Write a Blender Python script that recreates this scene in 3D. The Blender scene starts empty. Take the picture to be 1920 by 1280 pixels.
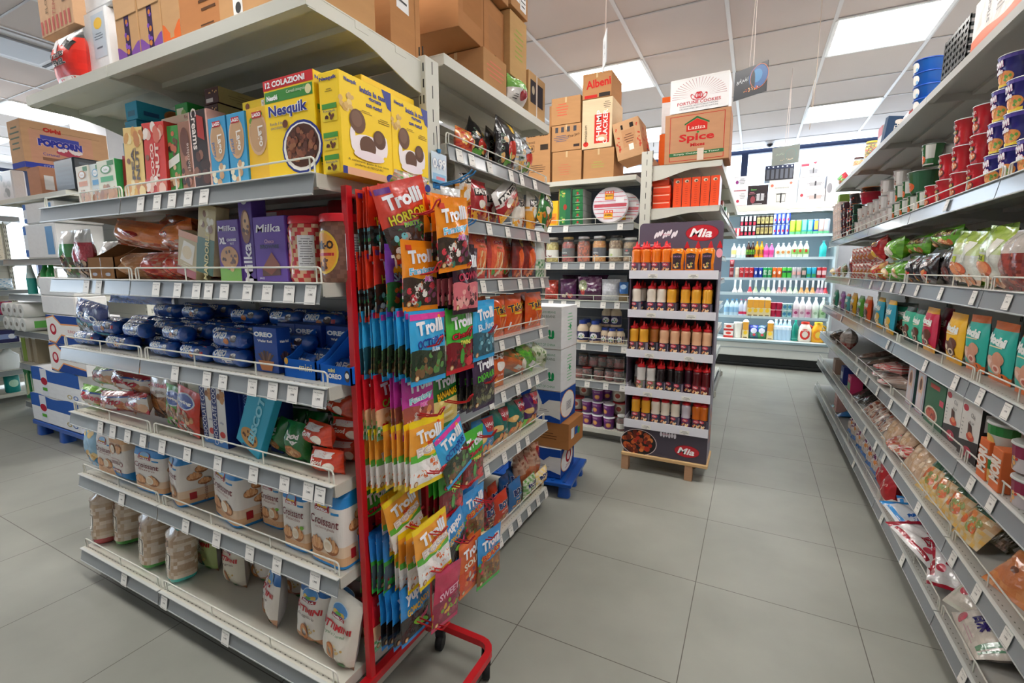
import bpy, math, random
import numpy as np
from mathutils import Matrix, Vector, Euler
R = random.Random(7)
SC = bpy.context.scene
COL = SC.collection
PI = math.pi

# ------------------------------------------------------------------ camera
F_PX, YAW, PITCH, EYE = 880.5, 0.4727, 0.1513, 1.4
cam_d = bpy.data.cameras.new('camera'); cam = bpy.data.objects.new('camera', cam_d); COL.objects.link(cam)
cam_d.sensor_width = 36; cam_d.lens = F_PX / 1920 * 36; cam_d.clip_start = .02; cam_d.clip_end = 200
cam.location = (0, 0, EYE); cam.rotation_euler = (PI/2 - PITCH, 0, YAW)
SC.camera = cam

# ------------------------------------------------------------------ world, exposure
W = bpy.data.worlds.new('world'); SC.world = W; W.use_nodes = True
bg = W.node_tree.nodes['Background']; bg.inputs[0].default_value = (.72, .86, 1, 1); bg.inputs[1].default_value = 2.4
SC.view_settings.view_transform = 'Standard'; SC.view_settings.look = 'None'
SC.view_settings.exposure = 1.18; SC.view_settings.gamma = 1; SC.view_settings.use_curve_mapping = False
SC.cycles.max_bounces = 8; SC.cycles.diffuse_bounces = 4; SC.cycles.glossy_bounces = 3
SC.cycles.transmission_bounces = 4; SC.cycles.transparent_max_bounces = 12
SC.cycles.use_denoising = True; SC.cycles.sample_clamp_indirect = 6; SC.cycles.caustics_reflective = False; SC.cycles.caustics_refractive = False

CEIL, TILE, CX0, CY0 = 3.20, .692, -.986, 3.685     # ceiling height, module of its grid, grid origin
PANEL_LIGHT, STRIP_LIGHT = 10.5, 9.0
LIGHT_CELLS = [(i, j) for i in (-13, -10, -4, -1, 2, 5) for j in (-5, -2, 1, 4) if i < 5 or j < 0]  # rightmost column: out-of-view panels added to throw more light on the near goods

# ------------------------------------------------------------------ colour and materials
def hx(s):
    s = s.lstrip('#')
    if len(s) == 3: s = ''.join(c*2 for c in s)
    o = []
    for i in (0, 2, 4):
        c = int(s[i:i+2], 16) / 255
        o.append(c/12.92 if c <= .04045 else ((c+.055)/1.055)**2.4)
    return tuple(o)

MATS = {}
def mat(name, rough=.5, spec=.5, metal=0., bump=0., bscale=30., coat=0., emit=0., col=None, alpha=1., vary=0., stretch=None, transl=0.):
    m = bpy.data.materials.new(name); m.use_nodes = True; nt = m.node_tree; N = nt.nodes; L = nt.links
    b = N['Principled BSDF']
    b.inputs['Roughness'].default_value = rough; b.inputs['Specular IOR Level'].default_value = spec
    b.inputs['Metallic'].default_value = metal; b.inputs['Coat Weight'].default_value = coat; b.inputs['Coat Roughness'].default_value = .08
    if col is None:
        a = N.new('ShaderNodeAttribute'); a.attribute_name = 'Col'; out = a.outputs['Color']
    else:
        a = N.new('ShaderNodeRGB'); a.outputs[0].default_value = (*hx(col), 1); out = a.outputs[0]
    tc = N.new('ShaderNodeTexCoord'); mp = N.new('ShaderNodeMapping')
    if stretch: mp.inputs['Scale'].default_value = stretch
    L.new(tc.outputs['Object'], mp.inputs['Vector'])
    nz = N.new('ShaderNodeTexNoise'); nz.inputs['Scale'].default_value = bscale; nz.inputs['Detail'].default_value = 3
    L.new(mp.outputs['Vector'], nz.inputs['Vector'])
    if vary:
        mr = N.new('ShaderNodeMapRange'); mr.inputs['To Min'].default_value = 1 - vary; mr.inputs['To Max'].default_value = 1 + vary
        L.new(nz.outputs['Fac'], mr.inputs['Value'])
        vm = N.new('ShaderNodeVectorMath'); vm.operation = 'SCALE'; L.new(out, vm.inputs[0]); L.new(mr.outputs[0], vm.inputs['Scale']); out = vm.outputs[0]
    L.new(out, b.inputs['Base Color'])
    if bump:
        bp = N.new('ShaderNodeBump'); bp.inputs['Strength'].default_value = bump; bp.inputs['Distance'].default_value = .01
        L.new(nz.outputs['Fac'], bp.inputs['Height']); L.new(bp.outputs[0], b.inputs['Normal'])
    if emit:
        L.new(out, b.inputs['Emission Color']); b.inputs['Emission Strength'].default_value = emit
    if alpha < 1:
        b.inputs['Alpha'].default_value = alpha
    MATS[name] = m
    return m
mat('paper', rough=.5, spec=.4, vary=.03, bscale=12)
mat('carton', rough=.85, spec=.2, vary=.10, bscale=9, bump=.05, stretch=(1, 1, 4))
mat('film', rough=.2, spec=.7, bump=.6, bscale=26, vary=.05, coat=.5)
mat('softfilm', rough=.38, spec=.5, bump=.35, bscale=18, vary=.04)
mat('plastic', rough=.3, spec=.5)
mat('print', rough=.35, spec=.5)
mat('steel', rough=.42, spec=.4, vary=.02, bscale=5)
mat('chrome', rough=.28, metal=1., vary=.05)
mat('rubber', rough=.6, spec=.3)
mat('liquid', rough=.12, spec=.6)
mat('clear', rough=.12, spec=.6, alpha=.34)
mat('rail', rough=.16, spec=.7, alpha=.72, bump=.03, bscale=8)
mat('glass', rough=.04, spec=.7, alpha=.16)
mat('wood', rough=.7, spec=.2, vary=.16, bscale=7, stretch=(2, 14, 14))
MI = list(MATS)

# ------------------------------------------------------------------ mesh collector
class MB:
    def __init__(s): s.V = []; s.n = 0; s.F = []; s.C = []; s.M = []; s.sm = []
    def add(s, verts, faces, col, fin='paper', smooth=False):
        k = s.n; s.V.append(np.asarray(verts, float).reshape(-1, 3)); s.n += len(s.V[-1])
        mi = MI.index(fin)
        multi = isinstance(col, list)
        for i, f in enumerate(faces):
            s.F.append([k + j for j in f]); s.C.append(col[i] if multi else col); s.M.append(mi); s.sm.append(smooth)
    def box(s, x0, x1, y0, y1, z0, z1, col, fin='paper', ch=0.):
        if ch <= 0:
            v = [(x, y, z) for z in (z0, z1) for y in (y0, y1) for x in (x0, x1)]
            s.add(v, [(0,2,3,1), (4,5,7,6), (0,1,5,4), (2,6,7,3), (0,4,6,2), (1,3,7,5)], col, fin)
        else:
            c = ch; v = []; idx = {}
            for ix, (X, sx) in enumerate(((x0, 1), (x1, -1))):
                for iy, (Y, sy) in enumerate(((y0, 1), (y1, -1))):
                    for iz, (Z, sz) in enumerate(((z0, 1), (z1, -1))):
                        for a, p in (('x', (X, Y+sy*c, Z+sz*c)), ('y', (X+sx*c, Y, Z+sz*c)), ('z', (X+sx*c, Y+sy*c, Z))):
                            idx[a, ix, iy, iz] = len(v); v.append(p)
            g = lambda *k: idx[k]
            f = []
            for i in (0, 1):
                f.append([g('x', i, 0, 0), g('x', i, 0, 1), g('x', i, 1, 1), g('x', i, 1, 0)][::1 if i == 0 else -1])
                f.append([g('y', 0, i, 0), g('y', 1, i, 0), g('y', 1, i, 1), g('y', 0, i, 1)][::1 if i == 0 else -1])
                f.append([g('z', 0, 0, i), g('z', 0, 1, i), g('z', 1, 1, i), g('z', 1, 0, i)][::1 if i == 0 else -1])
            for i in (0, 1):
                for j in (0, 1):
                    f.append([g('x', i, j, 0), g('x', i, j, 1), g('y', i, j, 1), g('y', i, j, 0)])
                    f.append([g('x', i, 0, j), g('x', i, 1, j), g('z', i, 1, j), g('z', i, 0, j)])
                    f.append([g('y', 0, i, j), g('y', 1, i, j), g('z', 1, i, j), g('z', 0, i, j)])
            for i in (0, 1):
                for j in (0, 1):
                    for k in (0, 1): f.append([g('x', i, j, k), g('y', i, j, k), g('z', i, j, k)])
            s.add(v, f, col, fin)
    def tube(s, pts, r, col, fin='steel', n=6, closed=False):
        P = [Vector(p) for p in pts]; m = len(P); vs = []
        up = Vector((0, 0, 1))
        prev = None
        for i, p in enumerate(P):
            if closed: t = (P[(i+1) % m] - P[i-1])
            else: t = (P[min(i+1, m-1)] - P[max(i-1, 0)])
            t.normalize()
            a = prev - t*prev.dot(t) if prev is not None else (up.cross(t) if abs(t.z) < .9 else Vector((1, 0, 0)).cross(t))
            if a.length < 1e-6: a = t.orthogonal()
            a.normalize(); prev = a; b = t.cross(a)
            for k in range(n):
                q = 2*PI*k/n + PI/n; vs.append(p + a*math.cos(q)*r + b*math.sin(q)*r)
        fs = []
        for i in range(m if closed else m-1):
            j = (i+1) % m
            for k in range(n): fs.append((i*n+k, i*n+(k+1) % n, j*n+(k+1) % n, j*n+k))
        if not closed: fs += [tuple(range(n))[::-1], tuple((m-1)*n+k for k in range(n))]
        s.add(vs, fs, col, fin, smooth=n > 6)
    def loft(s, prof, n=24, fin='plastic', colfn=None, cap=True, ph=0., smooth=True):
        """prof rows: (z, a, b, p, colour of the band above)"""
        th = np.arange(n)*2*PI/n + ph
        vs = []
        for z, a, b, p, c in prof:
            ct, st = np.cos(th), np.sin(th)
            x = a*np.sign(ct)*np.abs(ct)**(2/p); y = b*np.sign(st)*np.abs(st)**(2/p)
            vs.append(np.stack([x, y, np.full(n, z)], -1))
        fs = []; cs = []
        for i in range(len(prof)-1):
            for k in range(n):
                fs.append((i*n+k, i*n+(k+1) % n, (i+1)*n+(k+1) % n, (i+1)*n+k))
                cs.append(colfn(i, k/n, prof[i]) if colfn else prof[i][4])
        s.add(np.concatenate(vs), fs, cs, fin, smooth)
        if cap:
            m = len(prof)-1
            s.add(vs[0], [tuple(range(n))[::-1]], prof[0][4], fin); s.add(vs[m], [tuple(range(n))], prof[m][4] or prof[m-1][4], fin)
    def mesh(s, name):
        me = bpy.data.meshes.new(name)
        V = np.concatenate(s.V) if s.V else np.zeros((0, 3))
        me.from_pydata(V.tolist(), [], s.F)
        used = sorted(set(s.M)); rm = {u: i for i, u in enumerate(used)}
        for u in used: me.materials.append(MATS[MI[u]])
        me.polygons.foreach_set('material_index', [rm[m] for m in s.M])
        me.polygons.foreach_set('use_smooth', s.sm)
        at = me.color_attributes.new('Col', 'FLOAT_COLOR', 'CORNER')
        cnt = np.array([len(f) for f in s.F]); C = np.array([(*c[:3], 1.) for c in s.C])
        at.data.foreach_set('color', np.repeat(C, cnt, 0).ravel())
        me.update()
        return me

# ------------------------------------------------------------------ lettering
_TX = {}
def glyphs(t, bold=0., res=2):
    """flat mesh of a word: width, points (height 1, centred), faces"""
    k = (t, bold, res)
    if k in _TX: return _TX[k]
    cu = bpy.data.curves.new('t', 'FONT'); cu.body = t; cu.resolution_u = res; cu.offset = bold; cu.fill_mode = 'FRONT'
    cu.align_x = 'CENTER'
    o = bpy.data.objects.new('t', cu); COL.objects.link(o)
    me = bpy.data.meshes.new_from_object(o)
    v = np.array([x.co[:2] for x in me.vertices]).reshape(-1, 2); f = [tuple(p.vertices) for p in me.polygons]
    bpy.data.objects.remove(o); bpy.data.curves.remove(cu); bpy.data.meshes.remove(me)
    if len(v):
        lo, hi = v.min(0), v.max(0); v = v - (lo+hi)/2; h = hi[1]-lo[1]; v /= h; w = (hi[0]-lo[0])/h
    else: w = 1
    _TX[k] = (w, v, f); return _TX[k]

def split_long(v, f, lim):
    """cut long triangles so that lettering can follow a curved pack"""
    v = [tuple(p) for p in v]; tri = []
    for q in f:
        for i in range(1, len(q)-1): tri.append((q[0], q[i], q[i+1]))
    for _ in range(4):
        out = []; mid = {}; cut = False
        def m(a, b):
            k = (min(a, b), max(a, b))
            if k not in mid: mid[k] = len(v); v.append(((v[a][0]+v[b][0])/2, (v[a][1]+v[b][1])/2))
            return mid[k]
        for a, b, c in tri:
            e = [(math.dist(v[a], v[b]), a, b, c), (math.dist(v[b], v[c]), b, c, a), (math.dist(v[c], v[a]), c, a, b)]
            d, p, q, r = max(e)
            if d > lim: k = m(p, q); out += [(p, k, r), (k, q, r)]; cut = True
            else: out.append((a, b, c))
        tri = out
        if not cut: break
    return np.array(v), tri

class Can:
    """a printable face of a pack: fn(u, v, off) -> xyz arrays"""
    def __init__(s, mb, fn, step=9., fin='print', flip=False): s.mb = mb; s.fn = fn; s.step = step; s.fin = fin; s.k = 0; s.flip = flip
    def put(s, uv, faces, col, L, smooth=False):
        s.k += 1
        uv = np.asarray(uv, float); off = .0004 + .0005*L + .00001*s.k
        x, y, z = s.fn(uv[:, 0], uv[:, 1], off)
        s.mb.add(np.stack([x, y, z], -1), faces, hx(col) if isinstance(col, str) else col, s.fin, smooth)
    def rect(s, u0, v0, u1, v1, col, L=0):
        a = max(1, int(math.ceil(abs(u1-u0)/s.step))); b = max(1, int(math.ceil(abs(v1-v0)/s.step)))
        uv = [(u0+(u1-u0)*i/a, v0+(v1-v0)*j/b) for j in range(b+1) for i in range(a+1)]
        s.put(uv, [(j*(a+1)+i, j*(a+1)+i+1, (j+1)*(a+1)+i+1, (j+1)*(a+1)+i) for j in range(b) for i in range(a)], col, L)
    def ell(s, cu, cv, ru, rv, col, L=0, n=18, rot=0., ring=None):
        k = max(1, int(math.ceil(max(ru, rv)/s.step)))
        uv = [] ; f = []
        c, d = math.cos(rot), math.sin(rot)
        rs = [i/k for i in range(1, k+1)]
        if ring: rs = [1-ring, 1]
        for q in rs:
            for i in range(n):
                t = 2*PI*i/n; x, y = ru*q*math.cos(t), rv*q*math.sin(t); uv.append((cu+x*c-y*d, cv+x*d+y*c))
        if not ring:
            uv.append((cu, cv)); f += [(i, (i+1) % n, len(uv)-1) for i in range(n)]
        for q in range(len(rs)-1): f += [(q*n+i, (q+1)*n+i, (q+1)*n+(i+1) % n, q*n+(i+1) % n) for i in range(n)]
        s.put(uv, f, col, L)
    def poly(s, pts, col, L=0):
        v, f = pts, [tuple(range(len(pts)))]
        if s.step < 5: v, f = split_long(pts, f, s.step*1.3)
        s.put(v, f, col, L)
    def text(s, t, cu, cv, h, col, L=1, bold=.0, rot=0., w=None, shear=0., out=None, outw=.06, arc=0., sub=None):
        if out: s.text(t, cu, cv, h*(1+outw), out, L, bold+outw, rot, w and w*(1+outw*.5), shear, None, arc=arc); L += .6
        tw, v, f = glyphs(t, bold)
        if not len(v): return
        sx = (w/(tw*h)) if w else 1.
        v = v*h; v = np.stack([v[:, 0]*sx + v[:, 1]*shear, v[:, 1]], -1)
        if arc: v = np.stack([v[:, 0], v[:, 1] - arc*(v[:, 0]**2)], -1)
        c, d = math.cos(rot), math.sin(rot)
        v = np.stack([cu + v[:, 0]*c - v[:, 1]*d, cv + v[:, 0]*d + v[:, 1]*c], -1)
        if s.step < 5: v, f = split_long(v, f, s.step*1.2)
        s.put(v, f, col, L)
    def lines(s, u0, v0, u1, v1, n, col, L=1, t=.3, seed=1):
        rr = random.Random(seed); dv = (v1-v0)/n
        for i in range(n):
            w = rr.uniform(.55, 1); y = v1 - (i+.5)*dv; m = (u0+u1)/2; q = (u1-u0)/2*w
            s.rect(m-q, y-dv*t/2, m+q, y+dv*t/2, col, L)
    def scat(s, cu, cv, ru, rv, n, r, cols, L=1, seed=3, sq=.7, rect=False):
        rr = random.Random(seed)
        for i in range(n):
            a = rr.uniform(0, 2*PI); q = math.sqrt(rr.random()); k = r*rr.uniform(.7, 1.25)
            x, y = (rr.uniform(-ru, ru), rr.uniform(-rv, rv)) if rect else (ru*q*math.cos(a), rv*q*math.sin(a))
            s.ell(cu+x, cv+y, k, k*rr.uniform(sq, 1), rr.choice(cols), L, n=9, rot=rr.uniform(0, 3))
    def wave(s, u0, u1, v0, v1, col, L=0, amp=.01, n=12, ph=0., k=1.5):
        """block from v0 up to a wavy top at v1"""
        uv = []; m = max(1, int(math.ceil((v1-v0)/s.step)))
        for j in range(m+1):
            for i in range(n+1):
                t = i/n; top = v1 + amp*math.sin(ph + t*k*2*PI)
                uv.append((u0+(u1-u0)*t, v0+(top-v0)*j/m))
        s.put(uv, [(j*(n+1)+i, j*(n+1)+i+1, (j+1)*(n+1)+i+1, (j+1)*(n+1)+i) for j in range(m) for i in range(n)], col, L)

# ------------------------------------------------------------------ packs
class Box:
    """carton or folding box standing on its base, front towards -Y"""
    def __init__(s, w, d, h, col, fin='paper', ch=.0015, sides=None):
        s.mb = MB(); s.w, s.d, s.h = w, d, h
        s.mb.box(-w/2, w/2, -d/2, d/2, 0, h, hx(col), fin, ch)
        pf = 'carton' if fin == 'carton' else 'print'
        s.front = Can(s.mb, lambda u, v, o: (u, np.full_like(u, -d/2) - o, v), fin=pf)
        s.right = Can(s.mb, lambda u, v, o: (np.full_like(u, w/2) + o, u, v), fin=pf)
        s.left = Can(s.mb, lambda u, v, o: (np.full_like(u, -w/2) - o, -u, v), fin=pf)
        s.back = Can(s.mb, lambda u, v, o: (-u, np.full_like(u, d/2) + o, v), fin=pf)
        s.top = Can(s.mb, lambda u, v, o: (u, v, np.full_like(u, h) + o), fin=pf)
    def done(s, name='box'): return s.mb.mesh(name)

class Loft:
    """body of revolution or rounded box; prof rows (z, a, b, p, colour)"""
    def __init__(s, prof, n=24, fin='plastic', colfn=None, ph=0., smooth=True, step=.02):
        s.mb = MB(); P = [tuple(r) if len(r) == 5 else (r[0], r[1], r[1], 2., r[2]) for r in prof]
        P = [(z, a, b, p, hx(c) if isinstance(c, str) else c) for z, a, b, p, c in P]
        s.P = P; s.mb.loft(P, n, fin, colfn, ph=ph, smooth=smooth)
        Z = [r[0] for r in P]; A = [r[1] for r in P]; B = [r[2] for r in P]; E = [r[3] for r in P]; s.h = Z[-1]
        def wrap(u, v, o):
            a = np.interp(v, Z, A); b = np.interp(v, Z, B); t = u/max(A); return (a+o)*np.sin(t), -(b+o)*np.cos(t), v
        def front(u, v, o):
            a = np.interp(v, Z, A); b = np.interp(v, Z, B); e = np.interp(v, Z, E)
            q = np.clip(np.abs(u)/a, 0, .995); return u, -b*(1-q**e)**(1/e) - o, v
        s.wrap = Can(s.mb, wrap, step=step); s.front = Can(s.mb, front, step=step)
        def right(u, v, o):
            a = np.interp(v, Z, A); b = np.interp(v, Z, B); e = np.interp(v, Z, E)
            q = np.clip(np.abs(u)/b, 0, .995); return a*(1-q**e)**(1/e) + o, u, v
        s.right = Can(s.mb, right, step=step)
        s.top = Can(s.mb, lambda u, v, o: (u, v, np.full_like(u, s.h) + o))
    def done(s, name='pack'): return s.mb.mesh(name)

class Pouch:
    """pillow bag standing on its bottom seal, front towards -Y; w, h size, d thickness"""
    def __init__(s, w, h, d, col, seed=1, fin='film', seal=.05, pinch=.05, rough=.12, back=None, nu=14, nv=18, wr=None, sag=0., side=None):
        s.mb = MB(); s.w, s.h, s.d = w, h, d; rr = random.Random(seed)
        K = [(rr.uniform(2, 6), rr.uniform(2, 6), rr.uniform(0, 6), rr.uniform(.4, 1)) for _ in range(5)]
        wr = rough*d if wr is None else wr
        def surf(u, v):
            U = np.clip(2*u/w, -1, 1); T = np.clip(v/h, 0, 1)
            q = np.clip((T-seal)/(1-2*seal), 0, 1)
            q = q**(1/(1+sag)) if sag else q
            prof = np.sin(PI*q)**.55 if not sag else (np.sin(PI*np.clip(1-(1-q), 0, 1))**.55)
            D = d/2*prof*(1-np.abs(U)**2.6)**.55
            nz = sum(k[3]*np.sin(k[0]*U*1.6 + k[1]*T*3.2 + k[2]) for k in K)/3
            D = np.maximum(D + wr*nz*np.sqrt(np.clip(prof, 0, 1))*(1-np.abs(U)**3), .0006)
            X = u*(1 - pinch*prof*.9) + .008*w*np.sin(T*9+K[0][2])*(np.abs(U) > .9)
            return X, D
        cf = col if callable(col) else (lambda U, T, c=hx(col): c)
        us = np.linspace(-w/2, w/2, nu+1); vs = np.linspace(0, h, nv+1)
        uu, vv = np.meshgrid(us, vs); X, D = surf(uu.ravel(), vv.ravel())
        sw = .0*vv.ravel()
        fr = np.stack([X, -D, vv.ravel()], -1); bk = np.stack([X, D*.85, vv.ravel()], -1)
        q = []; c = []
        for j in range(nv):
            for i in range(nu):
                a = j*(nu+1)+i; q.append((a, a+1, a+nu+2, a+nu+1)); c.append(cf((us[i]+us[i+1])/w, (vs[j]+vs[j+1])/2/h))
        s.mb.add(fr, q, c, fin, True)
        bc = hx(back) if back else None
        s.mb.add(bk, [f[::-1] for f in q], [bc or x for x in c], fin, True)
        rim = [(j*(nu+1), (j+1)*(nu+1)) for j in range(nv)]; m = (nu+1)*(nv+1)
        e = []; ce = []
        for j in range(nv):
            a, b = j*(nu+1), (j+1)*(nu+1); e.append((a, b, b+m, a+m)); ce.append(c[j*nu])
            a, b = a+nu, b+nu; e.append((a, a+m, b+m, b)); ce.append(c[j*nu+nu-1])
        s.mb.add(np.concatenate([fr, bk]), e, ce, fin)
        def front(u, v, o):
            a = np.clip((np.asarray(u, float)/w+.5)*nu, 0, nu-1e-6); b = np.clip(np.asarray(v, float)/h*nv, 0, nv-1e-6)
            i, j = a.astype(int), b.astype(int); a, b = a-i, b-j; k = j*(nu+1)+i
            mix = lambda G: (G[k]*(1-a)+G[k+1]*a)*(1-b)+(G[k+nu+1]*(1-a)+G[k+nu+2]*a)*b
            return mix(X), -mix(D)-o-.0006, v
        s.front = Can(s.mb, front, step=min(.014, w/9), fin='film' if fin == 'film' else 'print')
        s.front.fin = 'print' if fin != 'film' else 'film'
    def done(s, name='bag'): return s.mb.mesh(name)

def marble(c, a, b, k=0.):
    """soft blend between the colours of a list"""
    if len(c) == 1: return c[0]
    t = .5+.25*math.sin(5.1*a+3.3*b+k)+.25*math.sin(9.7*b-4.1*a+2.1*k)+.12*math.sin(17*a+13*b); t = min(.999, max(0, t))*(len(c)-1); i = int(t); t -= i
    t = t*t*(3-2*t); return tuple(x*(1-t)+y*t for x, y in zip(c[i], c[i+1]))
def bands(*rows):
    """colour by height: rows (upper limit, colour or list of colours blended softly)"""
    rows = [(t, [hx(x) for x in (c if isinstance(c, (list, tuple)) else [c])]) for t, c in rows]; k = len(rows)+rows[0][0]
    def f(U, T):
        for t, c in rows:
            if T <= t: return marble(c, U*2.2, T*3.5, k)
        return rows[-1][1][0]
    return f

# ------------------------------------------------------------------ objects
THINGS = []
def tag(o, label, cat, group=None, kind=None, nest=None):
    o['label'] = label; o['category'] = cat
    if group: o['group'] = group
    if kind: o['kind'] = kind
    THINGS.append(o); return o
def link(name, me, parent=None, label=None):
    o = bpy.data.objects.new(name, me); COL.objects.link(o)
    if parent is not None: o.parent = parent
    if label: o['label'] = label
    return o
def struct(name, mb):
    o = link(name, mb.mesh(name)); o['kind'] = 'structure'; return o
def empty(name, loc=(0, 0, 0), rz=0.):
    o = bpy.data.objects.new(name, None); COL.objects.link(o); o.location = loc; o.rotation_euler = (0, 0, rz); o.empty_display_size = .05; return o

class Proto:
    def __init__(s, name, cat, me, parts=()):
        s.name, s.cat, s.me, s.parts = name, cat, me, parts     # parts: (name, mesh, label or None)
        co = np.empty(len(me.vertices)*3); me.vertices.foreach_get('co', co); s.co = co.reshape(-1, 3)
        if parts:
            ex = []
            for p in parts:
                c = np.empty(len(p[1].vertices)*3); p[1].vertices.foreach_get('co', c); ex.append(c.reshape(-1, 3))
            s.co = np.concatenate([s.co]+ex)
def place(p, x, y, z, label, rz=0., rx=0., ry=0., group=None, s=1., settle=True, sz=None):
    """one instance; rz turns it on its base, rx tips it back, ry tips it sideways; settle puts its lowest point at z"""
    M = Euler((rx, ry, 0)).to_matrix(); M = Matrix.Rotation(rz, 3, 'Z') @ M
    sc = np.array([s, s, s*(sz or 1)])
    dz = 0.
    if settle:
        q = (p.co*sc) @ np.array(M).T; dz = -q[:, 2].min()
    o = link(p.name, p.me); o.location = (x, y, z+dz+.0005); o.rotation_euler = M.to_euler(); o.scale = tuple(sc)
    for pn, pm, pl in p.parts: link(pn, pm, o, pl)
    o['_b'] = label; tag(o, label, p.cat, group); return o

# ------------------------------------------------------------------ picture to place
_f = Vector((-math.sin(YAW)*math.cos(PITCH), math.cos(YAW)*math.cos(PITCH), -math.sin(PITCH)))
_r = Vector((math.cos(YAW), math.sin(YAW), 0)); _u = _r.cross(_f)
def at(px, py, X=None, Y=None, Z=None):
    d = _r*(px-960)/F_PX + _u*(640-py)/F_PX + _f
    t = X/d.x if X is not None else Y/d.y if Y is not None else (Z-EYE)/d.z
    return d*t + Vector((0, 0, EYE))
def pix(x, y, z):
    p = Vector((x, y, z-EYE)); k = p.dot(_f); return 960+F_PX*p.dot(_r)/k, 640-F_PX*p.dot(_u)/k
def xa(px, Y, z):
    """X of the point at depth Y and height z seen in picture column px"""
    a = (px-960)/F_PX; q = _r - _f*a; return -(q.y*Y + q.z*(z-EYE))/q.x
def ya(px, X, z):
    a = (px-960)/F_PX; q = _r - _f*a; return -(q.x*X + q.z*(z-EYE))/q.y
ORD = ['', 'second', 'third', 'fourth', 'fifth', 'sixth', 'seventh', 'eighth', 'ninth', 'tenth', 'eleventh', 'twelfth', 'thirteenth', 'fourteenth', 'fifteenth', 'sixteenth', 'seventeenth', 'eighteenth']
def relax(rounds=3, cap=.007):
    """ease things that press into each other apart by a few millimetres"""
    from mathutils.bvhtree import BVHTree
    bpy.context.view_layer.update()
    T = [o for o in THINGS if o.type == 'MESH' and o['category'] not in ('jar', 'tray', 'cardboard tray', 'display tray', 'sign')]
    def box(o):
        q = np.array([o.matrix_world @ Vector(c) for c in o.bound_box]); return q.min(0), q.max(0)
    for _ in range(rounds):
        B = [box(o) for o in T]; lo = np.array([b[0] for b in B]); hi = np.array([b[1] for b in B]); tree = {}; mv = {}
        def bv(i):
            if i not in tree: m = T[i].matrix_world; me = T[i].data; tree[i] = BVHTree.FromPolygons([m @ v.co for v in me.vertices], [tuple(p.vertices) for p in me.polygons])
            return tree[i]
        for i in range(len(T)):
            c = np.nonzero(np.all((lo[i+1:] < hi[i]) & (hi[i+1:] > lo[i]), 1))[0]+i+1
            for j in c:
                pen = np.minimum(hi[i], hi[j])-np.maximum(lo[i], lo[j])
                if pen.min() < .0004 or not bv(i).overlap(bv(j)): continue
                k = int(np.argmin(pen)); d = min(float(pen[k])+.0005, cap); sg = 1 if (lo[i]+hi[i])[k] > (lo[j]+hi[j])[k] else -1
                if k == 2: mv.setdefault(i if sg > 0 else j, np.zeros(3))[2] += d*.6
                else:
                    for q, w in ((i, .5), (j, -.5)): mv.setdefault(q, np.zeros(3))[k] += w*d*sg
        for i, d in mv.items(): T[i].location = T[i].location+Vector(np.clip(d, -cap, cap))
        bpy.context.view_layer.update()
def finish_labels():
    by = {}
    for o in THINGS:
        if o.get('kind') in ('structure',): continue
        by.setdefault(o['label'], []).append(o)
    for lab, L in by.items():
        if len(L) < 2: continue
        if not L[0].get('group'):
            for o in L: o['group'] = lab.split(',')[0]
        L.sort(key=lambda o: pix(*o.location)[0])
        n = len(L); sep = ', ' 
        for i, o in enumerate(L):
            if n == 2: w = 'left one' if i == 0 else 'right one'
            elif i == 0: w = 'leftmost'
            elif i == n-1: w = 'rightmost'
            elif i < 10: w = ORD[i]+' from left'
            elif n-1-i < len(ORD): w = ORD[n-1-i]+' from right'
            else: w = 'mid row'
            o['label'] = lab + sep + w
    for o in THINGS:
        if '_b' in o: del o['_b']
        if len(o['label'].split()) > 16: print('LONG', len(o['label'].split()), o['label'])
# ================================================================== the room
def node_mat(name, build):
    m = bpy.data.materials.new(name); m.use_nodes = True; build(m.node_tree, m.node_tree.nodes, m.node_tree.links, m.node_tree.nodes['Principled BSDF']); return m
def plain(name, verts, faces, material, kind='structure'):
    me = bpy.data.meshes.new(name); me.from_pydata(verts, [], faces); me.materials.append(material); me.update()
    o = link(name, me); o['kind'] = kind; return o
def grid_lines(N, L, size, ox, oy, width):
    """1 on the lines of a square grid in world x, y"""
    g = N.new('ShaderNodeNewGeometry'); sp = N.new('ShaderNodeSeparateXYZ'); L.new(g.outputs['Position'], sp.inputs[0])
    outs = []
    for ax, off in (('X', ox), ('Y', oy)):
        a = N.new('ShaderNodeMath'); a.operation = 'SUBTRACT'; L.new(sp.outputs[ax], a.inputs[0]); a.inputs[1].default_value = off - 40*size + size/2
        m = N.new('ShaderNodeMath'); m.operation = 'MODULO'; L.new(a.outputs[0], m.inputs[0]); m.inputs[1].default_value = size
        b = N.new('ShaderNodeMath'); b.operation = 'SUBTRACT'; L.new(m.outputs[0], b.inputs[0]); b.inputs[1].default_value = size/2
        c = N.new('ShaderNodeMath'); c.operation = 'ABSOLUTE'; L.new(b.outputs[0], c.inputs[0])
        d = N.new('ShaderNodeMath'); d.operation = 'LESS_THAN'; L.new(c.outputs[0], d.inputs[0]); d.inputs[1].default_value = width/2
        outs.append(d)
    mx = N.new('ShaderNodeMath'); mx.operation = 'MAXIMUM'; L.new(outs[0].outputs[0], mx.inputs[0]); L.new(outs[1].outputs[0], mx.inputs[1])
    return mx.outputs[0]
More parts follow.
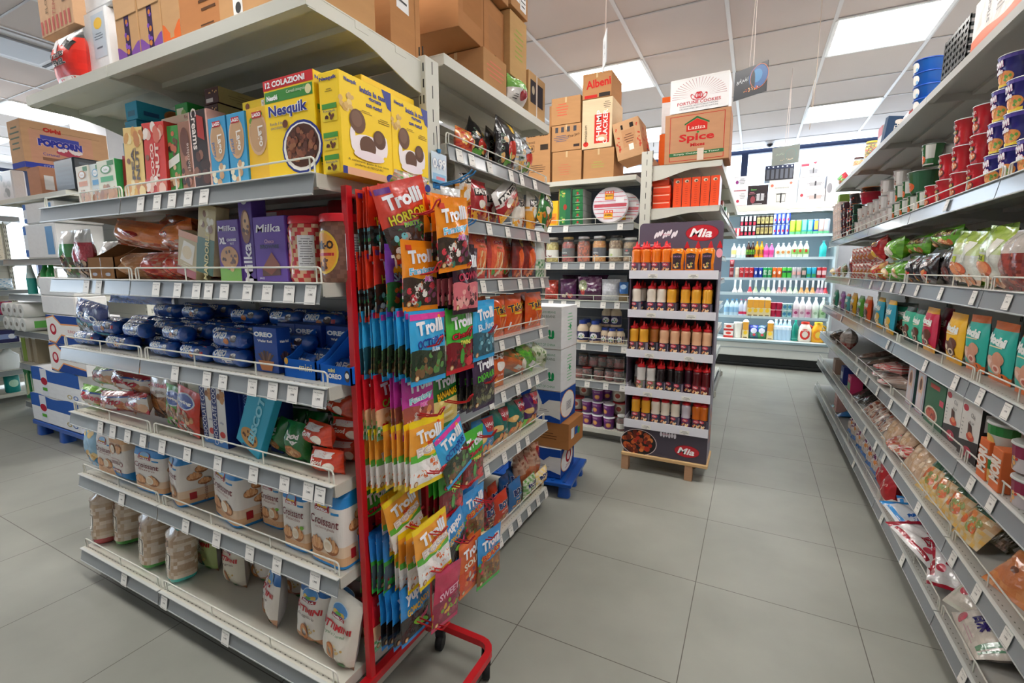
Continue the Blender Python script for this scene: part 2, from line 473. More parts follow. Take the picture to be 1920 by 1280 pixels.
def _floor(nt, N, L, b):
    line = grid_lines(N, L, .6045, -.7466, 1.507, .0035)
    g = N.new('ShaderNodeNewGeometry'); nz = N.new('ShaderNodeTexNoise'); nz.inputs['Scale'].default_value = 2.2; nz.inputs['Detail'].default_value = 6
    L.new(g.outputs['Position'], nz.inputs['Vector'])
    cr = N.new('ShaderNodeValToRGB'); cr.color_ramp.elements[0].position = .35; cr.color_ramp.elements[1].position = .7
    cr.color_ramp.elements[0].color = (*hx('8c8d85'), 1); cr.color_ramp.elements[1].color = (*hx('9a9b92'), 1)
    L.new(nz.outputs['Fac'], cr.inputs[0])
    mx = N.new('ShaderNodeMix'); mx.data_type = 'RGBA'; L.new(line, mx.inputs['Factor']); L.new(cr.outputs[0], mx.inputs['A']); mx.inputs['B'].default_value = (*hx('5a5650'), 1)
    L.new(mx.outputs['Result'], b.inputs['Base Color'])
    n2 = N.new('ShaderNodeTexNoise'); n2.inputs['Scale'].default_value = 60; L.new(g.outputs['Position'], n2.inputs['Vector'])
    bp = N.new('ShaderNodeBump'); bp.inputs['Strength'].default_value = .05; L.new(n2.outputs['Fac'], bp.inputs['Height']); L.new(bp.outputs[0], b.inputs['Normal'])
    b.inputs['Roughness'].default_value = .42; b.inputs['Specular IOR Level'].default_value = .35
def _ceil(nt, N, L, b):
    line = grid_lines(N, L, TILE, CX0, CY0, .0)
    g = N.new('ShaderNodeNewGeometry'); nz = N.new('ShaderNodeTexNoise'); nz.inputs['Scale'].default_value = 1.5; nz.inputs['Detail'].default_value = 4
    L.new(g.outputs['Position'], nz.inputs['Vector'])
    cr = N.new('ShaderNodeValToRGB'); cr.color_ramp.elements[0].color = (*hx('c9bfbb'), 1); cr.color_ramp.elements[1].color = (*hx('d2c8c4'), 1)
    L.new(nz.outputs['Fac'], cr.inputs[0]); L.new(cr.outputs[0], b.inputs['Base Color']); b.inputs['Roughness'].default_value = .9
floor_m = node_mat('floor_tiles', _floor); ceil_m = node_mat('ceiling_tiles', _ceil)
X0, X1, Y0, Y1 = -11.5, 3.4, -3.2, 8.25
plain('floor', [(X0, Y0, 0), (X1, Y0, 0), (X1, Y1, 0), (X0, Y1, 0)], [(0, 1, 2, 3)], floor_m)
# ceiling tiles leave their light cells open; each cell carries its own lamp
me_v, me_f = [], []
i0, i1 = int((X0-CX0)//TILE)-1, int((X1-CX0)//TILE)+1; j0, j1 = int((Y0-CY0)//TILE)-1, int((Y1-CY0)//TILE)+1
for i in range(i0, i1+1):
    for j in range(j0, j1+1):
        if (i, j) in LIGHT_CELLS: continue
        a, b = max(X0, CX0+i*TILE), min(X1, CX0+(i+1)*TILE); c, d = max(Y0, CY0+j*TILE), min(Y1, CY0+(j+1)*TILE)
        if b-a < .01 or d-c < .01: continue
        k = len(me_v); me_v += [(a, c, CEIL), (a, d, CEIL), (b, d, CEIL), (b, c, CEIL)]; me_f.append((k, k+1, k+2, k+3))
plain('ceiling', me_v, me_f, ceil_m)
g = MB(); GC = hx('d6d4d4')
for i in range(i0, i1+1):
    x = CX0+i*TILE
    if X0 < x < X1: g.box(x-.013, x+.013, Y0, Y1, CEIL-.006, CEIL+.004, GC, 'steel')
for j in range(j0, j1+1):
    y = CY0+j*TILE
    if Y0 < y < Y1: g.box(X0, X1, y-.007, y+.007, CEIL-.005, CEIL+.004, hx('a8a3a2'), 'steel')
struct('trim_1', g)
def emit_mat(name, col, st):
    m = bpy.data.materials.new(name); m.use_nodes = True; N = m.node_tree.nodes; L = m.node_tree.links
    b = N['Principled BSDF']; b.inputs['Base Color'].default_value = (.8, .8, .8, 1); b.inputs['Roughness'].default_value = .4
    tc = N.new('ShaderNodeTexCoord'); nz = N.new('ShaderNodeTexNoise'); nz.inputs['Scale'].default_value = 3; L.new(tc.outputs['Object'], nz.inputs['Vector'])
    mr = N.new('ShaderNodeMapRange'); mr.inputs['To Min'].default_value = .97; mr.inputs['To Max'].default_value = 1.03; L.new(nz.outputs['Fac'], mr.inputs['Value'])
    vm = N.new('ShaderNodeVectorMath'); vm.operation = 'SCALE'; vm.inputs[0].default_value = col; L.new(mr.outputs[0], vm.inputs['Scale'])
    L.new(vm.outputs[0], b.inputs['Emission Color']); b.inputs['Emission Strength'].default_value = st; return m
MATS['lamp'] = emit_mat('lamp', (1., .965, .925), PANEL_LIGHT); MATS['strip'] = emit_mat('strip', (.85, .95, 1.), STRIP_LIGHT); MI = list(MATS)
h = TILE/2-.014
fr = MB()
for s in (-1, 1): fr.box(-h, h, s*h-.012, s*h+.012, -.012, .03, hx('f0f0f0'), 'steel'); fr.box(s*h-.012, s*h+.012, -h+.012, h-.012, -.012, .03, hx('f0f0f0'), 'steel')
fr.box(-h, h, -h, h, .03, .04, hx('e0e0e0'), 'steel'); fr = fr.mesh('light_frame')
df = MB(); df.box(-h+.013, h-.013, -h+.013, h-.013, .0, .012, (1, 1, 1), 'lamp'); df = df.mesh('diffuser')
LN = {(-1, 1): 'square ceiling light panel above the stacked brown cartons', (2, 1): 'largest square ceiling light panel near the upper right corner', (2, 4): 'smaller square ceiling light panel before the far window', (-10, -2): 'wide bright ceiling light panel over the popcorn carton'}
for i, j in LIGHT_CELLS:
    o = empty('ceiling_light', (CX0+(i+.5)*TILE, CY0+(j+.5)*TILE, CEIL)); link('frame', fr, o); link('diffuser', df, o)
    tag(o, LN.get((i, j), 'square white ceiling light panel set in the tile grid'), 'ceiling light', 'square ceiling light panels')
# ceiling air vent on the left
v = empty('ceiling_vent', (CX0-6.5*TILE, CY0-2.5*TILE-.1, CEIL)); q = MB()
q.box(-.31, .31, -.31, .31, -.012, -.002, hx('c9c9cc'), 'steel', .002); link('cover', q.mesh('cover'), v)
q = MB(); q.box(-.2, .2, -.2, .2, -.03, -.013, hx('9a9a9e'), 'steel', .004); link('grille', q.mesh('grille'), v)
q = MB()
for s in (-1, 1): q.box(-.29, .29, s*.26-.012, s*.26+.012, -.016, -.0125, hx('202024'), 'rubber')
link('slot', q.mesh('slot'), v, 'dark air slot')
tag(v, 'square grey air vent in the ceiling at the upper left', 'air vent')
# walls
def _wall(nt, N, L, b):
    g = N.new('ShaderNodeNewGeometry'); nz = N.new('ShaderNodeTexNoise'); nz.inputs['Scale'].default_value = 8; L.new(g.outputs['Position'], nz.inputs['Vector'])
    cr = N.new('ShaderNodeValToRGB'); cr.color_ramp.elements[0].color = (*hx('d6d6da'), 1); cr.color_ramp.elements[1].color = (*hx('e2e2e4'), 1)
    L.new(nz.outputs['Fac'], cr.inputs[0]); L.new(cr.outputs[0], b.inputs['Base Color']); b.inputs['Roughness'].default_value = .85
wall_m = node_mat('painted_wall', _wall)
def wallbox(name, x0, x1, y0, y1, z0, z1):
    v = [(x, y, z) for z in (z0, z1) for y in (y0, y1) for x in (x0, x1)]
    return plain(name, v, [(0,2,3,1), (4,5,7,6), (0,1,5,4), (2,6,7,3), (0,4,6,2), (1,3,7,5)], wall_m)
T = .2; ZT = CEIL+.1
wallbox('wall_right', X1, X1+T, Y0-T, Y1+T, 0, ZT); wallbox('wall_near', X0, X1, Y0-T, Y0, 0, ZT)
# far wall: solid to 1.9, window band above it
wallbox('wall_far', X0, X1, Y1, Y1+T, 0, 1.95)
# left wall with window band
wallbox('wall_left', X0-T, X0, Y0-T, Y1+T, 0, .9)
wallbox('wall_left_top', X0-T, X0, Y0-T, Y1+T, CEIL-.08, ZT).name = 'wall_left'
glass_m = node_mat('pane', lambda nt, N, L, b: (setattr(b.inputs['Roughness'], 'default_value', .02), setattr(b.inputs['Alpha'], 'default_value', .08), N.new('ShaderNodeTexNoise')))
fc = hx('1c2a4a')
def window(name, along, c, a0, a1, z0, z1, mull, fw=.06):
    q = MB()
    bars = [(a0, a1, z1-fw, z1), (a0, a1, z0, z0+fw)] + [(m-fw*.75, m+fw*.75, z0+fw, z1-fw) for m in mull]
    for p0, p1, r0, r1 in bars:
        if along == 'x': q.box(p0, p1, c+.05, c+.13, r0, r1, fc, 'steel')
        else: q.box(c-.13, c-.05, p0, p1, r0, r1, fc, 'steel')
    o = struct(name, q)
    me = bpy.data.meshes.new('pane')
    if along == 'x': me.from_pydata([(a0, c+.09, z0), (a1, c+.09, z0), (a1, c+.09, z1), (a0, c+.09, z1)], [], [(0, 1, 2, 3)])
    else: me.from_pydata([(c-.09, a0, z0), (c-.09, a1, z0), (c-.09, a1, z1), (c-.09, a0, z1)], [], [(0, 1, 2, 3)])
    me.materials.append(glass_m); link('pane', me, o)
xm = xa(1395, 8.3, 2.9)
window('window_1', 'x', Y1, X0, X1, 1.95, CEIL-.0, [xm-4.5, xm-2.9, xm, xm+2.6])
window('window_2', 'y', X0, Y0, Y1, .9, CEIL-.08, [Y0+1.4*k for k in range(0, 9)])
for nm, loc, rot, sx, sy in (('daylight_far', ((X0+X1)/2, Y1+.15, 2.57), (PI/2, 0, 0), X1-X0, 1.2), ('daylight_left', (X0-.15, (Y0+Y1)/2, 2.0), (PI/2, 0, PI/2), Y1-Y0, 2.2)):
    ld = bpy.data.lights.new(nm, 'AREA'); ld.shape = 'RECTANGLE'; ld.size = sx; ld.size_y = sy; ld.cycles.is_portal = True
    lo = bpy.data.objects.new(nm, ld); COL.objects.link(lo); lo.location = loc; lo.rotation_euler = rot
# white column on the left
p = at(140, 300, X=-7.5); q = at(205, 300, Y=p.y)
wallbox('wall_column', p.x, q.x, p.y, p.y+.5, 0, CEIL)
# ================================================================== shelving
WHT = hx('cbcbc0'); GRY = hx('9aa0a4'); TAGC = hx('eceae4')
tagm = MB(); tagm.box(-.021, .021, -.0015, 0, -.028, .024, TAGC, 'paper')
_c = Can(tagm, lambda u, v, o: (u, np.full_like(u, -.0015)-o, v))
_c.text('FROLLINI', 0, .016, .004, '333333', w=.032); _c.text('350 g', 0, .009, .0035, '444444'); _c.text('1,99€', .002, -.002, .007, '222222', bold=.02); _c.rect(-.018, -.024, .018, -.0225, '9a9a9a')
tagm = tagm.mesh('price_tag')
def bracket(mb, x, yf, yb, z, drop, t=.004, col=WHT):
    n = 10; top = [(yf+(yb-yf)*i/n, z) for i in range(n+1)]
    bot = []
    for i in range(n+1):
        s = i/n; k = 0 if s < .3 else ((s-.3)/.7); k = k*k*(3-2*k); bot.append((yf+(yb-yf)*s, z-.035-(drop-.035)*k))
    v = []; f = []
    for dx in (-t/2, t/2):
        for (y, zz) in top: v.append((x+dx, y, zz))
        for (y, zz) in bot: v.append((x+dx, y, zz))
    m = 2*(n+1)
    for i in range(n):
        f.append((i, i+1, n+1+i+1, n+1+i)); f.append((m+i, m+n+1+i, m+n+1+i+1, m+i+1)); f.append((n+1+i, n+2+i, m+n+2+i, m+n+1+i)); f.append((i, m+i, m+i+1, i+1))
    f.append((0, n+1, m+n+1, m)); mb.add(v, f, col, 'steel')
def gondola(name, label, loc, rz, L, D, joints, shelves, H, base=.13, tags=(), wire=True, posts=True, back=True, col=WHT, backcol='c9c7bd', endpost=True, railh=.052, railcol=GRY, plinth=True):
    """run of shelving seen from its front (-Y); joints: x of bay joints; shelves: (z, depth offset from front, rail?, wire?)"""
    root = empty(name, loc, rz)
    xs = [0]+list(joints)+[L]
    if back:
        q = MB(); q.box(0, L, D-.012, D, base, H, hx(backcol), 'steel')
        for k in range(int((H-base)/.1)): q.box(0, L, D-.0135, D-.0119, base+.05+k*.1, base+.053+k*.1, hx('a09e96'), 'steel')
        link('back_panel', q.mesh('back_panel'), root)
    if posts:
        for x in xs:
            q = MB(); q.box(x-.016, x+.016, D-.03, D+.045, 0, H+.02, col, 'steel', .002)
            for k in range(int(H/.05)):
                z = .1+k*.05
                for dx in (-.007, .007): q.box(x+dx-.0022, x+dx+.0022, D-.0312, D-.0298, z, z+.026, hx('2a2a28'), 'rubber')
            for k in range(int(H/.075)):
                z = .1+k*.075
                for sg in (-1, 1): q.box(x+sg*.0155, x+sg*.0163, D+.005, D+.009, z, z+.04, hx('2a2a28'), 'rubber')
            link('upright', q.mesh('upright'), root)
    if plinth:
        q = MB(); q.box(0, L, .07, .085, 0, base-.03, hx('8b8a84'), 'steel'); link('plinth', q.mesh('plinth'), root)
        for x in xs:
            q = MB(); q.box(x-.02 if x > 0 else x, min(x+.02, L), .05, D, .012, .07, hx('b9b8ae'), 'steel', .003); q.loft([(0, .016, .016, 2, hx('333333')), (.014, .012, .012, 2, hx('333333'))], 10, 'rubber'); q.V[1][:, 0] += min(max(x, .01), L-.01); q.V[1][:, 1] += .08; q.V[2][:, 0] += min(max(x, .01), L-.01); q.V[2][:, 1] += .08; q.V[3][:, 0] += min(max(x, .01), L-.01); q.V[3][:, 1] += .08
            link('foot', q.mesh('foot'), root)
    for si, (z, off, rail, wr, dep) in enumerate(shelves):
        for bi in range(len(xs)-1):
            a, b = xs[bi]+.002, xs[bi+1]-.002
            yf, yb = off, (off+dep if dep else D-.014)
            q = MB(); q.box(a, b, yf, yb, z-.004, z, hx('cfcdc0') if col is WHT else col, 'steel')
            q.box(a, b, yf, yf+.006, z-.036, z-.0041, col, 'steel'); q.box(a, b, yf+.0061, yf+.03, z-.036, z-.032, col, 'steel')
            for k in (.35, .7): y = yf+(yb-yf)*k; q.box(a, b, y, y+.05, z-.022, z-.0041, col, 'steel')
            for k in range(int((b-a)/.025)): q.box(a+.012+k*.025, a+.018+k*.025, yf+.010, yf+.013, z-.0002, z+.0003, hx('6a6a60'), 'rubber')
            for x in (a+.003, b-.003): bracket(q, x, yf+.007, yb, z-.004, .075 if rail else .10, col=col)
            sh = link('shelf', q.mesh('shelf'), root)
            if rail:
                q = MB(); h = railh
                v = [(a+.002, yf-.004, z-.002), (b-.002, yf-.004, z-.002), (b-.002, yf-.014, z-.002-h), (a+.002, yf-.014, z-.002-h)]
                v2 = [(x, y+.0025, zz) for x, y, zz in v]
                q.add(v+v2, [(0, 3, 2, 1), (4, 5, 6, 7), (0, 1, 5, 4), (3, 7, 6, 2), (0, 4, 7, 3), (1, 2, 6, 5)], railcol, 'rail')
                q.box(a+.002, b-.002, yf-.012, yf, z-.003, z+.001, hx('c9ccc8'), 'plastic', .0008)
                q.box(a+.002, b-.002, yf-.0155, yf-.0105, z-.006-h, z-.001-h, hx('b4b8b8'), 'plastic', .0008)
                link('price_rail', q.mesh('price_rail'), sh, 'clear grey price rail')
            if wr:
                q = MB(); zt = z+.042; c = .012; y = yf+.008
                pts = [(a+.012, y, z), (a+.012, y, zt-c), (a+.012+c*.3, y, zt-c*.3), (a+.012+c, y, zt), (b-.012-c, y, zt), (b-.012-c*.3, y, zt-c*.3), (b-.012, y, zt-c), (b-.012, y, z)]
                q.tube(pts, .0028, hx('d8d8ce'), 'steel', 6)
                n = max(1, round((b-a)/.32))
                for k in range(1, n): q.tube([(a+(b-a)*k/n, y, z), (a+(b-a)*k/n, y, zt)], .0024, hx('d8d8ce'), 'steel', 6)
                for xx in (a+.03, b-.03): q.tube([(xx, y, z), (xx, y, zt)], .0022, hx('d8d8ce'), 'steel', 6)
                link('wire_guard', q.mesh('wire_guard'), sh)
            for t in (tags[si] if si < len(tags) else ()):
                if a < t < b:
                    o = link('price_tag', tagm, sh, 'small white price tag with black print'); o.location = (t, yf-.0125+R.uniform(-.001, 0), z-.03); o.rotation_euler = (-.19, 0, R.uniform(-.02, .02)); o.scale = (1, 1, R.uniform(.9, 1.05))
    tag(root, label, 'shelving')
    return root
AX, AY = -2.65, .90
def atags(si, pxs, z): return [xa(p, AY-.01, z-.03)-AX for p in pxs]
AZ = [2.085, 1.65, 1.365, 1.075, .785, .495, .15]
gondola('shelving_unit', 'white two-bay shelving unit on the left, full of biscuits and cereal', (AX, AY, 0), 0, 1.62, .485, [.645],
        [(AZ[0], .0, False, False, 0)] + [(z, .0, True, True, 0) for z in AZ[1:6]] + [(AZ[6], -.03, True, True, 0)], 2.08,
        tags=[[], atags(1, (266, 297, 325, 355, 385), AZ[1]), atags(2, (164, 187, 243, 295, 335, 370, 393, 423, 466, 503, 544, 584), AZ[2]),
              atags(3, (330, 390, 420, 475, 513, 550, 598), AZ[3]), atags(4, (190, 213, 241, 270, 306, 353, 410, 477, 535, 580, 620-18), AZ[4]),
              atags(5, (230, 350, 408, 470, 521, 592), AZ[5]), atags(6, (250, 325, 440), AZ[6])])
BX, BY0 = -1.02, 1.47
BZ = [2.15, 1.85, 1.60, 1.362, 1.09, .845, .54, .13]
def btags(pxs, z): return [ya(p, BX+.01, z-.03)-BY0 for p in pxs]
gondola('shelving_unit', 'white shelving unit stocked with crisps behind the red candy rack', (BX, BY0, 0), PI/2, .96, .47, [],
        [(BZ[0], .0, False, False, 0)] + [(z, .0, True, True, 0) for z in BZ[1:]], 2.13,
        tags=[[], btags((860, 883, 917, 957, 977, 1002), BZ[1]), btags((916, 951, 990, 1008), BZ[2]), btags((905, 937, 974, 995, 1016), BZ[3]), btags((905, 940, 970, 1013), BZ[4]), btags((920, 943, 970, 991, 1006), BZ[5]), btags((866, 912, 945, 971, 988), BZ[6]), btags((937, 957, 973, 991, 1008, 1023), BZ[7])])
DX0, DX1, DY = -2.6, -.83, 3.65
DZ = [2.10, 1.755, 1.46, 1.155, .81, .50, .10]
gondola('shelving_unit', 'grey-backed shelving unit of jars and tubs behind the carton stack', (DX0, DY, 0), 0, DX1-DX0, .45, [.85],
        [(DZ[0], .0, False, False, 0)] + [(z, .0, True, True, 0) for z in DZ[1:6]] + [(DZ[6], 0, False, False, 0)], 2.2, backcol='5c6370',
        tags=[[]] + [[xa(p, DY-.01, z-.03)-DX0 for p in L] for z, L in ((DZ[1], (1030, 1061, 1163)), (DZ[2], (1028, 1060, 1092, 1120, 1148, 1175)), (DZ[3], (1033, 1057, 1083, 1131, 1157)), (DZ[4], (1094, 1136, 1170)), (DZ[5], (1101, 1136, 1167)))])
GX, GY0, GL = -.24, 3.52, 3.2
GZ = [2.12, 1.83, 1.56, 1.30, 1.0, .72, .42, .12]
gondola('shelving_unit', 'white shelving run behind the sauce display, ending at the fridge', (GX, GY0, 0), PI/2, GL, .48, [1.0, 2.0],
        [(GZ[0], .0, False, False, 0)] + [(GZ[1], .0, True, False, 0)] + [(z, .11, True, False, 0) for z in GZ[2:]], 2.2)
HX, HY1 = .70, 6.15
HZ = [2.25, 1.695, 1.335, 1.02, .73, .43, .13]
HJ = [HY1-ya(p, HX, z) for p, z in ((1651, 1.67), (1722, .99-.02))]
gondola('shelving_unit', 'long shelving run of noodles, sweets and flour along the right', (HX, HY1, 0), -PI/2, 5.2, .5, [1.0, 2.0, 3.0, 4.0],
        [(HZ[0], .0, False, False, 0)] + [(z, .0, True, True, 0) for z in HZ[1:]], 2.35, railh=.06, railcol=hx('a2a8ae'), col=hx('b6b6b0'),  # steel toned down: backlit shade put into the colour of this run
        tags=[[], [3.55, 4.0, 4.3], [1.5, 2.3, 2.62, 2.85, 3.05, 3.3, 3.62, 3.95, 4.2], [1.3, 2.9, 3.55, 3.9, 4.12, 4.3], [2.2, 2.5, 2.8, 3.1, 3.4, 3.7, 4.15, 4.3], [2.6, 2.9, 3.1, 3.3, 3.7, 4.1, 4.3, 4.5], [2.4, 3.2, 3.6, 4.0, 4.3]])
# ================================================================== package art
def art(c, w, h, ops):
    for o in ops:
        k = o[0]; a = list(o[1:]); kw = a.pop() if isinstance(a[-1], dict) else {}
        if k == 'r': c.rect(a[0]*w, a[1]*h, a[2]*w, a[3]*h, a[4], a[5] if len(a) > 5 else 0)
        elif k == 'e': c.ell(a[0]*w, a[1]*h, a[2]*w, a[3]*h, a[4], a[5] if len(a) > 5 else 1, **kw)
        elif k == 't':
            kw = dict(kw); kw['L'] = kw.get('L', 2)
            if 'w' in kw: kw['w'] *= w
            c.text(a[0], a[1]*w, a[2]*h, a[3]*h, a[4], **kw)
        elif k == 's': c.scat(a[0]*w, a[1]*h, a[2]*w, a[3]*h, a[4], a[5]*w, a[6], **kw)
        elif k == 'w':
            kw = dict(kw); kw['amp'] = kw.get('amp', .03)*h; c.wave(a[0]*w, a[1]*w, a[2]*h, a[3]*h, a[4], a[5] if len(a) > 5 else 0, **kw)
        elif k == 'p': c.poly([(x*w, y*h) for x, y in a[0]], a[1], a[2] if len(a) > 2 else 0)
        elif k == 'l': c.lines(a[0]*w, a[1]*h, a[2]*w, a[3]*h, a[4], a[5], **kw)
def span(pl, pr, Y, z):
    a, b = xa(pl, Y, z), xa(pr, Y, z); return (a+b)/2, b-a
BRN = ['9a6238', 'b27a48', '84502c', 'c08a54']; CHO = ['4a2616', '5e3320', '3a1c10', '6e4028']
def mkbox(name, cat, w, d, h, col, front=(), right=(), left=(), top=(), fin='paper'):
    b = Box(w, d, h, col, fin)
    if w: art(b.front, w, h, front)
    art(b.right, d, h, right); art(b.left, d, h, left); art(b.top, w, d, top)
    return Proto(name, cat, b.done(name))
def mkpouch(name, cat, w, h, d, col, front=(), **k):
    p = Pouch(w, h, d, col, **k); art(p.front, w, h, front); return Proto(name, cat, p.done(name))

# ------------------------------------------------------------------ cereal shelf
z6, Yf = AZ[1], .925
def shelfbox(pl, pr, Yc, z, h, d, col, front=(), right=(), left=(), top=(), name='biscuit_box', cat='biscuit box', label='', rz=0, rx=0, ry=0, fin='paper', X=None):
    x, w = span(pl, pr, Yc, z); w = max(w-.002, .02)
    p = mkbox(name, cat, w, d, h, col, front, right, left, top, fin)
    return place(p, x if X is None else X, Yc+d/2, z, label, rz, rx, ry)
mis = lambda c1, c2: [('e', 0, .78, .3, .1, c1), ('e', 0, .78, .22, .075, 'fff', 2), ('t', 'Dolce', 0, .78, .05, c1, dict(L=3)), ('r', -.35, .5, .35, .62, c2), ('s', 0, .22, .42, .14, 12, .16, BRN), ('r', .1, .86, .45, .97, '2f7d3a')]
shelfbox(151, 174, .95, z6, .155, .08, 'ece6da', mis('b9793f', 'd07a3a'), label='white biscuit box with orange print at the left end of the cereal shelf')
shelfbox(176, 196, .955, z6, .155, .08, 'dfe9ea', mis('6fb3d6', '3b93c8'), right=[('r', -.5, 0, .5, 1, '2e9bd2')], label='white biscuit box with blue edge beside the green one on the cereal shelf')
shelfbox(198, 232, .955, z6, .155, .09, 'e6ead8', mis('4d9c52', '23a55c'), right=[('r', -.5, 0, .5, 1, '2f9a54')], label='white and green biscuit box near the left end of the cereal shelf')
shelfbox(205, 236, 1.08, z6, .17, .08, '5aa02c', [('r', -.5, .8, .5, 1, 'b02a58')], label='green and crimson box top showing behind the green biscuit box')
shelfbox(231, 250, .965, z6, .16, .07, '9c2028', [('s', 0, .3, .4, .25, 9, .16, ['e8c9a0', '7a3a20']), ('t', 'COCONUT', 0, .72, .12, 'f4dfd0', dict(rot=1.57, bold=.03))], ry=.12, label='dark red box of coconut biscuits leaning beside the peanut box')
def nut(c1, c2, t1, t2, tc, dots): return [('w', -.5, .5, 0, .2, c2, dict(amp=.03)), ('s', 0, .86, .4, .1, 8, .15, dots), ('s', 0, .12, .42, .1, 10, .14, dots), ('t', t1, -.08, .48, .2*.45, tc, dict(rot=1.57, bold=.04, w=.8)), ('t', t2, .14, .48, .2*.5, tc, dict(rot=1.57, bold=.04, w=.8)), ('e', -.3, .52, .09, .04, '8a4a1c')]
shelfbox(245, 283, .945, z6, .235, .06, 'f0cf7e', nut(0, 'e9b64c', 'PEA', 'NUT', '4a3018', ['d99a3c', 'f6e0a0', 'e8b860', 'c87c28']), right=[('r', -.5, 0, .5, 1, 'd9a94a')], ry=.08, label='pale yellow box of peanut biscuits leaning left on the cereal shelf')
shelfbox(277, 318, .945, z6, .235, .06, 'd8362c', nut(0, 'c82a24', 'COCO', 'NUT', 'f4cfc0', ['f4e6dc', 'e8bfae', 'fff', 'd9694f']), right=[('r', -.5, 0, .5, 1, 'a82420')], ry=.07, label='bright red box of coconut biscuits beside the yellow peanut box')
shelfbox(320, 341, .95, z6, .22, .06, '3f9440', [('s', 0, .75, .35, .18, 10, .16, CHO+['c86a4a']), ('s', 0, .25, .4, .2, 10, .16, BRN+['d9b48a']), ('p', [(-.5, .5), (.5, .6), (.5, .48), (-.5, .38)], 'e8e8dc', 1)], ry=.05, label='narrow green biscuit box between the red and the brown boxes')
shelfbox(343, 366, .95, z6, .225, .07, 'a0705a', [('e', 0, .72, .36, .2, '6a3a28'), ('s', 0, .3, .42, .26, 14, .15, CHO+['b8806a']), ('t', 'chocolate', .2, .5, .07, 'f4dfd0', dict(rot=1.57))], label='brown box of chocolate biscuits beside the black and pink box')
shelfbox(366, 401, .945, z6, .245, .06, 'e8b8a8', [('r', -.42, .0, .42, 1, '2a1c1a'), ('t', 'Creams', -.18, .78, .12, 'f4e8e0', dict(rot=-1.57, bold=.02)), ('p', [(-.05, .95), (.3, .9), (.3, .62), (-.05, .68)], 'b02820', 2), ('s', .0, .28, .36, .24, 10, .17, ['8a5a44', '5a3022', 'd9a890', '3a2018'])], right=[('r', -.5, 0, .5, 1, 'd9a090')], label='tall black and pink box of cream biscuits on the cereal shelf')
lago = [('e', 0, .66, .42, .28, 'd9b48e'), ('e', 0, .66, .36, .24, 'c8a078', 2), ('r', -.22, .86, .22, .94, 'c8202c', 3), ('t', 'LAGO', 0, .9, .05, 'fff', dict(L=4, bold=.04)), ('t', 'Lago', .12, .62, .14, 'f4f0e8', dict(rot=-1.5, bold=.03, L=4)), ('s', 0, .2, .4, .12, 8, .13, ['e8e2c8', 'c8a078', 'f4f0d8']), ('t', 'party', -.22, .55, .08, '2a7ab8', dict(rot=-1.5, L=4))]
for a, b in ((400, 433), (435, 469)): shelfbox(a, b, .945, z6, .212, .065, '3f9fd0', lago, right=[('r', -.5, 0, .5, 1, '2e8cc0')], label='blue box of wafers with a round beige wafer on its front')
shelfbox(471, 512, .95, z6, .215, .065, 'f0c030', lago[:2]+[('s', 0, .82, .3, .1, 8, .1, ['6aa83c', 'f4e070', 'e8d050'])]+lago[2:5], label='yellow box of wafers just left of the large cereal box')
shelfbox(455, 512, .97, z6+.216, .03, .1, 'f0d028', [('e', -.32, .5, .07, .3, '8a4a28'), ('r', .15, .2, .45, .8, 'f4f4f0', 1), ('l', .17, .25, .43, .75, 4, '333', dict(L=2))], name='wafer_box', cat='wafer box', label='slim yellow box lying on top of the yellow wafer box')
# large cereal boxes
bowl = [('e', .22, .3, .4, .26, '1d2f86', 1), ('e', .22, .3, .37, .235, 'f4f2ec', 2), ('e', .23, .31, .33, .21, '4a2414', 3), ('s', .22, .31, .29, .17, 70, .042, ['5e3020', '7a4228', '8a5034', '48200f', '94603e'], dict(L=4)), ('e', -.08, .545, .055, .04, '6a3822', 3)]
ft = [('r', -.5, .9, .5, 1, 'd3232a'), ('t', '12 COLAZIONI', -.05, .95, .058, 'fff', dict(bold=.04, w=.8)), ('r', -.48, .775, .48, .885, '3d8c3a'), ('t', 'Nestlé', -.32, .82, .05, 'fff', dict(bold=.05)), ('t', 'Cereali integrali', .16, .845, .04, 'e8f0d8', {}), ('e', .4, .83, .06, .045, 'e8dfa8'),
      ('t', 'Nesquik', -.02, .675, .135, '27348b', dict(bold=.03, w=.78, out='ffffff', outw=.04)), ('t', 'Rende il latte', -.24, .565, .03, '27348b', dict(L=3)), ('t', 'cioccolatoso', -.24, .525, .03, '27348b', dict(L=3))] + bowl
mini = [('r', -.36, .0, .36, .17, 'f4d838', 1), ('r', -.36, .12, .36, .17, '4a9a3e', 2), ('t', 'Nesquik', 0, .095, .03, '27348b', dict(w=.6, L=3)), ('s', 0, .045, .2, .03, 8, .07, CHO, dict(L=3))]
def sh(ops, dv): # move art up
    out = []
    for o in ops:
        o = list(o)
        if o[0] == 'r': o[2] += dv; o[4] += dv
        elif o[0] in 'es': o[2] += dv
        elif o[0] == 't': o[3] += dv
        out.append(tuple(o))
    return out
side = [('t', 'Nesquik', 0, .93, .045, '27348b', dict(bold=.04, w=.85)), ('l', -.2, .8, .2, .84, 2, '7a6420')] + sh(mini, .52) + sh(mini, .24) + sh(mini, .02)
shelfbox(506, 598, .935, z6, .268, .062, 'fbd51c', ft, right=side, name='cereal_box', cat='cereal box', label='large yellow cereal box with a chocolate bowl and red top band')
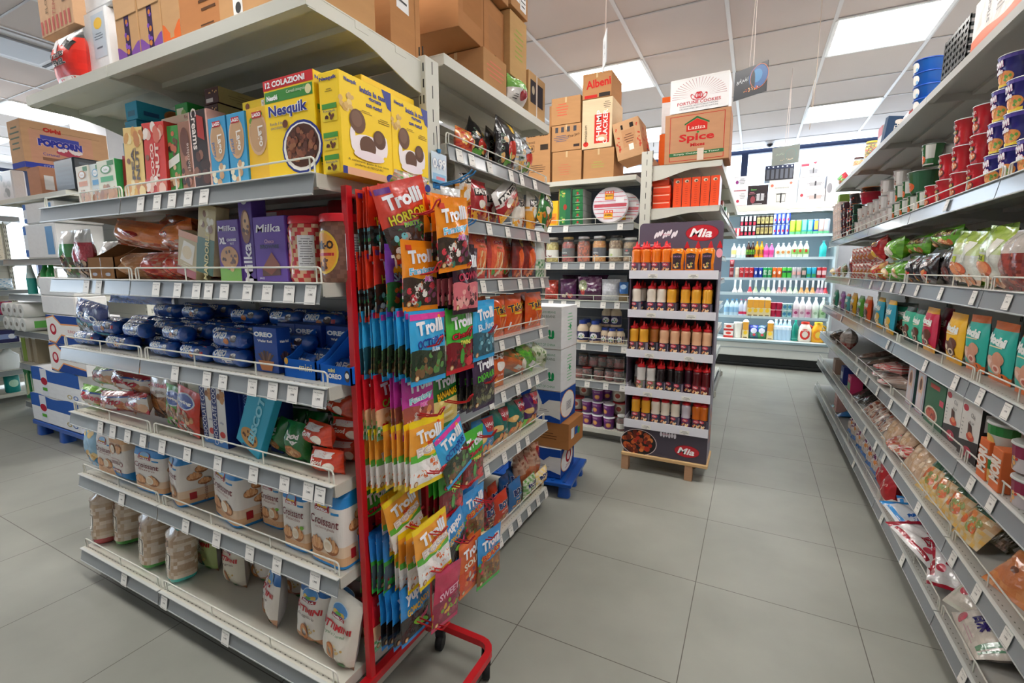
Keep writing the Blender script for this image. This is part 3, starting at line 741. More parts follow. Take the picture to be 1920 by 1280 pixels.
gusto = [('t', 'Nesquik', -.3, .93, .05, '27348b', dict(bold=.04)), ('t', 'Inizia la tua', .12, .9, .055, '27348b', dict(bold=.04, w=.5)), ('t', 'giornata', .16, .835, .055, '27348b', dict(bold=.04)), ('t', 'con gusto!', .14, .765, .06, '27348b', dict(bold=.04)), ('p', [(.3, 1), (.5, 1), (.5, .8), (.42, .82)], '27348b', 1),
         ('s', -.36, .72, .14, .07, 12, .045, ['d9b060', 'e8c878', 'c89c48']), ('e', -.2, .56, .15, .12, '6a4630', 3), ('e', -.22, .58, .1, .08, '7a5640', 4), ('e', .22, .44, .13, .1, '5e3c28', 3), ('e', .2, .455, .08, .06, '6e4c36', 4), ('e', -.02, .33, .16, .11, '64422e', 3), ('e', 0, .32, .34, .13, 'f6eef0', 2), ('e', -.3, .4, .05, .1, 'f6eef0', 2), ('e', .34, .38, .05, .11, 'f6eef0', 2), ('e', 0, .23, .3, .05, 'f4e8ee', 5),
         ('t', 'A colazione gusta la tua tazza', 0, .155, .03, '3a2a18', dict(w=.8)), ('t', 'preferita di NESQUIK!', 0, .115, .03, '3a2a18', dict(w=.55)), ('r', -.5, 0, .5, .075, 'e8b490', 1), ('e', .44, .05, .1, .05, '27348b', 2), ('r', -.5, 0, -.42, .075, '27348b', 2), ('l', .2, .62, .46, .68, 3, '8a6a20'), ('l', -.16, .665, .1, .7, 2, '8a6a20')]
xr = -.972
def gbox(y0, y1, z, h, th, label):
    w = y1-y0
    p = mkbox('cereal_box', 'cereal box', th, w, h, 'fbd420', front=side, right=gusto)
    place(p, xr-th/2, (y0+y1)/2, z, label)
y1_ = ya(736, xr, z6+.1); y2_ = ya(803, xr, z6+.1)
gbox(.935, y1_-.001, z6, .252, .072, 'yellow cereal box turned sideways, nearest the shelf corner, chocolate balls on its side')
gbox(y1_, y2_, z6, .252, .072, 'yellow cereal box turned sideways, further back by the upright')
p = mkbox('cereal_box', 'cereal box', .075, .24, .31, 'f6cc22', [('r', -.4, .88, .2, .97, '4ab4d8', 1)], [('t', 'Nesquik', -.42, .85, .09, '27348b', dict(rot=1.57, w=.2)), ('l', -.3, .6, .4, .95, 9, 'd8a820')])
place(p, -1.09, 1.22, z6, 'tallest yellow cereal box standing behind the sideways ones')
# boxes behind the front row
for zz, c in ((0, '2a93b4'), (.065, '33a3c4')):
    shelfbox(237, 259, 1.02, z6+.245+zz, .063, .26, c, [('r', -.3, .2, .3, .5, '1d7a9a')], right=[('e', .0, .5, .15, .42, 'c8864e'), ('e', .0, .5, .12, .34, 'b06f3c', 2), ('t', 'BISCUITS', .3, .5, .34, '9fd4e0', {}), ('r', -.42, .25, -.22, .5, '1d5a8a', 1)], label='teal box of chocolate chip cookies stacked behind the peanut box, '+('lower one' if zz == 0 else 'upper one'))
shelfbox(238, 259, 1.025, z6, .243, .24, '1f7d9c', label='dark teal box under the two lying teal cookie boxes')
shelfbox(300, 372, 1.0, z6+.236, .028, .12, 'f0e0c0', [('t', 'Ringo', .2, .5, .5, 'b02820', {}), ('r', .3, 0, .5, 1, 'e0a030')], label='white and orange box lying on top of the coconut boxes')
shelfbox(345, 368, 1.02, z6, .32, .12, '2f9a44', [('r', -.35, .78, .2, .95, 'e8f0d0', 1), ('e', .2, .88, .2, .05, '8ac060', 2)], label='green box standing behind the brown chocolate biscuit box')
for zz in (0, .052):
    shelfbox(385, 411, 1.02, z6+.24+zz, .05, .26, '4a2420', [('r', -.4, .1, .1, .35, 'd8d0c8', 1), ('s', .1, .7, .3, .1, 5, .04, ['e8b870'])], right=[('r', -.5, 0, .5, 1, 'b0a06a'), ('l', -.4, .2, .4, .8, 4, '8a7c4c')], label='dark brown chocolate box lying high behind the wafers, '+('lower one' if zz == 0 else 'upper one'))
shelfbox(386, 411, 1.025, z6, .238, .24, '5a3028', label='brown carton under the dark chocolate boxes')

# ------------------------------------------------------------------ biscuit bag shelf
z5 = AZ[2]
def pch(pl, pr, Yc, z, h, d, col, front=(), name='biscuit_bag', cat='biscuit bag', label='', rz=0, rx=0, ry=0, X=None, w=None, **k):
    x, ww = span(pl, pr, Yc, z); w = w or ww*.98
    p = mkpouch(name, cat, w, h, d, col, front, **k)
    return place(p, x if X is None else X, Yc+d/2, z, label, rz, rx, ry)
pch(110, 134, .945, z5, .2, .06, bands((.45, ['5a3a28', '3f7a3a']), (.75, '3f9a50'), (1, 'e4e2dc')), [('t', 'Perugi', 0, .8, .05, '8a1a20', {}), ('s', 0, .3, .35, .2, 20, .09, ['c8a078', '4a2a1c', 'e8d0a0'])], seed=3, label='green and white bag of chocolates at the left end of the biscuit shelf')
pch(134, 165, .945, z5, .2, .06, bands((.35, ['4a2a20', '6a4030']), (.7, 'c8203c'), (1, 'e8e6e2')), [('t', 'Perugi', 0, .8, .05, '8a1a20', {}), ('e', 0, .55, .38, .2, 'd02840'), ('s', 0, .2, .4, .17, 26, .07, ['c8a078', '4a2a1c', '8a5a38'], dict(L=2)), ('s', 0, .6, .25, .1, 8, .05, ['f4e0e0'], dict(L=2))], seed=4, label='red and white bag of chocolates beside the green one on the biscuit shelf')
pch(165, 200, 1.04, z5, .17, .05, bands((.4, '5a3a30'), (1, 'b8b4b0')), [('e', 0, .4, .35, .12, 'b02030')], seed=6, rx=-.3, label='silver and red bag leaning behind the open brown tray')
def tray(w, d, h, hb, col, inner, name, cat, label, x, y, z, rz=0, cut=.5, art_front=()):
    q = MB(); t = .004; c = hx(col)
    q.box(-w/2, w/2, d/2-t, d/2, 0, hb, c, 'carton'); q.box(-w/2, w/2, -d/2+t, d/2-t, 0, t, c, 'carton')
    q.box(-w/2, w/2, -d/2, -d/2+t, 0, h*cut, c, 'carton')
    for s in (-1, 1):
        v = []; n = 8
        for i in range(n+1):
            k = i/n; v.append((-d/2+d*k, h*cut+(hb-h*cut)*(k*k*(3-2*k))))
        a = s*w/2; b = a-s*t
        P = [(a, yy, 0) for yy, _ in v]+[(a, yy, zz) for yy, zz in v]+[(b, yy, 0) for yy, _ in v]+[(b, yy, zz) for yy, zz in v]; m = n+1
        f = []
        for i in range(n): f += [(i, i+1, m+i+1, m+i), (2*m+i, 3*m+i, 3*m+i+1, 2*m+i+1), (m+i, m+i+1, 3*m+i+1, 3*m+i)]
        f.append((0, m, 3*m, 2*m)); f.append((n, 2*m+n, 3*m+n, m+n)); q.add(P, f, c, 'carton')
    cn = Can(q, lambda u, v, o: (u, np.full_like(u, -d/2)-o, v)); art(cn, w, h, art_front)
    p = Proto(name, cat, q.mesh(name)); return place(p, x, y, z, label, rz)
x, w = span(168, 217, .95, z5)
tray(w, .18, .14, .17, 'a5784e', 0, 'display_tray', 'cardboard tray', 'open brown cardboard tray with arched sides on the biscuit shelf', x, 1.04, z5, cut=.6, art_front=[('r', -.01, 0, .01, .6, '7a5434'), ('e', -.25, .12, .1, .05, '6a4428'), ('e', .25, .12, .1, .05, '6a4428')])
org = bands((.3, ['d8b8a0', 'c8542c']), (.8, ['e8823c', 'f08f4c', 'e07a38']), (1, 'd9642c'))
oart = [('e', .0, .5, .16, .12, 'c02820'), ('t', 'Bauletti', 0, .5, .08, 'f8e8d0', dict(L=3, bold=.03)), ('l', -.1, .15, .1, .3, 4, '6a2a18')]
for a, b, Y, z, h, d, rz, ry, sd in ((205, 288, .955, z5+.1, .1, .1, .1, .12, 11), (284, 344, .955, z5+.105, .1, .1, -.1, -.05, 12)):
    pch(a, b, Y, z, h, d, org, oart, seed=sd, rz=rz, ry=ry, label='plump orange bag of rolls lying on top of the red ones, '+('left of the other' if sd == 11 else 'right of the other'))
redb = bands((.5, ['c82a2c', 'b83028', 'e0603c', 'd89878']), (1, ['d9a488', 'd04030', 'c8845c']))
for a, b, sd in ((216, 258, 13), (254, 297, 14), (293, 336, 15)):
    pch(a, b, .955, z5, .1, .1, redb if sd > 13 else bands((1, ['d8a478', 'c89060', 'e0b48c'])), [('e', 0, .5, .3, .25, 'd03a30' if sd > 13 else 'd8a070'), ('e', .05, .5, .18, .16, 'e8604a' if sd > 13 else 'e0b080', 2)], seed=sd, label='glossy bag of round red buns on the biscuit shelf' if sd > 13 else 'glossy bag of plain round buns beside the brown tray')
pch(280, 345, 1.1, z5+.14, .12, .1, org, [('e', 0, .45, .3, .2, 'e06a4a')], seed=17, rx=-.2, label='orange bag piled at the back above the roll bags')
pch(335, 400, 1.12, z5+.13, .07, .1, bands((1, ['d9582c', 'e06a34'])), seed=18, label='long orange bag lying at the back behind the nougat box')
for a, b, sd in ((210, 290, 19), (285, 345, 20), (340, 412, 21)): pch(a, b, 1.14, z5, .14, .1, redb, seed=sd, label='bag of buns in the back row of the biscuit shelf')
shelfbox(331, 366, .945, z5, .15, .05, 'd9c8a0', [('r', -.5, 0, .5, .18, 'a82a2c'), ('p', [(-.35, .35), (.3, .3), (.4, .75), (-.2, .8)], 'f4ead8', 1), ('e', 0, .55, .25, .15, 'e8d0a0', 2), ('r', -.5, .85, .5, 1, 'd98a4c'), ('l', -.3, .2, .3, .3, 2, 'f4e8d0')], ry=.24, label='beige and orange biscuit box tilting right on the biscuit shelf')
shelfbox(368, 400, .945, z5, .225, .045, 'd8c89c', [('r', -.5, 0, .5, .52, '1f5a34'), ('t', 'MANDORLE', .1, .27, .1, 'e8d890', dict(rot=1.57, bold=.03)), ('s', 0, .75, .35, .18, 12, .12, ['e8dcb8', '8a5a38', '6a9a4a', 'f4ecd8']), ('r', -.5, .94, .5, 1, 'c8b484')], ry=.22, name='nougat_box', cat='nougat box', label='tall green and cream nougat box leaning right, beside the purple packs')
mk = 'f4f0fa'
shelfbox(415, 455, .94, z5, .19, .05, '6a4aa0', [('r', -.5, 0, .5, .17, '8ac83c'), ('w', -.5, .5, 0, .2, '7cba34', dict(amp=.02)), ('t', 'Milka', 0, .86, .09, mk, dict(bold=.02, shear=.2, w=.85)), ('t', 'XL', -.26, .66, .11, mk, dict(bold=.06)), ('t', 'COOKIES', .16, .67, .045, mk, dict(bold=.03)), ('t', 'NUT', .18, .61, .035, mk, {}), ('e', 0, .38, .42, .19, 'c89050', 1), ('s', 0, .38, .34, .14, 14, .055, CHO, dict(L=2)), ('e', .1, .2, .1, .05, 'e0b878', 2)], label='purple box of cookies with a green base band on the biscuit shelf')
shelfbox(457, 482, .945, z5, .255, .05, '5f4396', [('t', 'Milka', .0, .2, .16, mk, dict(rot=1.57, bold=.02)), ('e', 0, .62, .36, .2, '8a5028'), ('e', .05, .66, .24, .14, 'd9a870', 2), ('s', 0, .6, .2, .12, 6, .1, CHO, dict(L=3)), ('e', 0, .93, .24, .05, 'f4f4fa', 1)], label='tall narrow purple biscuit box with a long wafer picture')
shelfbox(482, 541, .935, z5, .19, .07, '6846a6', [('t', 'Milka', 0, .82, .12, mk, dict(bold=.02, shear=.2, w=.78)), ('t', 'Choco', 0, .62, .06, 'd9a8c8', dict(bold=.02)), ('t', 'BROWNIE', 0, .54, .06, '2a1a5a', dict(bold=.05, w=.6)), ('p', [(-.28, .2), (.05, .45), (.3, .25), (.3, .1), (-.28, .08)], '5a3022', 1), ('p', [(-.28, .2), (.05, .45), (.3, .25), (0, .1)], '8a4a34', 2), ('t', 'BAKES', -.3, .05, .03, mk, {})], right=[('t', 'Milka', 0, .6, .08, mk, dict(rot=1.57))], label='wide purple box of brownies between the slim purple box and the jars')
shelfbox(490, 640, 1.16, z5, .245, .1, 'b01c24', [('r', -.45, .8, -.2, .98, 'e8e0e0', 1), ('r', -.5, .3, .5, .33, '8a1018', 1)], name='gift_box', cat='gift box', label='wide dark red box standing behind the purple brownie box')
# lidded jars of wafer sticks
def lid_mesh(r, h, col, n=28):
    q = MB(); c = hx(col); q.loft([(0, r, r, 2, c), (h*.8, r, r, 2, c), (h, r*.96, r*.96, 2, c)], n, 'plastic')
    q.loft([(h*.02, r*1.015, r*1.015, 2, c), (h*.25, r*1.015, r*1.015, 2, c)], n, 'plastic'); return q.mesh('lid')
def shifted(me, z):
    me.transform(Matrix.Translation((0, 0, z))); return me
def stick_jar(r, h, stripe, lbl, word):
    rr = random.Random(2)
    def cf(i, t, row):
        k = int(t*20 + i*1.3) % 2
        return hx(stripe[0]) if k else hx(stripe[1])
    n = 14; L = Loft([(h*i/n, r*(.93 if i in (0, n) else 1), stripe[0]) for i in range(n+1)], 40, 'liquid', colfn=cf)
    c = L.wrap
    c.ell(-.3*r, h*.5, r*.75, h*.36, lbl[0], 1, n=26); c.ell(-.3*r, h*.5, r*.68, h*.32, lbl[1], 2, n=26)
    c.text(word, -.3*r, h*.62, h*.14, '3a1808', 3, bold=.05, w=r*1.1); c.rect(-.85*r, h*.44, .25*r, h*.49, 'c8202c', 3)
    c.scat(-.3*r, h*.3, .3*r, h*.08, 10, r*.1, ['6a3a20', '8a5030', '4a2412'], 3)
    c.rect(.75*r, h*.2, 1.5*r, h*.8, 'dfe0e2', 2); c.lines(.8*r, h*.25, 1.45*r, h*.76, 12, '6a6a70', 3)
    return Proto('wafer_jar', 'jar', L.done('wafer_jar'), [('lid', shifted(lid_mesh(r*.98, .022, 'd3202c'), h), 'glossy red lid')])
x, w = span(541, 597, .96, z5); r = w/2*.98
place(stick_jar(r, .165, ('c83438', 'dcb08c'), ('e8c040', 'e87088'), 'Stik-O'), x, .935+r, z5, 'clear jar of red striped wafer sticks with a red lid', rz=-.5)
x2, w2 = span(600, 660, .96, z5); p2 = stick_jar(r, .165, ('7a5040', '6a4434'), ('f0c838', 'f4a838'), 'Stik-O')
place(p2, x+2*r+.006, .935+r, z5, 'clear jar of brown wafer sticks with a red lid and yellow label', rz=.15)
for k in (0, 1):
    q = Loft([(0, .045, 'a01820'), (.24, .05, '8a1018'), (.262, .044, '700c14')], 24); pr = Proto('gift_tin', 'tin', q.done('gift_tin'))
    place(pr, -1.27+k*.13, 1.2, z5, 'tall dark red tin in the shade behind the wafer jars')

# ------------------------------------------------------------------ blue sandwich biscuit shelf
z4 = AZ[3]
OB = bands((1, ['1450a8', '0f4898', '1a5cb8']))
def roll(L_, r, sd, dark=False, word='OREO'):
    """long sealed roll of biscuits lying along X"""
    q = MB(); rr = random.Random(sd); n = 18; P = []
    for i in range(n+1):
        t = i/n; k = r*(.35 + .65*min(1, min(t, 1-t)*14)**.6)*(1+rr.uniform(-.03, .03)); P.append((t*L_-L_/2, k, k, 2.3, hx('1352ac' if not dark else '0d2f6a')))
    s = MB(); s.loft(P, 20, 'film')
    V = np.concatenate(s.V); V = np.stack([V[:, 2], V[:, 1], V[:, 0]], -1); s.V = [V]; s.F = [f[::-1] for f in s.F]
    e = L_/2
    for sg in (-1, 1): s.add([(sg*(e-.002), -r*.7, -.001), (sg*(e-.002), r*.7, -.001), (sg*(e+.014), r*.85, .001), (sg*(e+.014), -r*.85, .001)], [(0, 1, 2, 3), (3, 2, 1, 0)], hx('1a5cb8'), 'film')
    Z = [p[0] for p in P]; A = [p[1] for p in P]
    def f(u, v, o):
        a = np.interp(u, Z, A)+o; t = v/r; return u, -a*np.cos(t), a*np.sin(t)
    c = Can(s, f, step=.014, fin='print')
    c.text(word, -L_*.18, r*.55, r*.8, 'ffffff', 2, bold=.05, w=L_*.38, out='7ab8e8', outw=.04)
    c.ell(L_*.24, r*.45, L_*.1, r*.6, '2a1a18', 1); c.ell(L_*.24, r*.5, L_*.08, r*.2, 'f4f0e8', 2); c.ell(L_*.24, r*.2, L_*.1, r*.35, '3a2420', 2)
    if sd % 3 == 0: c.rect(L_*.34, -.1*r, L_*.44, r*1.2, 'c02838', 1)
    if sd % 3 == 1: c.rect(-L_*.1, -r*.9, L_*.2, -r*.1, 'd8dce4', 1)
    if sd % 2: c.ell(L_*.02, -r*.1, L_*.08, r*.35, 'c87830', 1)
    return Proto('biscuit_roll', 'biscuit roll', s.mesh('biscuit_roll'))
RL = [roll(.175, .029, k) for k in range(6)]
def putroll(px, Y, z, k, label, rz=0., ry=0.): place(RL[k % 6], xa(px, Y, z), Y, z, label, rz, ry=ry)
for i, px in enumerate((172, 234)): putroll(px, .975, z4, i, 'blue biscuit roll at the front left end of the blue shelf, bottom layer', R.uniform(-.08, .08))
for i, px in enumerate((208, 262)): putroll(px, .98, z4+.055, i+3, 'blue biscuit roll at the front left end of the blue shelf, upper layer', R.uniform(-.15, .15))
for i, px in enumerate((318, 372, 438)): putroll(px, .975, z4, i+2, 'blue biscuit roll in the middle of the blue shelf, bottom layer', R.uniform(-.1, .1))
for i, px in enumerate((338, 440)): putroll(px, .985, z4+.055, i*4+1, 'blue biscuit roll in the middle of the blue shelf, upper layer', R.uniform(-.15, .15))
for r_, Y in enumerate((1.06, 1.15, 1.25)):
    for lay in range(3 if r_ else 2):
        for i in range(7):
            if r_ == 0 and lay == 0 and i > 4: continue
            if lay == 2 and i in (0, 3): continue
            place(RL[(i*5+lay+r_) % 6], -2.5+i*.19+R.uniform(-.015, .015)+(.02*lay), Y+R.uniform(-.008, .008), z4+.055*lay, 'blue biscuit roll on the blue shelf, '+['bottom', 'middle', 'top'][lay]+' layer, '+['second', 'third', 'back'][r_]+' row', R.uniform(-.07, .07))
ob = pch(134, 190, .955, z4, .155, .07, bands((.18, '3a2a2c'), (.45, '5ab8d0'), (1, '1a3c94')), [('s', 0, .22, .4, .1, 16, .08, ['3a2420', 'e8e4dc', '5a4038'], dict(L=1)), ('t', 'OREO', 0, .62, .16, 'fff', dict(bold=.03, w=.75, out='4a90d8', outw=.04, arc=1.5)), ('w', -.5, .5, .3, .42, '46a8c8', dict(amp=.02))], seed=23, ry=.12, label='blue standing bag of small biscuits at the left end of the blue shelf')
pch(180, 300, 1.2, z4+.155, .1, .1, OB, [('t', 'OREO', 0, .5, .3, 'c8d8f0', dict(bold=.04))], seed=24, rx=-.4, label='dark blue bag piled high at the back of the blue shelf')
wf = [('t', 'OREO', -.05, .84, .11, 'fff', dict(bold=.05, w=.8, out='5aa0e0', outw=.04)), ('t', 'Wafer Roll', 0, .7, .06, 'fff', dict(bold=.03, w=.62)), ('p', [(-.22, .04), (.22, .04), (.34, .26), (-.34, .26)], 'c87838', 2)] + [('p', [(-.03+d*.25, .2), (.03+d*.25, .2), (.05+d, .5-abs(d)*.3), (-.05+d, .5-abs(d)*.3)], c, 1) for d, c in ((-.3, '5a3a2c'), (-.18, '7a5644'), (-.06, '4a2c20'), (.08, '6a4838'), (.2, '8a6450'), (.3, '4a2c20'))]
shelfbox(480, 524, .955, z4, .145, .05, '1447a0', wf, right=wf[1:2]+wf[3:], name='wafer_box', cat='wafer box', label='blue wafer stick box standing at the front of the blue shelf')
for i, (a, b) in enumerate(((527, 560), (560, 610), (606, 655))): shelfbox(a, b, 1.07, z4, .145, .05, '123c8c', wf[:2], name='wafer_box', cat='wafer box', label='dark blue wafer stick box in the second row behind the open trays')
x, w = span(536, 596, .95, z4); tray(w, .15, .07, .14, '1c66c8', 0, 'display_tray', 'display tray', 'open blue tray with brown inside, left of its twin on the blue shelf', x, 1.02, z4, cut=.8, art_front=[('e', -.4, .7, .06, .15, 'e8b030'), ('t', 'mini', .2, .5, .3, 'f4e8a0', {})])
x, w = span(603, 662, .95, z4); tray(w, .15, .085, .13, '1c6ad0', 0, 'display_tray', 'display tray', 'open blue tray with biscuit print at the right end of the blue shelf', x, 1.02, z4, cut=.6, art_front=[('t', 'mini', -.1, .45, .14, 'f4f0a0', dict(bold=.04)), ('t', 'OREO', .0, .25, .18, 'fff', dict(bold=.05)), ('e', .38, .3, .08, .2, '2a1c1c'), ('e', .38, .32, .06, .1, 'e8e4dc', 2)])
for i in range(5):
    p = mkpouch('snack_packet', 'snack packet', .09, .06, .03, OB, [('t', 'OREO', 0, .5, .4, 'fff', dict(bold=.05)), ('e', .3, .4, .12, .25, 'd8842c')], seed=60+i) if i < 2 else p
    place(p, (-1.235, -1.2, -1.225, -1.08, -1.065)[i], (.985, 1.02, 1.06, .99, 1.04)[i], z4+.008+(i % 3)*.012, 'small blue snack packet inside the '+('left' if i < 3 else 'right')+' open blue tray', R.uniform(-.3, .3), rx=-.5+R.uniform(-.2, .2))

# ------------------------------------------------------------------ mixed biscuit shelf
z3 = AZ[4]
def bel(c1, c2): return bands((.14, c1), (.86, ['e8e4dc', 'f0ece4']), (1, c1)), [('w', -.5, .5, 0, .26, c1, dict(amp=.06)), ('w', -.5, .5, .8, 1, c2, dict(amp=0)), ('t', 'Belino', 0, .58, .3, 'c01c34', dict(bold=.05, w=.66, shear=.15)), ('s', -.3, .28, .14, .16, 7, .08, ['d89868', 'e8b890', 'b86a44']), ('s', .32, .3, .12, .16, 5, .08, ['c87848', 'e8b890']), ('w', -.5, .5, .74, .8, '2a5ab0', dict(amp=0))]
for i, (a, b, Y, zz, c1, c2, rz, ry) in enumerate(((146, 192, .945, .0, '8ad43c', '76c02c', .1, .05), (160, 212, .97, .085, '8ad43c', '6ab828', -.15, -.12), (186, 238, .945, .0, 'b81c34', 'c8283c', .1, -.08), (216, 277, .945, .0, 'c8203c', 'b81430', -.2, -.14), (205, 262, .98, .085, '9c1830', 'a81c34', .12, .1), (240, 290, 1.0, .075, '9c1830', 'c0305a', 0, .2))):
    bc, ops = bel(c1, c2)
    pch(a, b, Y, z3+zz, .09, .08, bc, ops, seed=30+i, rz=rz, ry=ry, name='croissant_bag', cat='snack bag', label=('lime green' if i < 2 else 'dark red')+' and white filled snack bag, '+('top' if zz else 'bottom')+' layer at the left end')
pch(276, 330, .985, z3, .2, .06, bands((.5, '8a5230'), (1, 'd8cfc4')), [('w', -.5, .5, 0, .5, '9a6238', dict(amp=.03)), ('t', 'nutella', .05, .74, .1, 'c8202c', dict(bold=.05, w=.78)), ('t', 'biscuits', .08, .6, .07, '6a4428', dict(shear=.2)), ('e', -.05, .33, .3, .13, 'c88850', 2), ('e', -.05, .33, .24, .1, 'b87440', 3), ('s', 0, .1, .35, .06, 8, .1, CHO, dict(L=2))], seed=37, label='white and brown bag of hazelnut biscuits standing behind the green packet')
def sw(c, sub): return [('e', 0, .74, .4, .17, 'd8e4f0'), ('e', 0, .74, .35, .145, '1a4aa8', 2), ('t', 'Swing', 0, .73, .085, 'fff', dict(bold=.05, L=3, w=.6)), ('s', 0, .4, .36, .14, 22, .08, BRN+['d8a070']), ('s', 0, .12, .3, .08, 8, .1, CHO+['e8e0d0']), ('t', sub, -.1, .2, .04, 'fff', dict(L=3))]
pch(305, 344, .955, z3, .165, .04, bands((1, '4ab02c')), sw(0, 'Pistachio'), seed=38, ry=.12, fin='film', label='green packet of nut biscuits leaning right beside the red one')
pch(330, 372, .94, z3, .175, .04, bands((1, 'd83420')), sw(0, 'Cotton'), seed=39, ry=.18, label='red packet of nut biscuits leaning right beside the green one')
shelfbox(358, 384, .955, z3, .1, .05, '9a5a4a', [('r', -.1, .3, .45, .75, 'e8dcb0', 1), ('s', -.2, .7, .2, .2, 6, .12, BRN)], ry=.2, label='small brown packet with a cream label behind the red packet')
ck1 = [('r', -.5, 0, -.1, 1, '16327c', 0), ('t', 'CHOCOLATE COOKIES', -.28, .55, .17*.55, 'f4f4f8', dict(rot=1.57, w=3.2)), ('s', .22, .8, .2, .14, 8, .15, BRN), ('t', 'chip', .2, .38, .05, '16327c', {}), ('e', .2, .2, .2, .05, 'c0302c'), ('w', -.5, .5, 0, .08, '3a7ac0', dict(amp=.02))]
for i, (a, b) in enumerate(((382, 406), (408, 434))): shelfbox(a, b, .945, z3, .235, .05, 'e4e2e0', ck1, right=[('r', -.5, 0, .5, 1, '16327c')], ry=(-.02, .03)[i], label='tall white and blue box of chocolate cookies on the mixed biscuit shelf')
ck2 = [('t', 'CHOCOLATE COOKIES', 0, .58, .26*.4, '9ab8e8', dict(rot=1.57, w=2.9)), ('e', .0, .15, .34, .07, 'b07848', 1), ('s', 0, .15, .25, .05, 6, .07, CHO, dict(L=2))]
for i, (a, b) in enumerate(((436, 455), (459, 479), (483, 502))): shelfbox(a, b, .97+.02*i, z3, .23, .05, '16327c', ck2, label='tall dark blue box of chocolate cookies beside the white and blue ones')
shelfbox(506, 530, .99, z3, .225, .05, '122a68', ck2, label='dark navy box standing behind the leaning teal biscuit box')
shelfbox(448, 492, .935, z3, .24, .03, '35a8c8', [('e', -.02, .2, .36, .13, 'c89450'), ('s', -.02, .2, .28, .1, 18, .05, CHO, dict(L=2)), ('t', 'BISCOTTO', .08, .68, .3*.42, '8ad4e4', dict(rot=1.57, w=2.1, bold=.05)), ('r', -.2, .02, .1, .05, '1a4a8c', 2)], ry=.47, label='long teal box with a chocolate chip cookie, leaning steeply right')
gd = [('t', 'Good', -.05, .74, .13, 'f4f8f0', dict(rot=-.1, bold=.06, w=.6)), ('t', 'Day', 0, .6, .12, 'f4f8f0', dict(rot=-.1, bold=.06, w=.5)), ('e', -.05, .3, .4, .17, 'c8844c'), ('e', -.05, .3, .34, .14, 'dda066', 2), ('s', -.05, .3, .26, .1, 10, .08, ['b87440', 'e8b880'], dict(L=3))]
def pillow(w, h, d, col, ops, sd, name, cat): return mkpouch(name, cat, w, h, d, col, ops, seed=sd, seal=.04)
G1 = pillow(.1, .13, .075, bands((1, '1f7a3a')), gd, 41, 'biscuit_packet', 'biscuit packet')
for k, (px, Y, zz, rz) in enumerate(((528, 1.0, 0, -.15), (566, .975, 0, .1))): place(G1, xa(px, Y, z3), Y, z3+zz, 'shiny green biscuit packet standing at the front of the mixed shelf', rz, ry=.1)
for k, (px, Y, zz) in enumerate(((560, 1.08, 0), (600, 1.09, 0), (640, 1.12, 0), (575, 1.13, .12), (620, 1.15, .1))): place(G1, xa(px, Y, z3), Y, z3+zz, 'shiny green biscuit packet in the back row of the mixed shelf' if zz == 0 else 'shiny green biscuit packet piled on the back row', R.uniform(-.2, .2))
O1 = pillow(.12, .075, .085, bands((1, ['c8381c', 'd84424'])), [('e', .25, .4, .14, .22, 'f0e8d8'), ('t', 'Good', -.1, .6, .2, 'f8e8d8', dict(bold=.04)), ('s', -.3, .3, .12, .14, 6, .05, ['e8b050']), ('p', [(-.35, .75), (.3, .75), (.3, .93), (-.35, .93)], 'f0ece8', 1)], 42, 'biscuit_packet', 'biscuit packet')
for k, (px, Y, zz, rz, L_) in enumerate(((618, .965, 0, .1, 'shiny orange-red biscuit packet lowest at the right end of the mixed shelf'), (606, .99, .07, -.15, 'shiny orange-red biscuit packet on top of the lowest one'), (648, 1.05, .0, .3, 'shiny orange-red biscuit packet behind the lowest one'), (655, 1.04, .07, .2, 'shiny orange-red biscuit packet second layer behind'), (650, 1.06, .14, -.3, 'topmost shiny orange-red biscuit packet beside the red pole'))): place(O1, xa(px, Y, z3), Y, z3+zz, L_, rz)

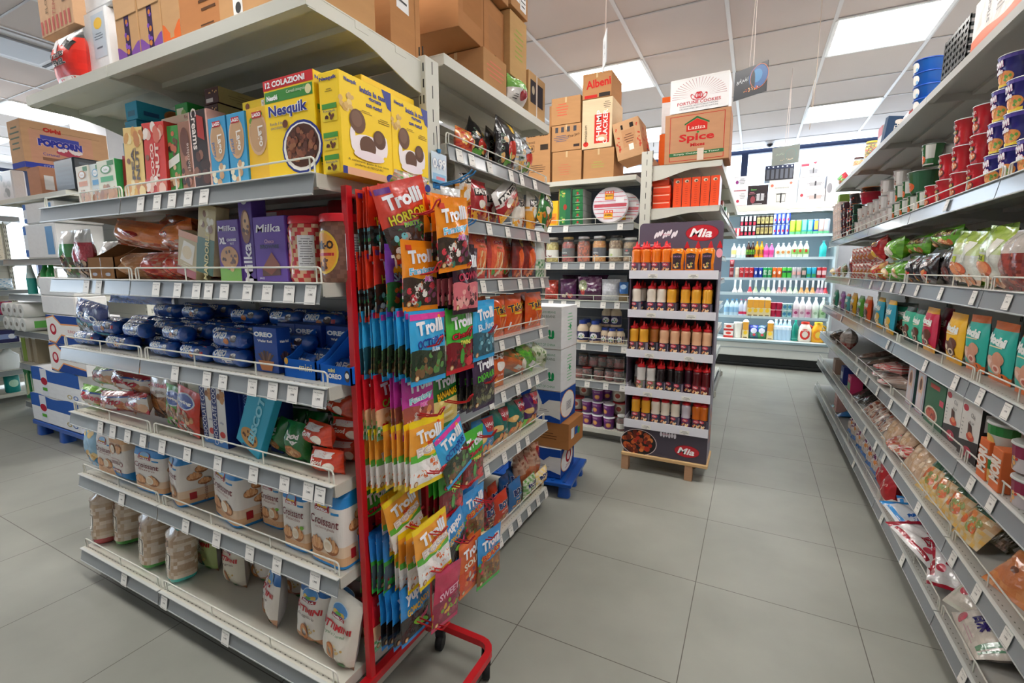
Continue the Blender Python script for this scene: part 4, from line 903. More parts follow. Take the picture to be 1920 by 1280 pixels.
# ------------------------------------------------------------------ croissant shelf
z2 = AZ[5]
def crois(u, v, a, b, fc):
    o = [('e', u, v-.01, a, b, 'a8683a', 3)]
    for k in range(5):
        t = (k-2)/2.2; o.append(('e', u+a*.72*t, v+b*.22*(1-t*t*2.2), a*.27, b*(.92-.5*t*t), fc[k % 2], 3.3+.3*(2-abs(k-2))+.05*k, dict(rot=-t*.5)))
        o.append(('e', u+a*.72*t, v+b*.4*(1-t*t*2.2), a*.12, b*(.4-.2*t*t), 'e8b27c', 4.4, dict(rot=-t*.5)))
    return o
def gusset(w, d, h, blue, sub, accent, sd, word='Croissant', brown=True, foodc=None):
    """upright printed bag with a folded top"""
    t = .012
    cw, cb = hx('e9e3dc'), hx(blue)
    prof = [(0, w/2-.004, d/2-.004, 5, hx(blue)), (.006, w/2, d/2, 6, hx(blue)), (h*.05, w/2, d/2, 6, hx('e2b284')), (h*.16, w/2, d/2, 6, hx('e8ccae')), (h*.3, w/2, d/2, 6, cw), (h*.5, w/2*1.01, d/2*1.02, 5, cw), (h*.76, w/2, d/2*.97, 5, cw), (h*.78, w/2, d/2*.96, 5, cb), (h*.9, w/2*.99, d/2*.8, 5, cb), (h*.97, w/2*.97, d/2*.45, 4, cb), (h, w/2*.95, d/2*.1, 4, cb)]
    L = Loft(prof, 40, 'softfilm', smooth=False, step=.02); c = L.front; c.fin = 'softfilm'
    W = w*.86; fc = foodc or ['d89864', 'e8b484', 'c47c48', 'f0cca0']
    art(c, W, h, [('e', -.02, .79, .23, .075, 'b01c24', 2), ('e', -.02, .8, .19, .065, '7ab0dc', 3), ('w', -.18, .14, .755, .785, 'e8c048', 4, dict(amp=.006)), ('r', -.26, .715, .22, .765, 'b01c24', 5), ('t', 'DIVELLA', -.02, .74, .035, 'fff', dict(L=6, bold=.05, w=.4)), ('r', .26, .7, .48, .73, accent, 2),
        ('t', word, .02, .59, .11, '7a2a30', dict(bold=.01, w=.92, shear=.12, L=3)), ('t', sub, .05, .5, .045, '9a5a50', dict(w=.62, shear=.15, L=3)),
        ] + crois(-.25, .27, .22, .1, fc) + crois(.22, .29, .24, .11, fc) + [('e', .13, .29, .15, .085, 'f8ecd8', 6), ('e', .13, .29, .1, .05, 'f0dcc0', 7)] + ([('e', .42, .4, .07, .03, '7ab83c', 6), ('e', .16, .31, .08, .045, '9ac040', 5)] if accent == '2a8ac8' and sub.startswith('Pist') else []) + [('s', 0, .1, .4, .04, 10, .02, ['d8a070', 'c88a54'])])
    r = L.right; r.fin = 'softfilm'
    art(r, d*.8, h, [*crois(.1, .66, .2, .07, fc), *crois(-.12, .54, .22, .07, fc), *crois(.15, .42, .2, .06, fc), ('r', -.3, .12, -.1, .25, 'b01c24', 2), ('t', 'Croissant', .15, .2, .06, '7a2a30', dict(rot=1.57, L=3))])
    return Proto('croissant_bag', 'croissant bag', L.done('croissant_bag'))
def put2(pl, pr, Y, h, d, sub, label, rz=0, acc='2a8ac8', sd=1, blue='2488d0', **k):
    x, w = span(pl, pr, Y, z2); place(gusset(w*.99, d, h, blue, sub, acc, sd, **k), x, Y+d/2, z2, label, rz)
pch(158, 181, .94, z2, .21, .06, bands((.35, '3a94d0'), (1, '9cc8e4')), [('s', 0, .3, .35, .1, 8, .14, ['e8b870', 'f4dca0']), ('s', 0, .8, .3, .1, 6, .12, ['f0d080', 'e8c890'])], seed=50, label='light blue bag at the left end of the croissant shelf')
pch(180, 200, 1.03, z2, .24, .06, bands((1, 'c8542c')), seed=51, label='orange bag top showing behind the first croissant bags')
put2(184, 220, .945, .2, .09, 'Sfoglie', 'white croissant bag with a red tag, second from the shelf end', blue='e4dcd4')
place(gusset(.125, .09, .21, '2488d0', 'Nocciola', '2a8ac8', 3), xa(237, .96, z2), .975, z2+.0, 'blue-topped croissant bag standing turned upside down', ry=PI)
put2(254, 304, .935, .2, .1, 'Burro', 'blue-topped croissant bag in the middle of the left bay', rz=.05)
put2(312, 352, .93, .215, .15, 'Zucchero', 'blue-topped croissant bag turned to show its beige side by the bay joint', rz=-.3)
put2(392, 462, .94, .228, .14, 'Cioccolato', 'large creased blue-topped chocolate croissant bag, alone at the front', rz=-.22)
put2(488, 528, .99, .2, .1, 'Pistacchio', 'blue-topped croissant bag set back behind the pistachio bag')
put2(530, 577, .935, .225, .1, 'Pistacchio', 'blue-topped pistachio croissant bag left of the largest one')
put2(584, 652, .925, .252, .12, 'zucchero in granella', 'largest blue-topped croissant bag at the right end of the shelf', rz=-.04)
for a, b in ((225, 262), (262, 300), (300, 345)): put2(a, b, 1.1, .2, .1, 'Burro', 'blue-topped croissant bag in the back row', )
# ------------------------------------------------------------------ bottom shelf
z1 = AZ[6]
def bread_proto(sd, base):
    rr = random.Random(sd); W_, D_, H_ = .1, .1, .25
    pal = ['c9b7a4', 'd6c6b4', 'bca58c', 'b0967c', 'd8ccc0', 'c4b098']
    prof = []; n = 16
    for i in range(n+1):
        t = i/n; k = min(1, (t*9+.35)**.5, ((1-t)*6+.12)**.6)*(1+rr.uniform(-.04, .04))
        prof.append((H_*t, W_/2*k, D_/2*k*(1 if t < .85 else .7), 3.2, hx('b8a48c')))
    def cf(i, t, row):
        if i <= 1: return hx(base)
        if i >= n-1: return hx('d8ccc0' if t < .5 else base)
        return marble([hx(c) for c in pal], math.cos(t*6.28)*1.6, i*.35+sd)
    b = Loft(prof, 22, 'film', colfn=cf, step=.018); b.front.fin = 'film'
    art(b.front, .1, H_, [('r', -.1, .28, .38, .58, 'efe8dc', 1), ('r', -.07, .3, .35, .56, '33261e', 2), ('r', -.055, .31, .335, .55, 'efe8dc', 2.5), ('t', 'TORTINI', .14, .43, .055, '33261e', dict(rot=1.57, w=.6, bold=.04, L=3)), ('s', .12, .74, .2, .06, 9, .07, ['6a3020', '8a4030', 'a86040']), ('t', 'freschi', .1, .14, .05, '6a5a4c', dict(rot=1.2)), ('s', -.3, .5, .1, .3, 12, .09, ['c8a888', 'b08a68'])])
    return Proto('bread_bag', 'bread bag', b.done('bread_bag'))
B1, B2, B3 = bread_proto(71, 'a02430'), bread_proto(72, '3f9a3a'), bread_proto(73, '3ab8b0')
for pr, px, Y, rz, rx, ry, s, L_ in ((B1, 198, .94, -.35, -.2, -.1, .95, 'clear bag of small breads with a red end, nearest the left shelf end'), (B2, 240, .99, -.3, -.25, .05, 1, 'clear bag of small breads with green ends, second on the bottom shelf'), (B2, 290, .95, -.3, -.2, .1, 1, 'clear bag of small breads with a broad green base'), (B3, 340, .95, -.35, -.15, .12, .95, 'clear bag of small breads with a turquoise base'),
    (B1, 215, 1.07, -.1, -.2, 0, 1, 'clear bag of small breads behind the red-ended one'), (B2, 270, 1.09, -.1, -.2, 0, 1, 'clear bag of small breads behind the green-based one'), (B3, 390, 1.06, -.1, -.1, 0, .95, 'clear bag of small breads behind the pale green bag')):
    place(pr, xa(px, Y, z1), Y+.005, z1, L_, rz, rx*.3, ry+.08, s=s*1.1)
pch(166, 190, .93, z1, .09, .07, bands((1, ['c8502c', 'd8c0b0', 'a8b890'])), seed=76, rx=-.5, label='small orange and white packet lying at the left end of the bottom shelf')
def ott(sub, top, base, h=.205, w=.135, d=.08, sd=80, subc='5a3a30', tint='e4ddd4'):
    p = Pouch(w, h, d, bands((.05, '9a6a4c'), (.16, base), (.82, [tint]), (1, top)), seed=sd, sag=.6, seal=.02, fin='softfilm', rough=.09, back='b8b4b2', nu=16, nv=20)
    art(p.front, w, h, [('e', .02, .8, .26, .09, 'c8dce8', 3), ('e', .02, .8, .24, .08, '4a8cc8', 4), ('w', -.18, .2, .745, .785, 'e0b850', 5, dict(amp=.008)), ('e', .0, .76, .09, .02, '5aa040', 6), ('r', -.2, .695, .24, .735, 'a81c24', 6), ('t', 'DIVELLA', .02, .715, .025, 'fff', dict(L=7, w=.36, bold=.04)),
        ('t', 'OTTIMINI', 0, .59, .085, 'c0262c', dict(bold=.04, w=.86, L=4)), ('t', sub, 0, .49, .05, subc, dict(shear=.2, L=4, w=.6)), ('s', .12, .3, .2, .07, 8, .03, ['e0c890', 'c8a868'], dict(L=3)), ('e', 0, .24, .14, .14, 'b87040', 4, dict(ring=.5)), ('e', 0, .24, .12, .12, 'd08c58', 5, dict(ring=.35)), ('e', .3, .08, .08, .045, '3a7a34', 4)])
    return Proto('biscuit_bag', 'biscuit bag', p.done('biscuit_bag'))
def put1(pr, px, Y, label, rz=0, rx=0, ry=0, s=1.): place(pr, xa(px, Y, z1), Y+.04, z1, label, rz, rx, ry, s=s)
put1(ott('integrali', '7aa848', 'a8c078', sd=81, tint='a8b878'), 385, 1.03, 'pale green biscuit bag standing half behind the cream one', -.2)
put1(ott('integrali', 'd8d2c4', 'd0c8b8', sd=82, tint='d8d2c0'), 428, 1.0, 'cream biscuit bag with a ring biscuit, beside the pale green bag', -.1)
put1(ott('al limone', '1f64a8', 'c89878', sd=83), 497, .94, 'blue-topped biscuit bag slumping right, silver back showing', -.55, -.12, .14, 1.02)
put1(ott('al limone', '1f64a8', 'c89878', sd=84), 480, 1.07, 'blue-topped biscuit bag behind the slumping one, left side', -.1)
put1(ott('mandorle', '1f64a8', 'b87868', sd=85), 540, 1.06, 'blue-topped biscuit bag half hidden behind the slumping one', .1, -.1)
put1(ott('alle mandorle', '1f64a8', 'd09870', sd=86), 570, .93, 'blue-topped almond biscuit bag left of the white one', -.02, -.1, .04, 1.05)
put1(ott('integrali ai 7 cereali', 'dcd8cc', 'd8d2c4', sd=87, subc='3a7a3a', tint='dedacd'), 622, .905, 'white seven-cereal biscuit bag nearest the red pole', -.1, -.14, .12, 1.1)
put1(ott('integrali', '5a3024', '6a4030', sd=88, tint='7a5a4a'), 655, 1.03, 'dark brown biscuit bag behind the white one, left of its twin', -.1)
put1(ott('integrali', '5a3024', '6a4030', sd=88, tint='7a5a4a'), 690, 1.06, 'dark brown biscuit bag at the far right end of the bottom shelf', .1)
# ================================================================== crisps unit (faces +X)
def pb(pl, pr, z, h, d, col, front=(), label='', X=None, rz=0., rx=0., ry=0., name='crisp_bag', cat='crisp bag', dx=.045, s=1., **k):
    X = BX-dx if X is None else X
    a, b = ya(pl, X, z+h*.3), ya(pr, X, z+h*.3); w = abs(b-a)
    p = mkpouch(name, cat, w*.97, h, d, col, front, **k)
    return place(p, X, (a+b)/2, z, label, PI/2+rz, rx, ry, s=s)
def pat(body, tip, word='PATOS'): return bands((.5, body), (.62, [body, tip]), (1, tip)), [('p', [(-.42, .6), (.42, .66), (.42, .84), (-.42, .78)], '1a1614', 2), ('t', word, 0, .72, .13, 'f0ece4', dict(bold=.06, w=.74, rot=.07, L=3)), ('s', 0, .25, .36, .16, 14, .09, ['e8a040', 'd87828', 'f0c060', 'b84a1c'], dict(L=1, sq=.3)), ('e', -.1, .42, .16, .1, 'f4ece0', 2), ('p', [(-.48, 0), (.0, 0), (-.48, .3)], 'f0b030', 1)]
bz = BZ
for a, b, z, h, body, tip, L_, k in ((853, 879, bz[2], .22, 'e89820', 'e8e4dc', 'yellow crisp bag with a black logo nearest the white upright', {}), (880, 910, bz[2], .17, 'a81c22', 'b82830', 'dark red crisp bag with a small hand-sized white mark, beside the yellow one', {}), (908, 932, bz[2], .175, 'a01a22', 'e8e0dc', 'dark red crisp bag standing behind the tilted one', dict(dx=.1)), (930, 975, bz[2], .15, 'b01e28', 'e8e4e0', 'dark red crisp bag with a white seam, tilted far right', dict(ry=-.55, dx=.05)),
        (962, 985, bz[2], .19, 'e8e0d4', 'ece8e0', 'white crisp bag with orange chips behind the tilted red one', dict(dx=.08)), (984, 1000, bz[2], .2, 'f0a830', 'ece8e0', 'yellow and white crisp bag beside the green tilted bag', dict(dx=.06)), (1002, 1026, bz[2], .19, '2a7a34', '2f8a3a', 'green crisp bag with a black logo tilted right at the shelf end', dict(ry=.45, dx=.02))):
    c, ops = pat(body, tip); pb(a, b, z+.0, h, .06, c, ops, L_, seed=len(L_), **k)
pb(853, 884, bz[1], .1, .06, bands((.5, ['e8602c', 'c82828']), (1, ['c82a2c', 'f0a040'])), [('s', 0, .5, .35, .3, 12, .1, ['f0d070', 'b02020'])], 'red and orange noodle packet nearest the upright on the top crisp shelf', name='noodle_bag', cat='noodle bag', seed=90)
nb = bands((1, ['17151a', '201c20']))
nops = [('e', .1, .4, .25, .18, 'c8382c', 1), ('e', -.25, .55, .1, .06, 'd8b080', 1), ('s', 0, .2, .35, .1, 8, .09, ['e8b060', '5a9a3a', 'e8d8a8'], dict(L=2)), ('r', -.05, .78, .3, .95, 'f0c030', 1)] + [('e', -.36, .1+.13*i, .06, .035, '7a9a80', 2, dict(ring=.3)) for i in range(5)]
for a, b, h, ry, rx, L_, sd, dx in ((868, 905, .16, .5, -.1, 'black noodle bag lying tilted on the top crisp shelf', 91, .12), (905, 930, .19, .15, 0, 'black noodle bag standing behind the upright one', 92, .12), (924, 958, .215, .05, 0, 'tall black noodle bag with a yellow top and red peppers', 93, .05), (962, 990, .18, .12, 0, 'black and pale noodle bag at the end of the top crisp shelf', 94, .04)):
    pb(a, b, bz[1], h, .08, nb if sd < 94 else bands((.5, ['201c20', 'b8c0c8', 'e0c080']), (1, ['201c20', 'c8d0d8'])), nops, L_, ry=ry, rx=rx, dx=dx, name='noodle_bag', cat='noodle bag', seed=sd)
pr = bands((.2, 'c8302c'), (1, ['c83028', 'd84830']))
pop = [('r', -.42, .08, .42, .9, 'e8603c', 1), ('t', 'Oishi', 0, .8, .08, 'c81c2c', dict(bold=.06, w=.6, out='f8f0e0', outw=.05, L=3)), ('t', 'PRAWN', 0, .68, .05, '3a7a3a', dict(L=3))] + [('p', [(-.3+i*.12, .2+.1*(i % 2)), (-.24+i*.12, .18), (-.1+i*.1, .58), (-.17+i*.1, .6)], c, 2) for i, c in enumerate(('f0a060', 'f4c890', 'e88040', 'f8d8a0', 'e87038'))] + [('s', 0, .15, .35, .06, 8, .08, ['5aa040', 'f0e0c0', 'f4a050'], dict(L=3))]
for a, b, dx in ((879, 909, .05), (912, 942, .045), (941, 957, .1)): pb(a, b, bz[3], .2, .06, pr, pop, 'orange and red bag of prawn snacks on the third crisp shelf', dx=dx, seed=95)
mo = [('e', 0, .4, .3, .28, 'd8401c', 1), ('e', -.05, .45, .2, .2, 'f06a2c', 2), ('r', .0, .72, .42, .92, 'b08a40', 1), ('t', 'HOT', .2, .82, .06, '2a1a10', dict(bold=.05)), ('s', 0, .12, .4, .08, 10, .1, ['c8501c', 'e88848', '8a2a18'], dict(L=2))]
for a, b, dx in ((958, 976, .06), (977, 1001, .045)): pb(a, b, bz[3], .21, .06, bands((.7, ['7a1c18', '8a2018']), (1, '5a1814')), mo, 'dark brown and red bag of hot snacks on the third crisp shelf', dx=dx, seed=96)
pb(1003, 1019, bz[3], .21, .04, bands((.45, ['3a8a4a', 'd8e8d8']), (1, 'dfe6e2')), (), 'white and green snack bag at the end of the third crisp shelf', seed=97, dx=.03)
tk = bands((1, ['e05a14', 'd84e10']))
tko = [('t', 'Takis', 0, .68, .19, '2a1440', dict(bold=.03, w=.86, rot=.12, out='f4c820', outw=.07)), ('r', -.2, .5, .3, .55, 'f0c020', 2), ('p', [(-.28, .1), (-.2, .08), (.1, .44), (.02, .48)], 'f08030', 1), ('p', [(-.02, .08), (.06, .06), (.3, .4), (.22, .44)], 'f09040', 1), ('p', [(-.4, .12), (-.34, .1), (-.3, .3), (-.36, .32)], 'f4f0e8', 2)]
for i, (a, b, dx) in enumerate(((892, 903, .06), (905, 914, .08), (915, 941, .045), (938, 950, .1), (944, 976, .04), (966, 990, .08), (980, 1010, .05))): pb(a, b, bz[4], .19, .06, tk, tko, 'bright orange bag of rolled tortilla crisps on the fourth crisp shelf', dx=dx, seed=98+i % 3)
pb(914, 942, bz[5], .19, .06, bands((.25, 'd86a28'), (.8, ['d85a20']), (1, '6a3018')), [('t', 'CHIPS', .1, .8, .12, 'f0e8e0', dict(bold=.05, w=.7)), ('e', .1, .55, .25, .12, 'f4ece4', 2), ('t', 'DI MEX', .1, .34, .05, 'f8e8d8', {}), ('s', -.1, .12, .3, .08, 8, .1, ['f0a050', 'e88838'])], 'orange crisp bag standing behind the dark purple sweets', seed=101, rz=-.15)
pb(930, 958, bz[5]+.13, .07, .06, bands((1, ['4a9a34', '3a7a2c'])), (), 'green packet lying at the back of the fifth crisp shelf', dx=.16, seed=102)
pb(938, 984, bz[5], .11, .09, bands((.5, ['d87030', 'c8602c']), (1, ['2f6a34', 'c86a30'])), [('e', .25, .5, .2, .25, 'f0e8d8', 2), ('r', -.1, .1, .15, .3, 'ecece4', 2)], 'orange and green packet lying on the fifth crisp shelf', seed=103, ry=.35, dx=.04)
pb(960, 1000, bz[5], .12, .09, bands((.6, ['6ac02c', '4a9a2c']), (1, ['2f7a34', '8ac050'])), [('r', .05, .1, .25, .35, 'ececec', 2), ('s', -.1, .7, .3, .15, 12, .06, ['8a8a50', '5a6a30'], dict(L=2))], 'bright green packet lying right of the orange one', seed=104, ry=.4, dx=.04)
pb(988, 1018, bz[5], .1, .06, bands((1, ['d8dcc8', 'b8c8a0'])), [('s', 0, .5, .4, .3, 14, .05, ['6a8a50', '4a6a34'])], 'pale patterned packet at the end of the fifth crisp shelf', seed=105, ry=.4, dx=.03)
def chi(body): return bands((.16, ['f0a050', body]), (1, body)), [('p', [(-.1, .98), (.44, .98), (.4, .62), (-.02, .68)], 'a81c2c', 2), ('t', 'تشيبس', .16, .82, .16, 'f8f0f0', dict(L=3, bold=.04, w=.4)), ('e', -.25, .52, .22, .09, 'e8b868', 2), ('e', -.2, .54, .16, .06, 'f4d088', 3), ('s', .05, .2, .4, .12, 12, .1, ['d87038', 'f0a050', 'b8301c', 'e8c070'], dict(L=2)), ('t', 'شطة', .1, .42, .1, 'f0f4f4', dict(L=3))]
for a, b, body, L_, sd in ((878, 921, '2a84c0', 'blue crisp bag with a dark red flag, nearest on the sixth crisp shelf', 110), (914, 950, '0f6a60', 'dark teal crisp bag with a red flag, beside the blue one', 111), (944, 980, '0f6a60', 'dark teal crisp bag with a red flag, beside the purple one', 112), (972, 1000, '4a1a5a', 'purple crisp bag with a lettuce-green base on the sixth crisp shelf', 113)):
    c, ops = chi(body) if sd != 113 else (bands((.25, ['6ac038', '8ad050']), (1, '4a1a5a')), chi('4a1a5a')[1]); pb(a, b, bz[6], .185, .065, c, ops, L_, seed=sd, ry=.08, dx=.05)
for a, b, dx in ((864, 882, .09), (905, 925, .13), (960, 975, .14)): pb(a, b, bz[6], .19, .06, bands((1, ['8a1c2c', 'c8c0b8'])), (), 'dark crisp bag in the back row of the sixth crisp shelf', dx=dx, seed=114)
pb(985, 1012, bz[6], .12, .04, bands((1, 'c8c8bc')), (), 'folded pale packet lying at the end of the sixth crisp shelf', seed=115, ry=.9, dx=.05)
bo = lambda c: [('t', 'BOY', 0, .66, .2, '16306a', dict(bold=.08, w=.7, out='f0e8e0', outw=.05)), ('s', 0, .24, .38, .14, 22, .06, ['d8944c', 'c07834', 'e8b070', 'b86830'], dict(L=1)), ('t', 'ADVANCE', 0, .48, .06, 'f0e0d0', dict(L=2))]
for a, b, h, c, dx, L_, sd in ((903, 925, .17, ['201a20', 'a02030'], .05, 'black and red nut bag, nearest on the bottom crisp shelf', 120), (924, 949, .165, 'c83a20', .045, 'orange-red nut bag with big blue letters on the bottom crisp shelf', 121), (953, 975, .165, '2a6aa8', .045, 'blue nut bag beside the orange-red one', 122), (977, 999, .12, ['5aa040', 'd8e0c8'], .05, 'green nut bag near the end of the bottom crisp shelf', 123), (998, 1020, .1, ['e8dcc8', 'f0d070'], .045, 'white and yellow nut bag at the end of the bottom crisp shelf', 124),
        (896, 912, .17, 'a02a20', .12, 'dark red nut bag in the back row, left end', 125), (914, 930, .175, 'c84020', .12, 'orange-red nut bag in the back row', 126), (935, 952, .18, '20508a', .11, 'blue nut bag in the back row, left of its twin', 127), (952, 968, .175, '2a5a90', .12, 'blue nut bag in the back row, behind the front blue one', 128)):
    pb(a, b, bz[7], h, .06, bands((1, c)), bo(c), L_, name='nut_bag', cat='nut bag', dx=dx, seed=sd)
for a, b, dx, ry in ((966, 990, .1, -.1), (978, 1006, .08, .2)): pb(a, b, bz[7], .24, .09, bands((.5, ['b8603c', 'c87850']), (1, ['a88470', 'c8a088', '8a4a34'])), [('e', .25, .8, .2, .12, 'a01c2c', 2)], 'tall brown and silver bag at the back of the bottom crisp shelf', dx=dx, ry=ry, seed=130)
pb(880, 915, bz[7], .05, .05, bands((1, ['c8d0a0', 'd8b070'])), (), 'small yellow and green packet lying by the black nut bag', dx=.05, seed=131, name='snack_packet', cat='snack packet')

# ------------------------------------------------------------------ cartons on the top shelves
def carton(x, y, z, w, d, h, label, rz=0., rx=0, ry=0, col='b88a5e', front=(), right=(), tape=True, name='carton', cat='carton', settle=True):
    top = [('r', -.5, -.03, .5, .03, 'cdb48c')] if tape else []
    fr = ([('r', -.03, .8, .03, 1, 'cdb48c')] if tape == 1 else []) + [('r', -.5, .0, .5, .006, '8a623c')] + list(front)
    p = mkbox(name, cat, w, d, h, col, fr, [('r', -.5, .0, .5, .006, '8a623c')]+list(right), top=top, fin='carton')
    return place(p, x, y, z, label, rz, rx, ry, settle=settle)
zt = BZ[0]
carton(-1.175, 1.88, zt, .27, .2, .145, 'low carton with red lettering under the large overhanging box', right=[('l', -.4, .3, .4, .8, 4, 'd8806a')])
carton(-1.24, 1.82, zt+.15, .36, .42, .22, 'large brown carton overhanging the top crisp shelf', rz=.06, col='b07c50', front=[('p', [(-.05, .6), (.25, .6), (.25, .95), (-.05, .95)], '9a6a42', 0), ('e', -.45, .3, .04, .07, '2a9ab8', 2)], right=[('r', -.42, .3, -.05, .95, 'a87448'), ('r', -.02, .0, .0, 1, '8a5c36'), ('r', .1, .1, .4, .7, 'a97850', 0)], tape=0)
carton(-1.16, 1.88, zt+.375, .26, .2, .25, 'brown carton with a red picture label, second layer above the crisps', right=[('r', -.2, .05, .25, .75, 'ece4dc', 1), ('r', -.14, .4, .2, .72, 'c84030', 2)])
pb(950, 980, zt, .115, .1, bands((.5, 'e0dcd8'), (1, ['6ab04a', '8ac060'])), [('e', 0, .35, .2, .2, '9a2030'), ('l', -.4, .1, -.2, .3, 3, '333')], 'green and white sack squashed under a wrapped carton', name='flour_bag', cat='bag', dx=.02, seed=135)
carton(-1.16, 2.09, zt+.12, .24, .17, .27, 'cling-wrapped brown carton on a green and white sack', col='c09a68', right=[('l', -.3, .3, .3, .8, 6, 'a0a858')], tape=0)
carton(-1.15, 2.09, zt+.40, .24, .17, .19, 'small brown carton with white delivery labels, topmost above the crisps', right=[('r', -.35, .2, 0, .7, 'f0f0ee', 1), ('r', .02, .1, .38, .6, 'f4f4f2', 1), ('l', .05, .15, .35, .55, 4, '555', dict(L=2))])
carton(-1.165, 2.29, zt, .27, .2, .2, 'brown carton with a dark picture label at the end above the crisps', col='c29a6a', right=[('r', -.4, .3, -.08, .82, '3a3438', 1), ('r', .02, .3, .35, .82, '3a3438', 1), ('r', -.06, 0, .0, 1, 'e4dcd0', 1), ('e', -.24, .6, .08, .1, 'b8a890', 2)])
zc = AZ[0]
carton(-1.22, 1.34, zc+.03, .27, .17, .4, 'large brown carton with a white label resting over the tall upright', rz=.08, col='b88456', right=[('r', -.3, .3, .1, .75, 'f2f2f0', 1), ('l', -.26, .34, .06, .72, 7, '555', dict(L=2)), ('r', .3, .0, .32, 1, '9a6c44')], tape=0)
carton(-1.26, 1.06, zc, .42, .2, .3, 'brown carton with white tape at the front right of the top shelf', col='c29566', front=[('r', -.34, 0, -.24, 1, 'f0efec', 1), ('e', -.285, .2, .03, .05, '444', 2)], tape=0)
x, w = span(345, 424, .97, zc)
carton(x, 1.07, zc, w*.98, .2, .3, 'brown carton with an orange wavy base and black oval mark', col='b87c4c', front=[('w', -.5, .5, 0, .1, 'e07030', dict(amp=.04)), ('e', -.26, .62, .1, .09, '4a3020', 1, dict(ring=.2)), ('l', -.05, .3, .45, .62, 4, '5a3a22'), ('l', -.1, .12, .4, .22, 2, '5a3a22')], tape=0)
for k, (a, b, c, L_) in enumerate(((227, 268, '7a4a9a', 'brown display carton with a purple wavy base, left one'), (269, 310, '7a4a9a', 'brown display carton with a purple wavy base, right one'), (311, 344, 'd8682c', 'narrow brown display carton with an orange wavy base'))):
    x, w = span(a, b, .97, zc)
    carton(x, 1.07, zc, w*.98, .2, .25 if k < 2 else .29, L_, col='bd9468', front=[('w', -.5, .5, 0, .3, c, dict(amp=.06, k=1, ph=1.57)), ('r', -.1, .2, .12, .72, '34204a' if k < 2 else 'bd9468', 0), ('s', 0, .45, .08, .2, 9, .06, ['7a4ab0', 'c87830', '2a1a3a']) if k < 2 else ('r', 0, 0, .01, .1, '9a7048'), ('p', [(-.46, .72), (.46, .72), (.5, .98), (-.5, .98)], 'c8a074', 1), ('r', -.46, .715, .46, .725, '8a6a44', 2)], tape=0)
x, w = span(142, 200, .97, zc)
b = Box(w, .2, .24, 'e4e6e8', 'softfilm', .006); art(b.front, w, .24, [('r', .08, .3, .45, .92, 'c4d0dc', 1), ('e', .27, .78, .12, .08, 'f0c020', 2), ('l', .12, .55, .4, .66, 3, '6a7a8a', dict(L=2)), ('l', .12, .4, .4, .48, 1, '5a6a7a', dict(L=2)), ('e', -.3, .62, .05, .05, 'a8b0b8', 1)])
fo = Proto('foam_box', 'foam box', b.done('foam_box'))
place(fo, x+.02, 1.07, zc+.02, 'white foam box with a yellow dot label on the top shelf', .0)
place(fo, x+.05, 1.09, zc+.262, 'white foam box on top of the other foam box')
pch(98, 148, .93, zc, .2, .09, bands((.6, ['d8281c', 'c82418']), (.85, 'd83a2c'), (1, ['3a3a3a', 'd8d4d0'])), [('p', [(-.5, .75), (.1, .72), (.3, 1), (-.5, 1)], 'e4e0de', 1), ('e', -.1, .72, .12, .1, 'f4f0ee', 2), ('t', 'THE TASTES', -.1, .56, .09, '2a2422', dict(L=3, bold=.06, w=.6, out='f4f0ec', outw=.05)), ('t', 'LEVEL', -.02, .43, .1, '2a2422', dict(L=3, bold=.06, w=.5, out='f4f0ec', outw=.05)), ('w', -.5, .5, .12, .16, 'f0e8e4', dict(amp=.04, k=.5)), ('p', [(.2, .9), (.44, .74), (.3, .6), (.05, .78)], '2a2826', 1)], seed=140, fin='softfilm', pinch=0, rough=.05, seal=.03, name='snack_bag', cat='snack bag', label='red and white snack bag at the left end of the top shelf')
x, w = span(82, 142, .95, zc+.22)
carton(x, 1.04, zc+.205, w, .18, .2, 'brown sack-like carton with a red striped base, on the red bag', col='c8a07c', front=[('t', 'FLOUR', -.25, .6, .1, '6a5a40', dict(rot=1.57)), ('t', 'TEMPURA', 0, .62, .12, 'b86a58', dict(rot=1.4, w=.5)), ('l', .2, .4, .45, .9, 5, '7a5a44')]+[('r', -.48+.12*i, .04, -.42+.12*i, .28, 'b85a50', 1) for i in range(8)], tape=0)

# ------------------------------------------------------------------ red rack of hanging sweets
RD = hx('c01822')
rk = empty('display_rack', (-1.0, .97, 0), 0)
q = MB()
for y in (0, .30): q.box(-.011, .011, y-.011, y+.011, .06, 1.625, RD, 'plastic', .002)
for z in (.3, .56, .8, 1.02, 1.24, 1.45, 1.6): q.tube([(0, -.0, z), (0, .47, z)], .006, RD, 'plastic', 8)
q.tube([(0, .46, .3), (0, .46, 1.6)], .006, RD, 'plastic', 8)
link('frame', q.mesh('frame'), rk)
q = MB(); zb = .11
pts = [(0, .295, zb), (.1, .293, zb), (.22, .293, zb)] + [(.235+.05*math.sin(a), .24+.053*math.cos(a), zb) for a in (0, .4, .8, 1.2, 1.57)] + [(.285, .15, zb), (.285, .02, zb), (.285, -.06, zb)] + [(.235+.05*math.cos(a), -.12-.05*math.sin(a), zb) for a in (.4, .8, 1.2, 1.57)] + [(.1, -.17, zb), (0, -.17, zb)]
q.tube(pts, .0165, RD, 'plastic', 4); q.box(-.016, .016, -.18, .31, zb-.014, zb+.014, RD, 'plastic', .003)
link('base_frame', q.mesh('base_frame'), rk)
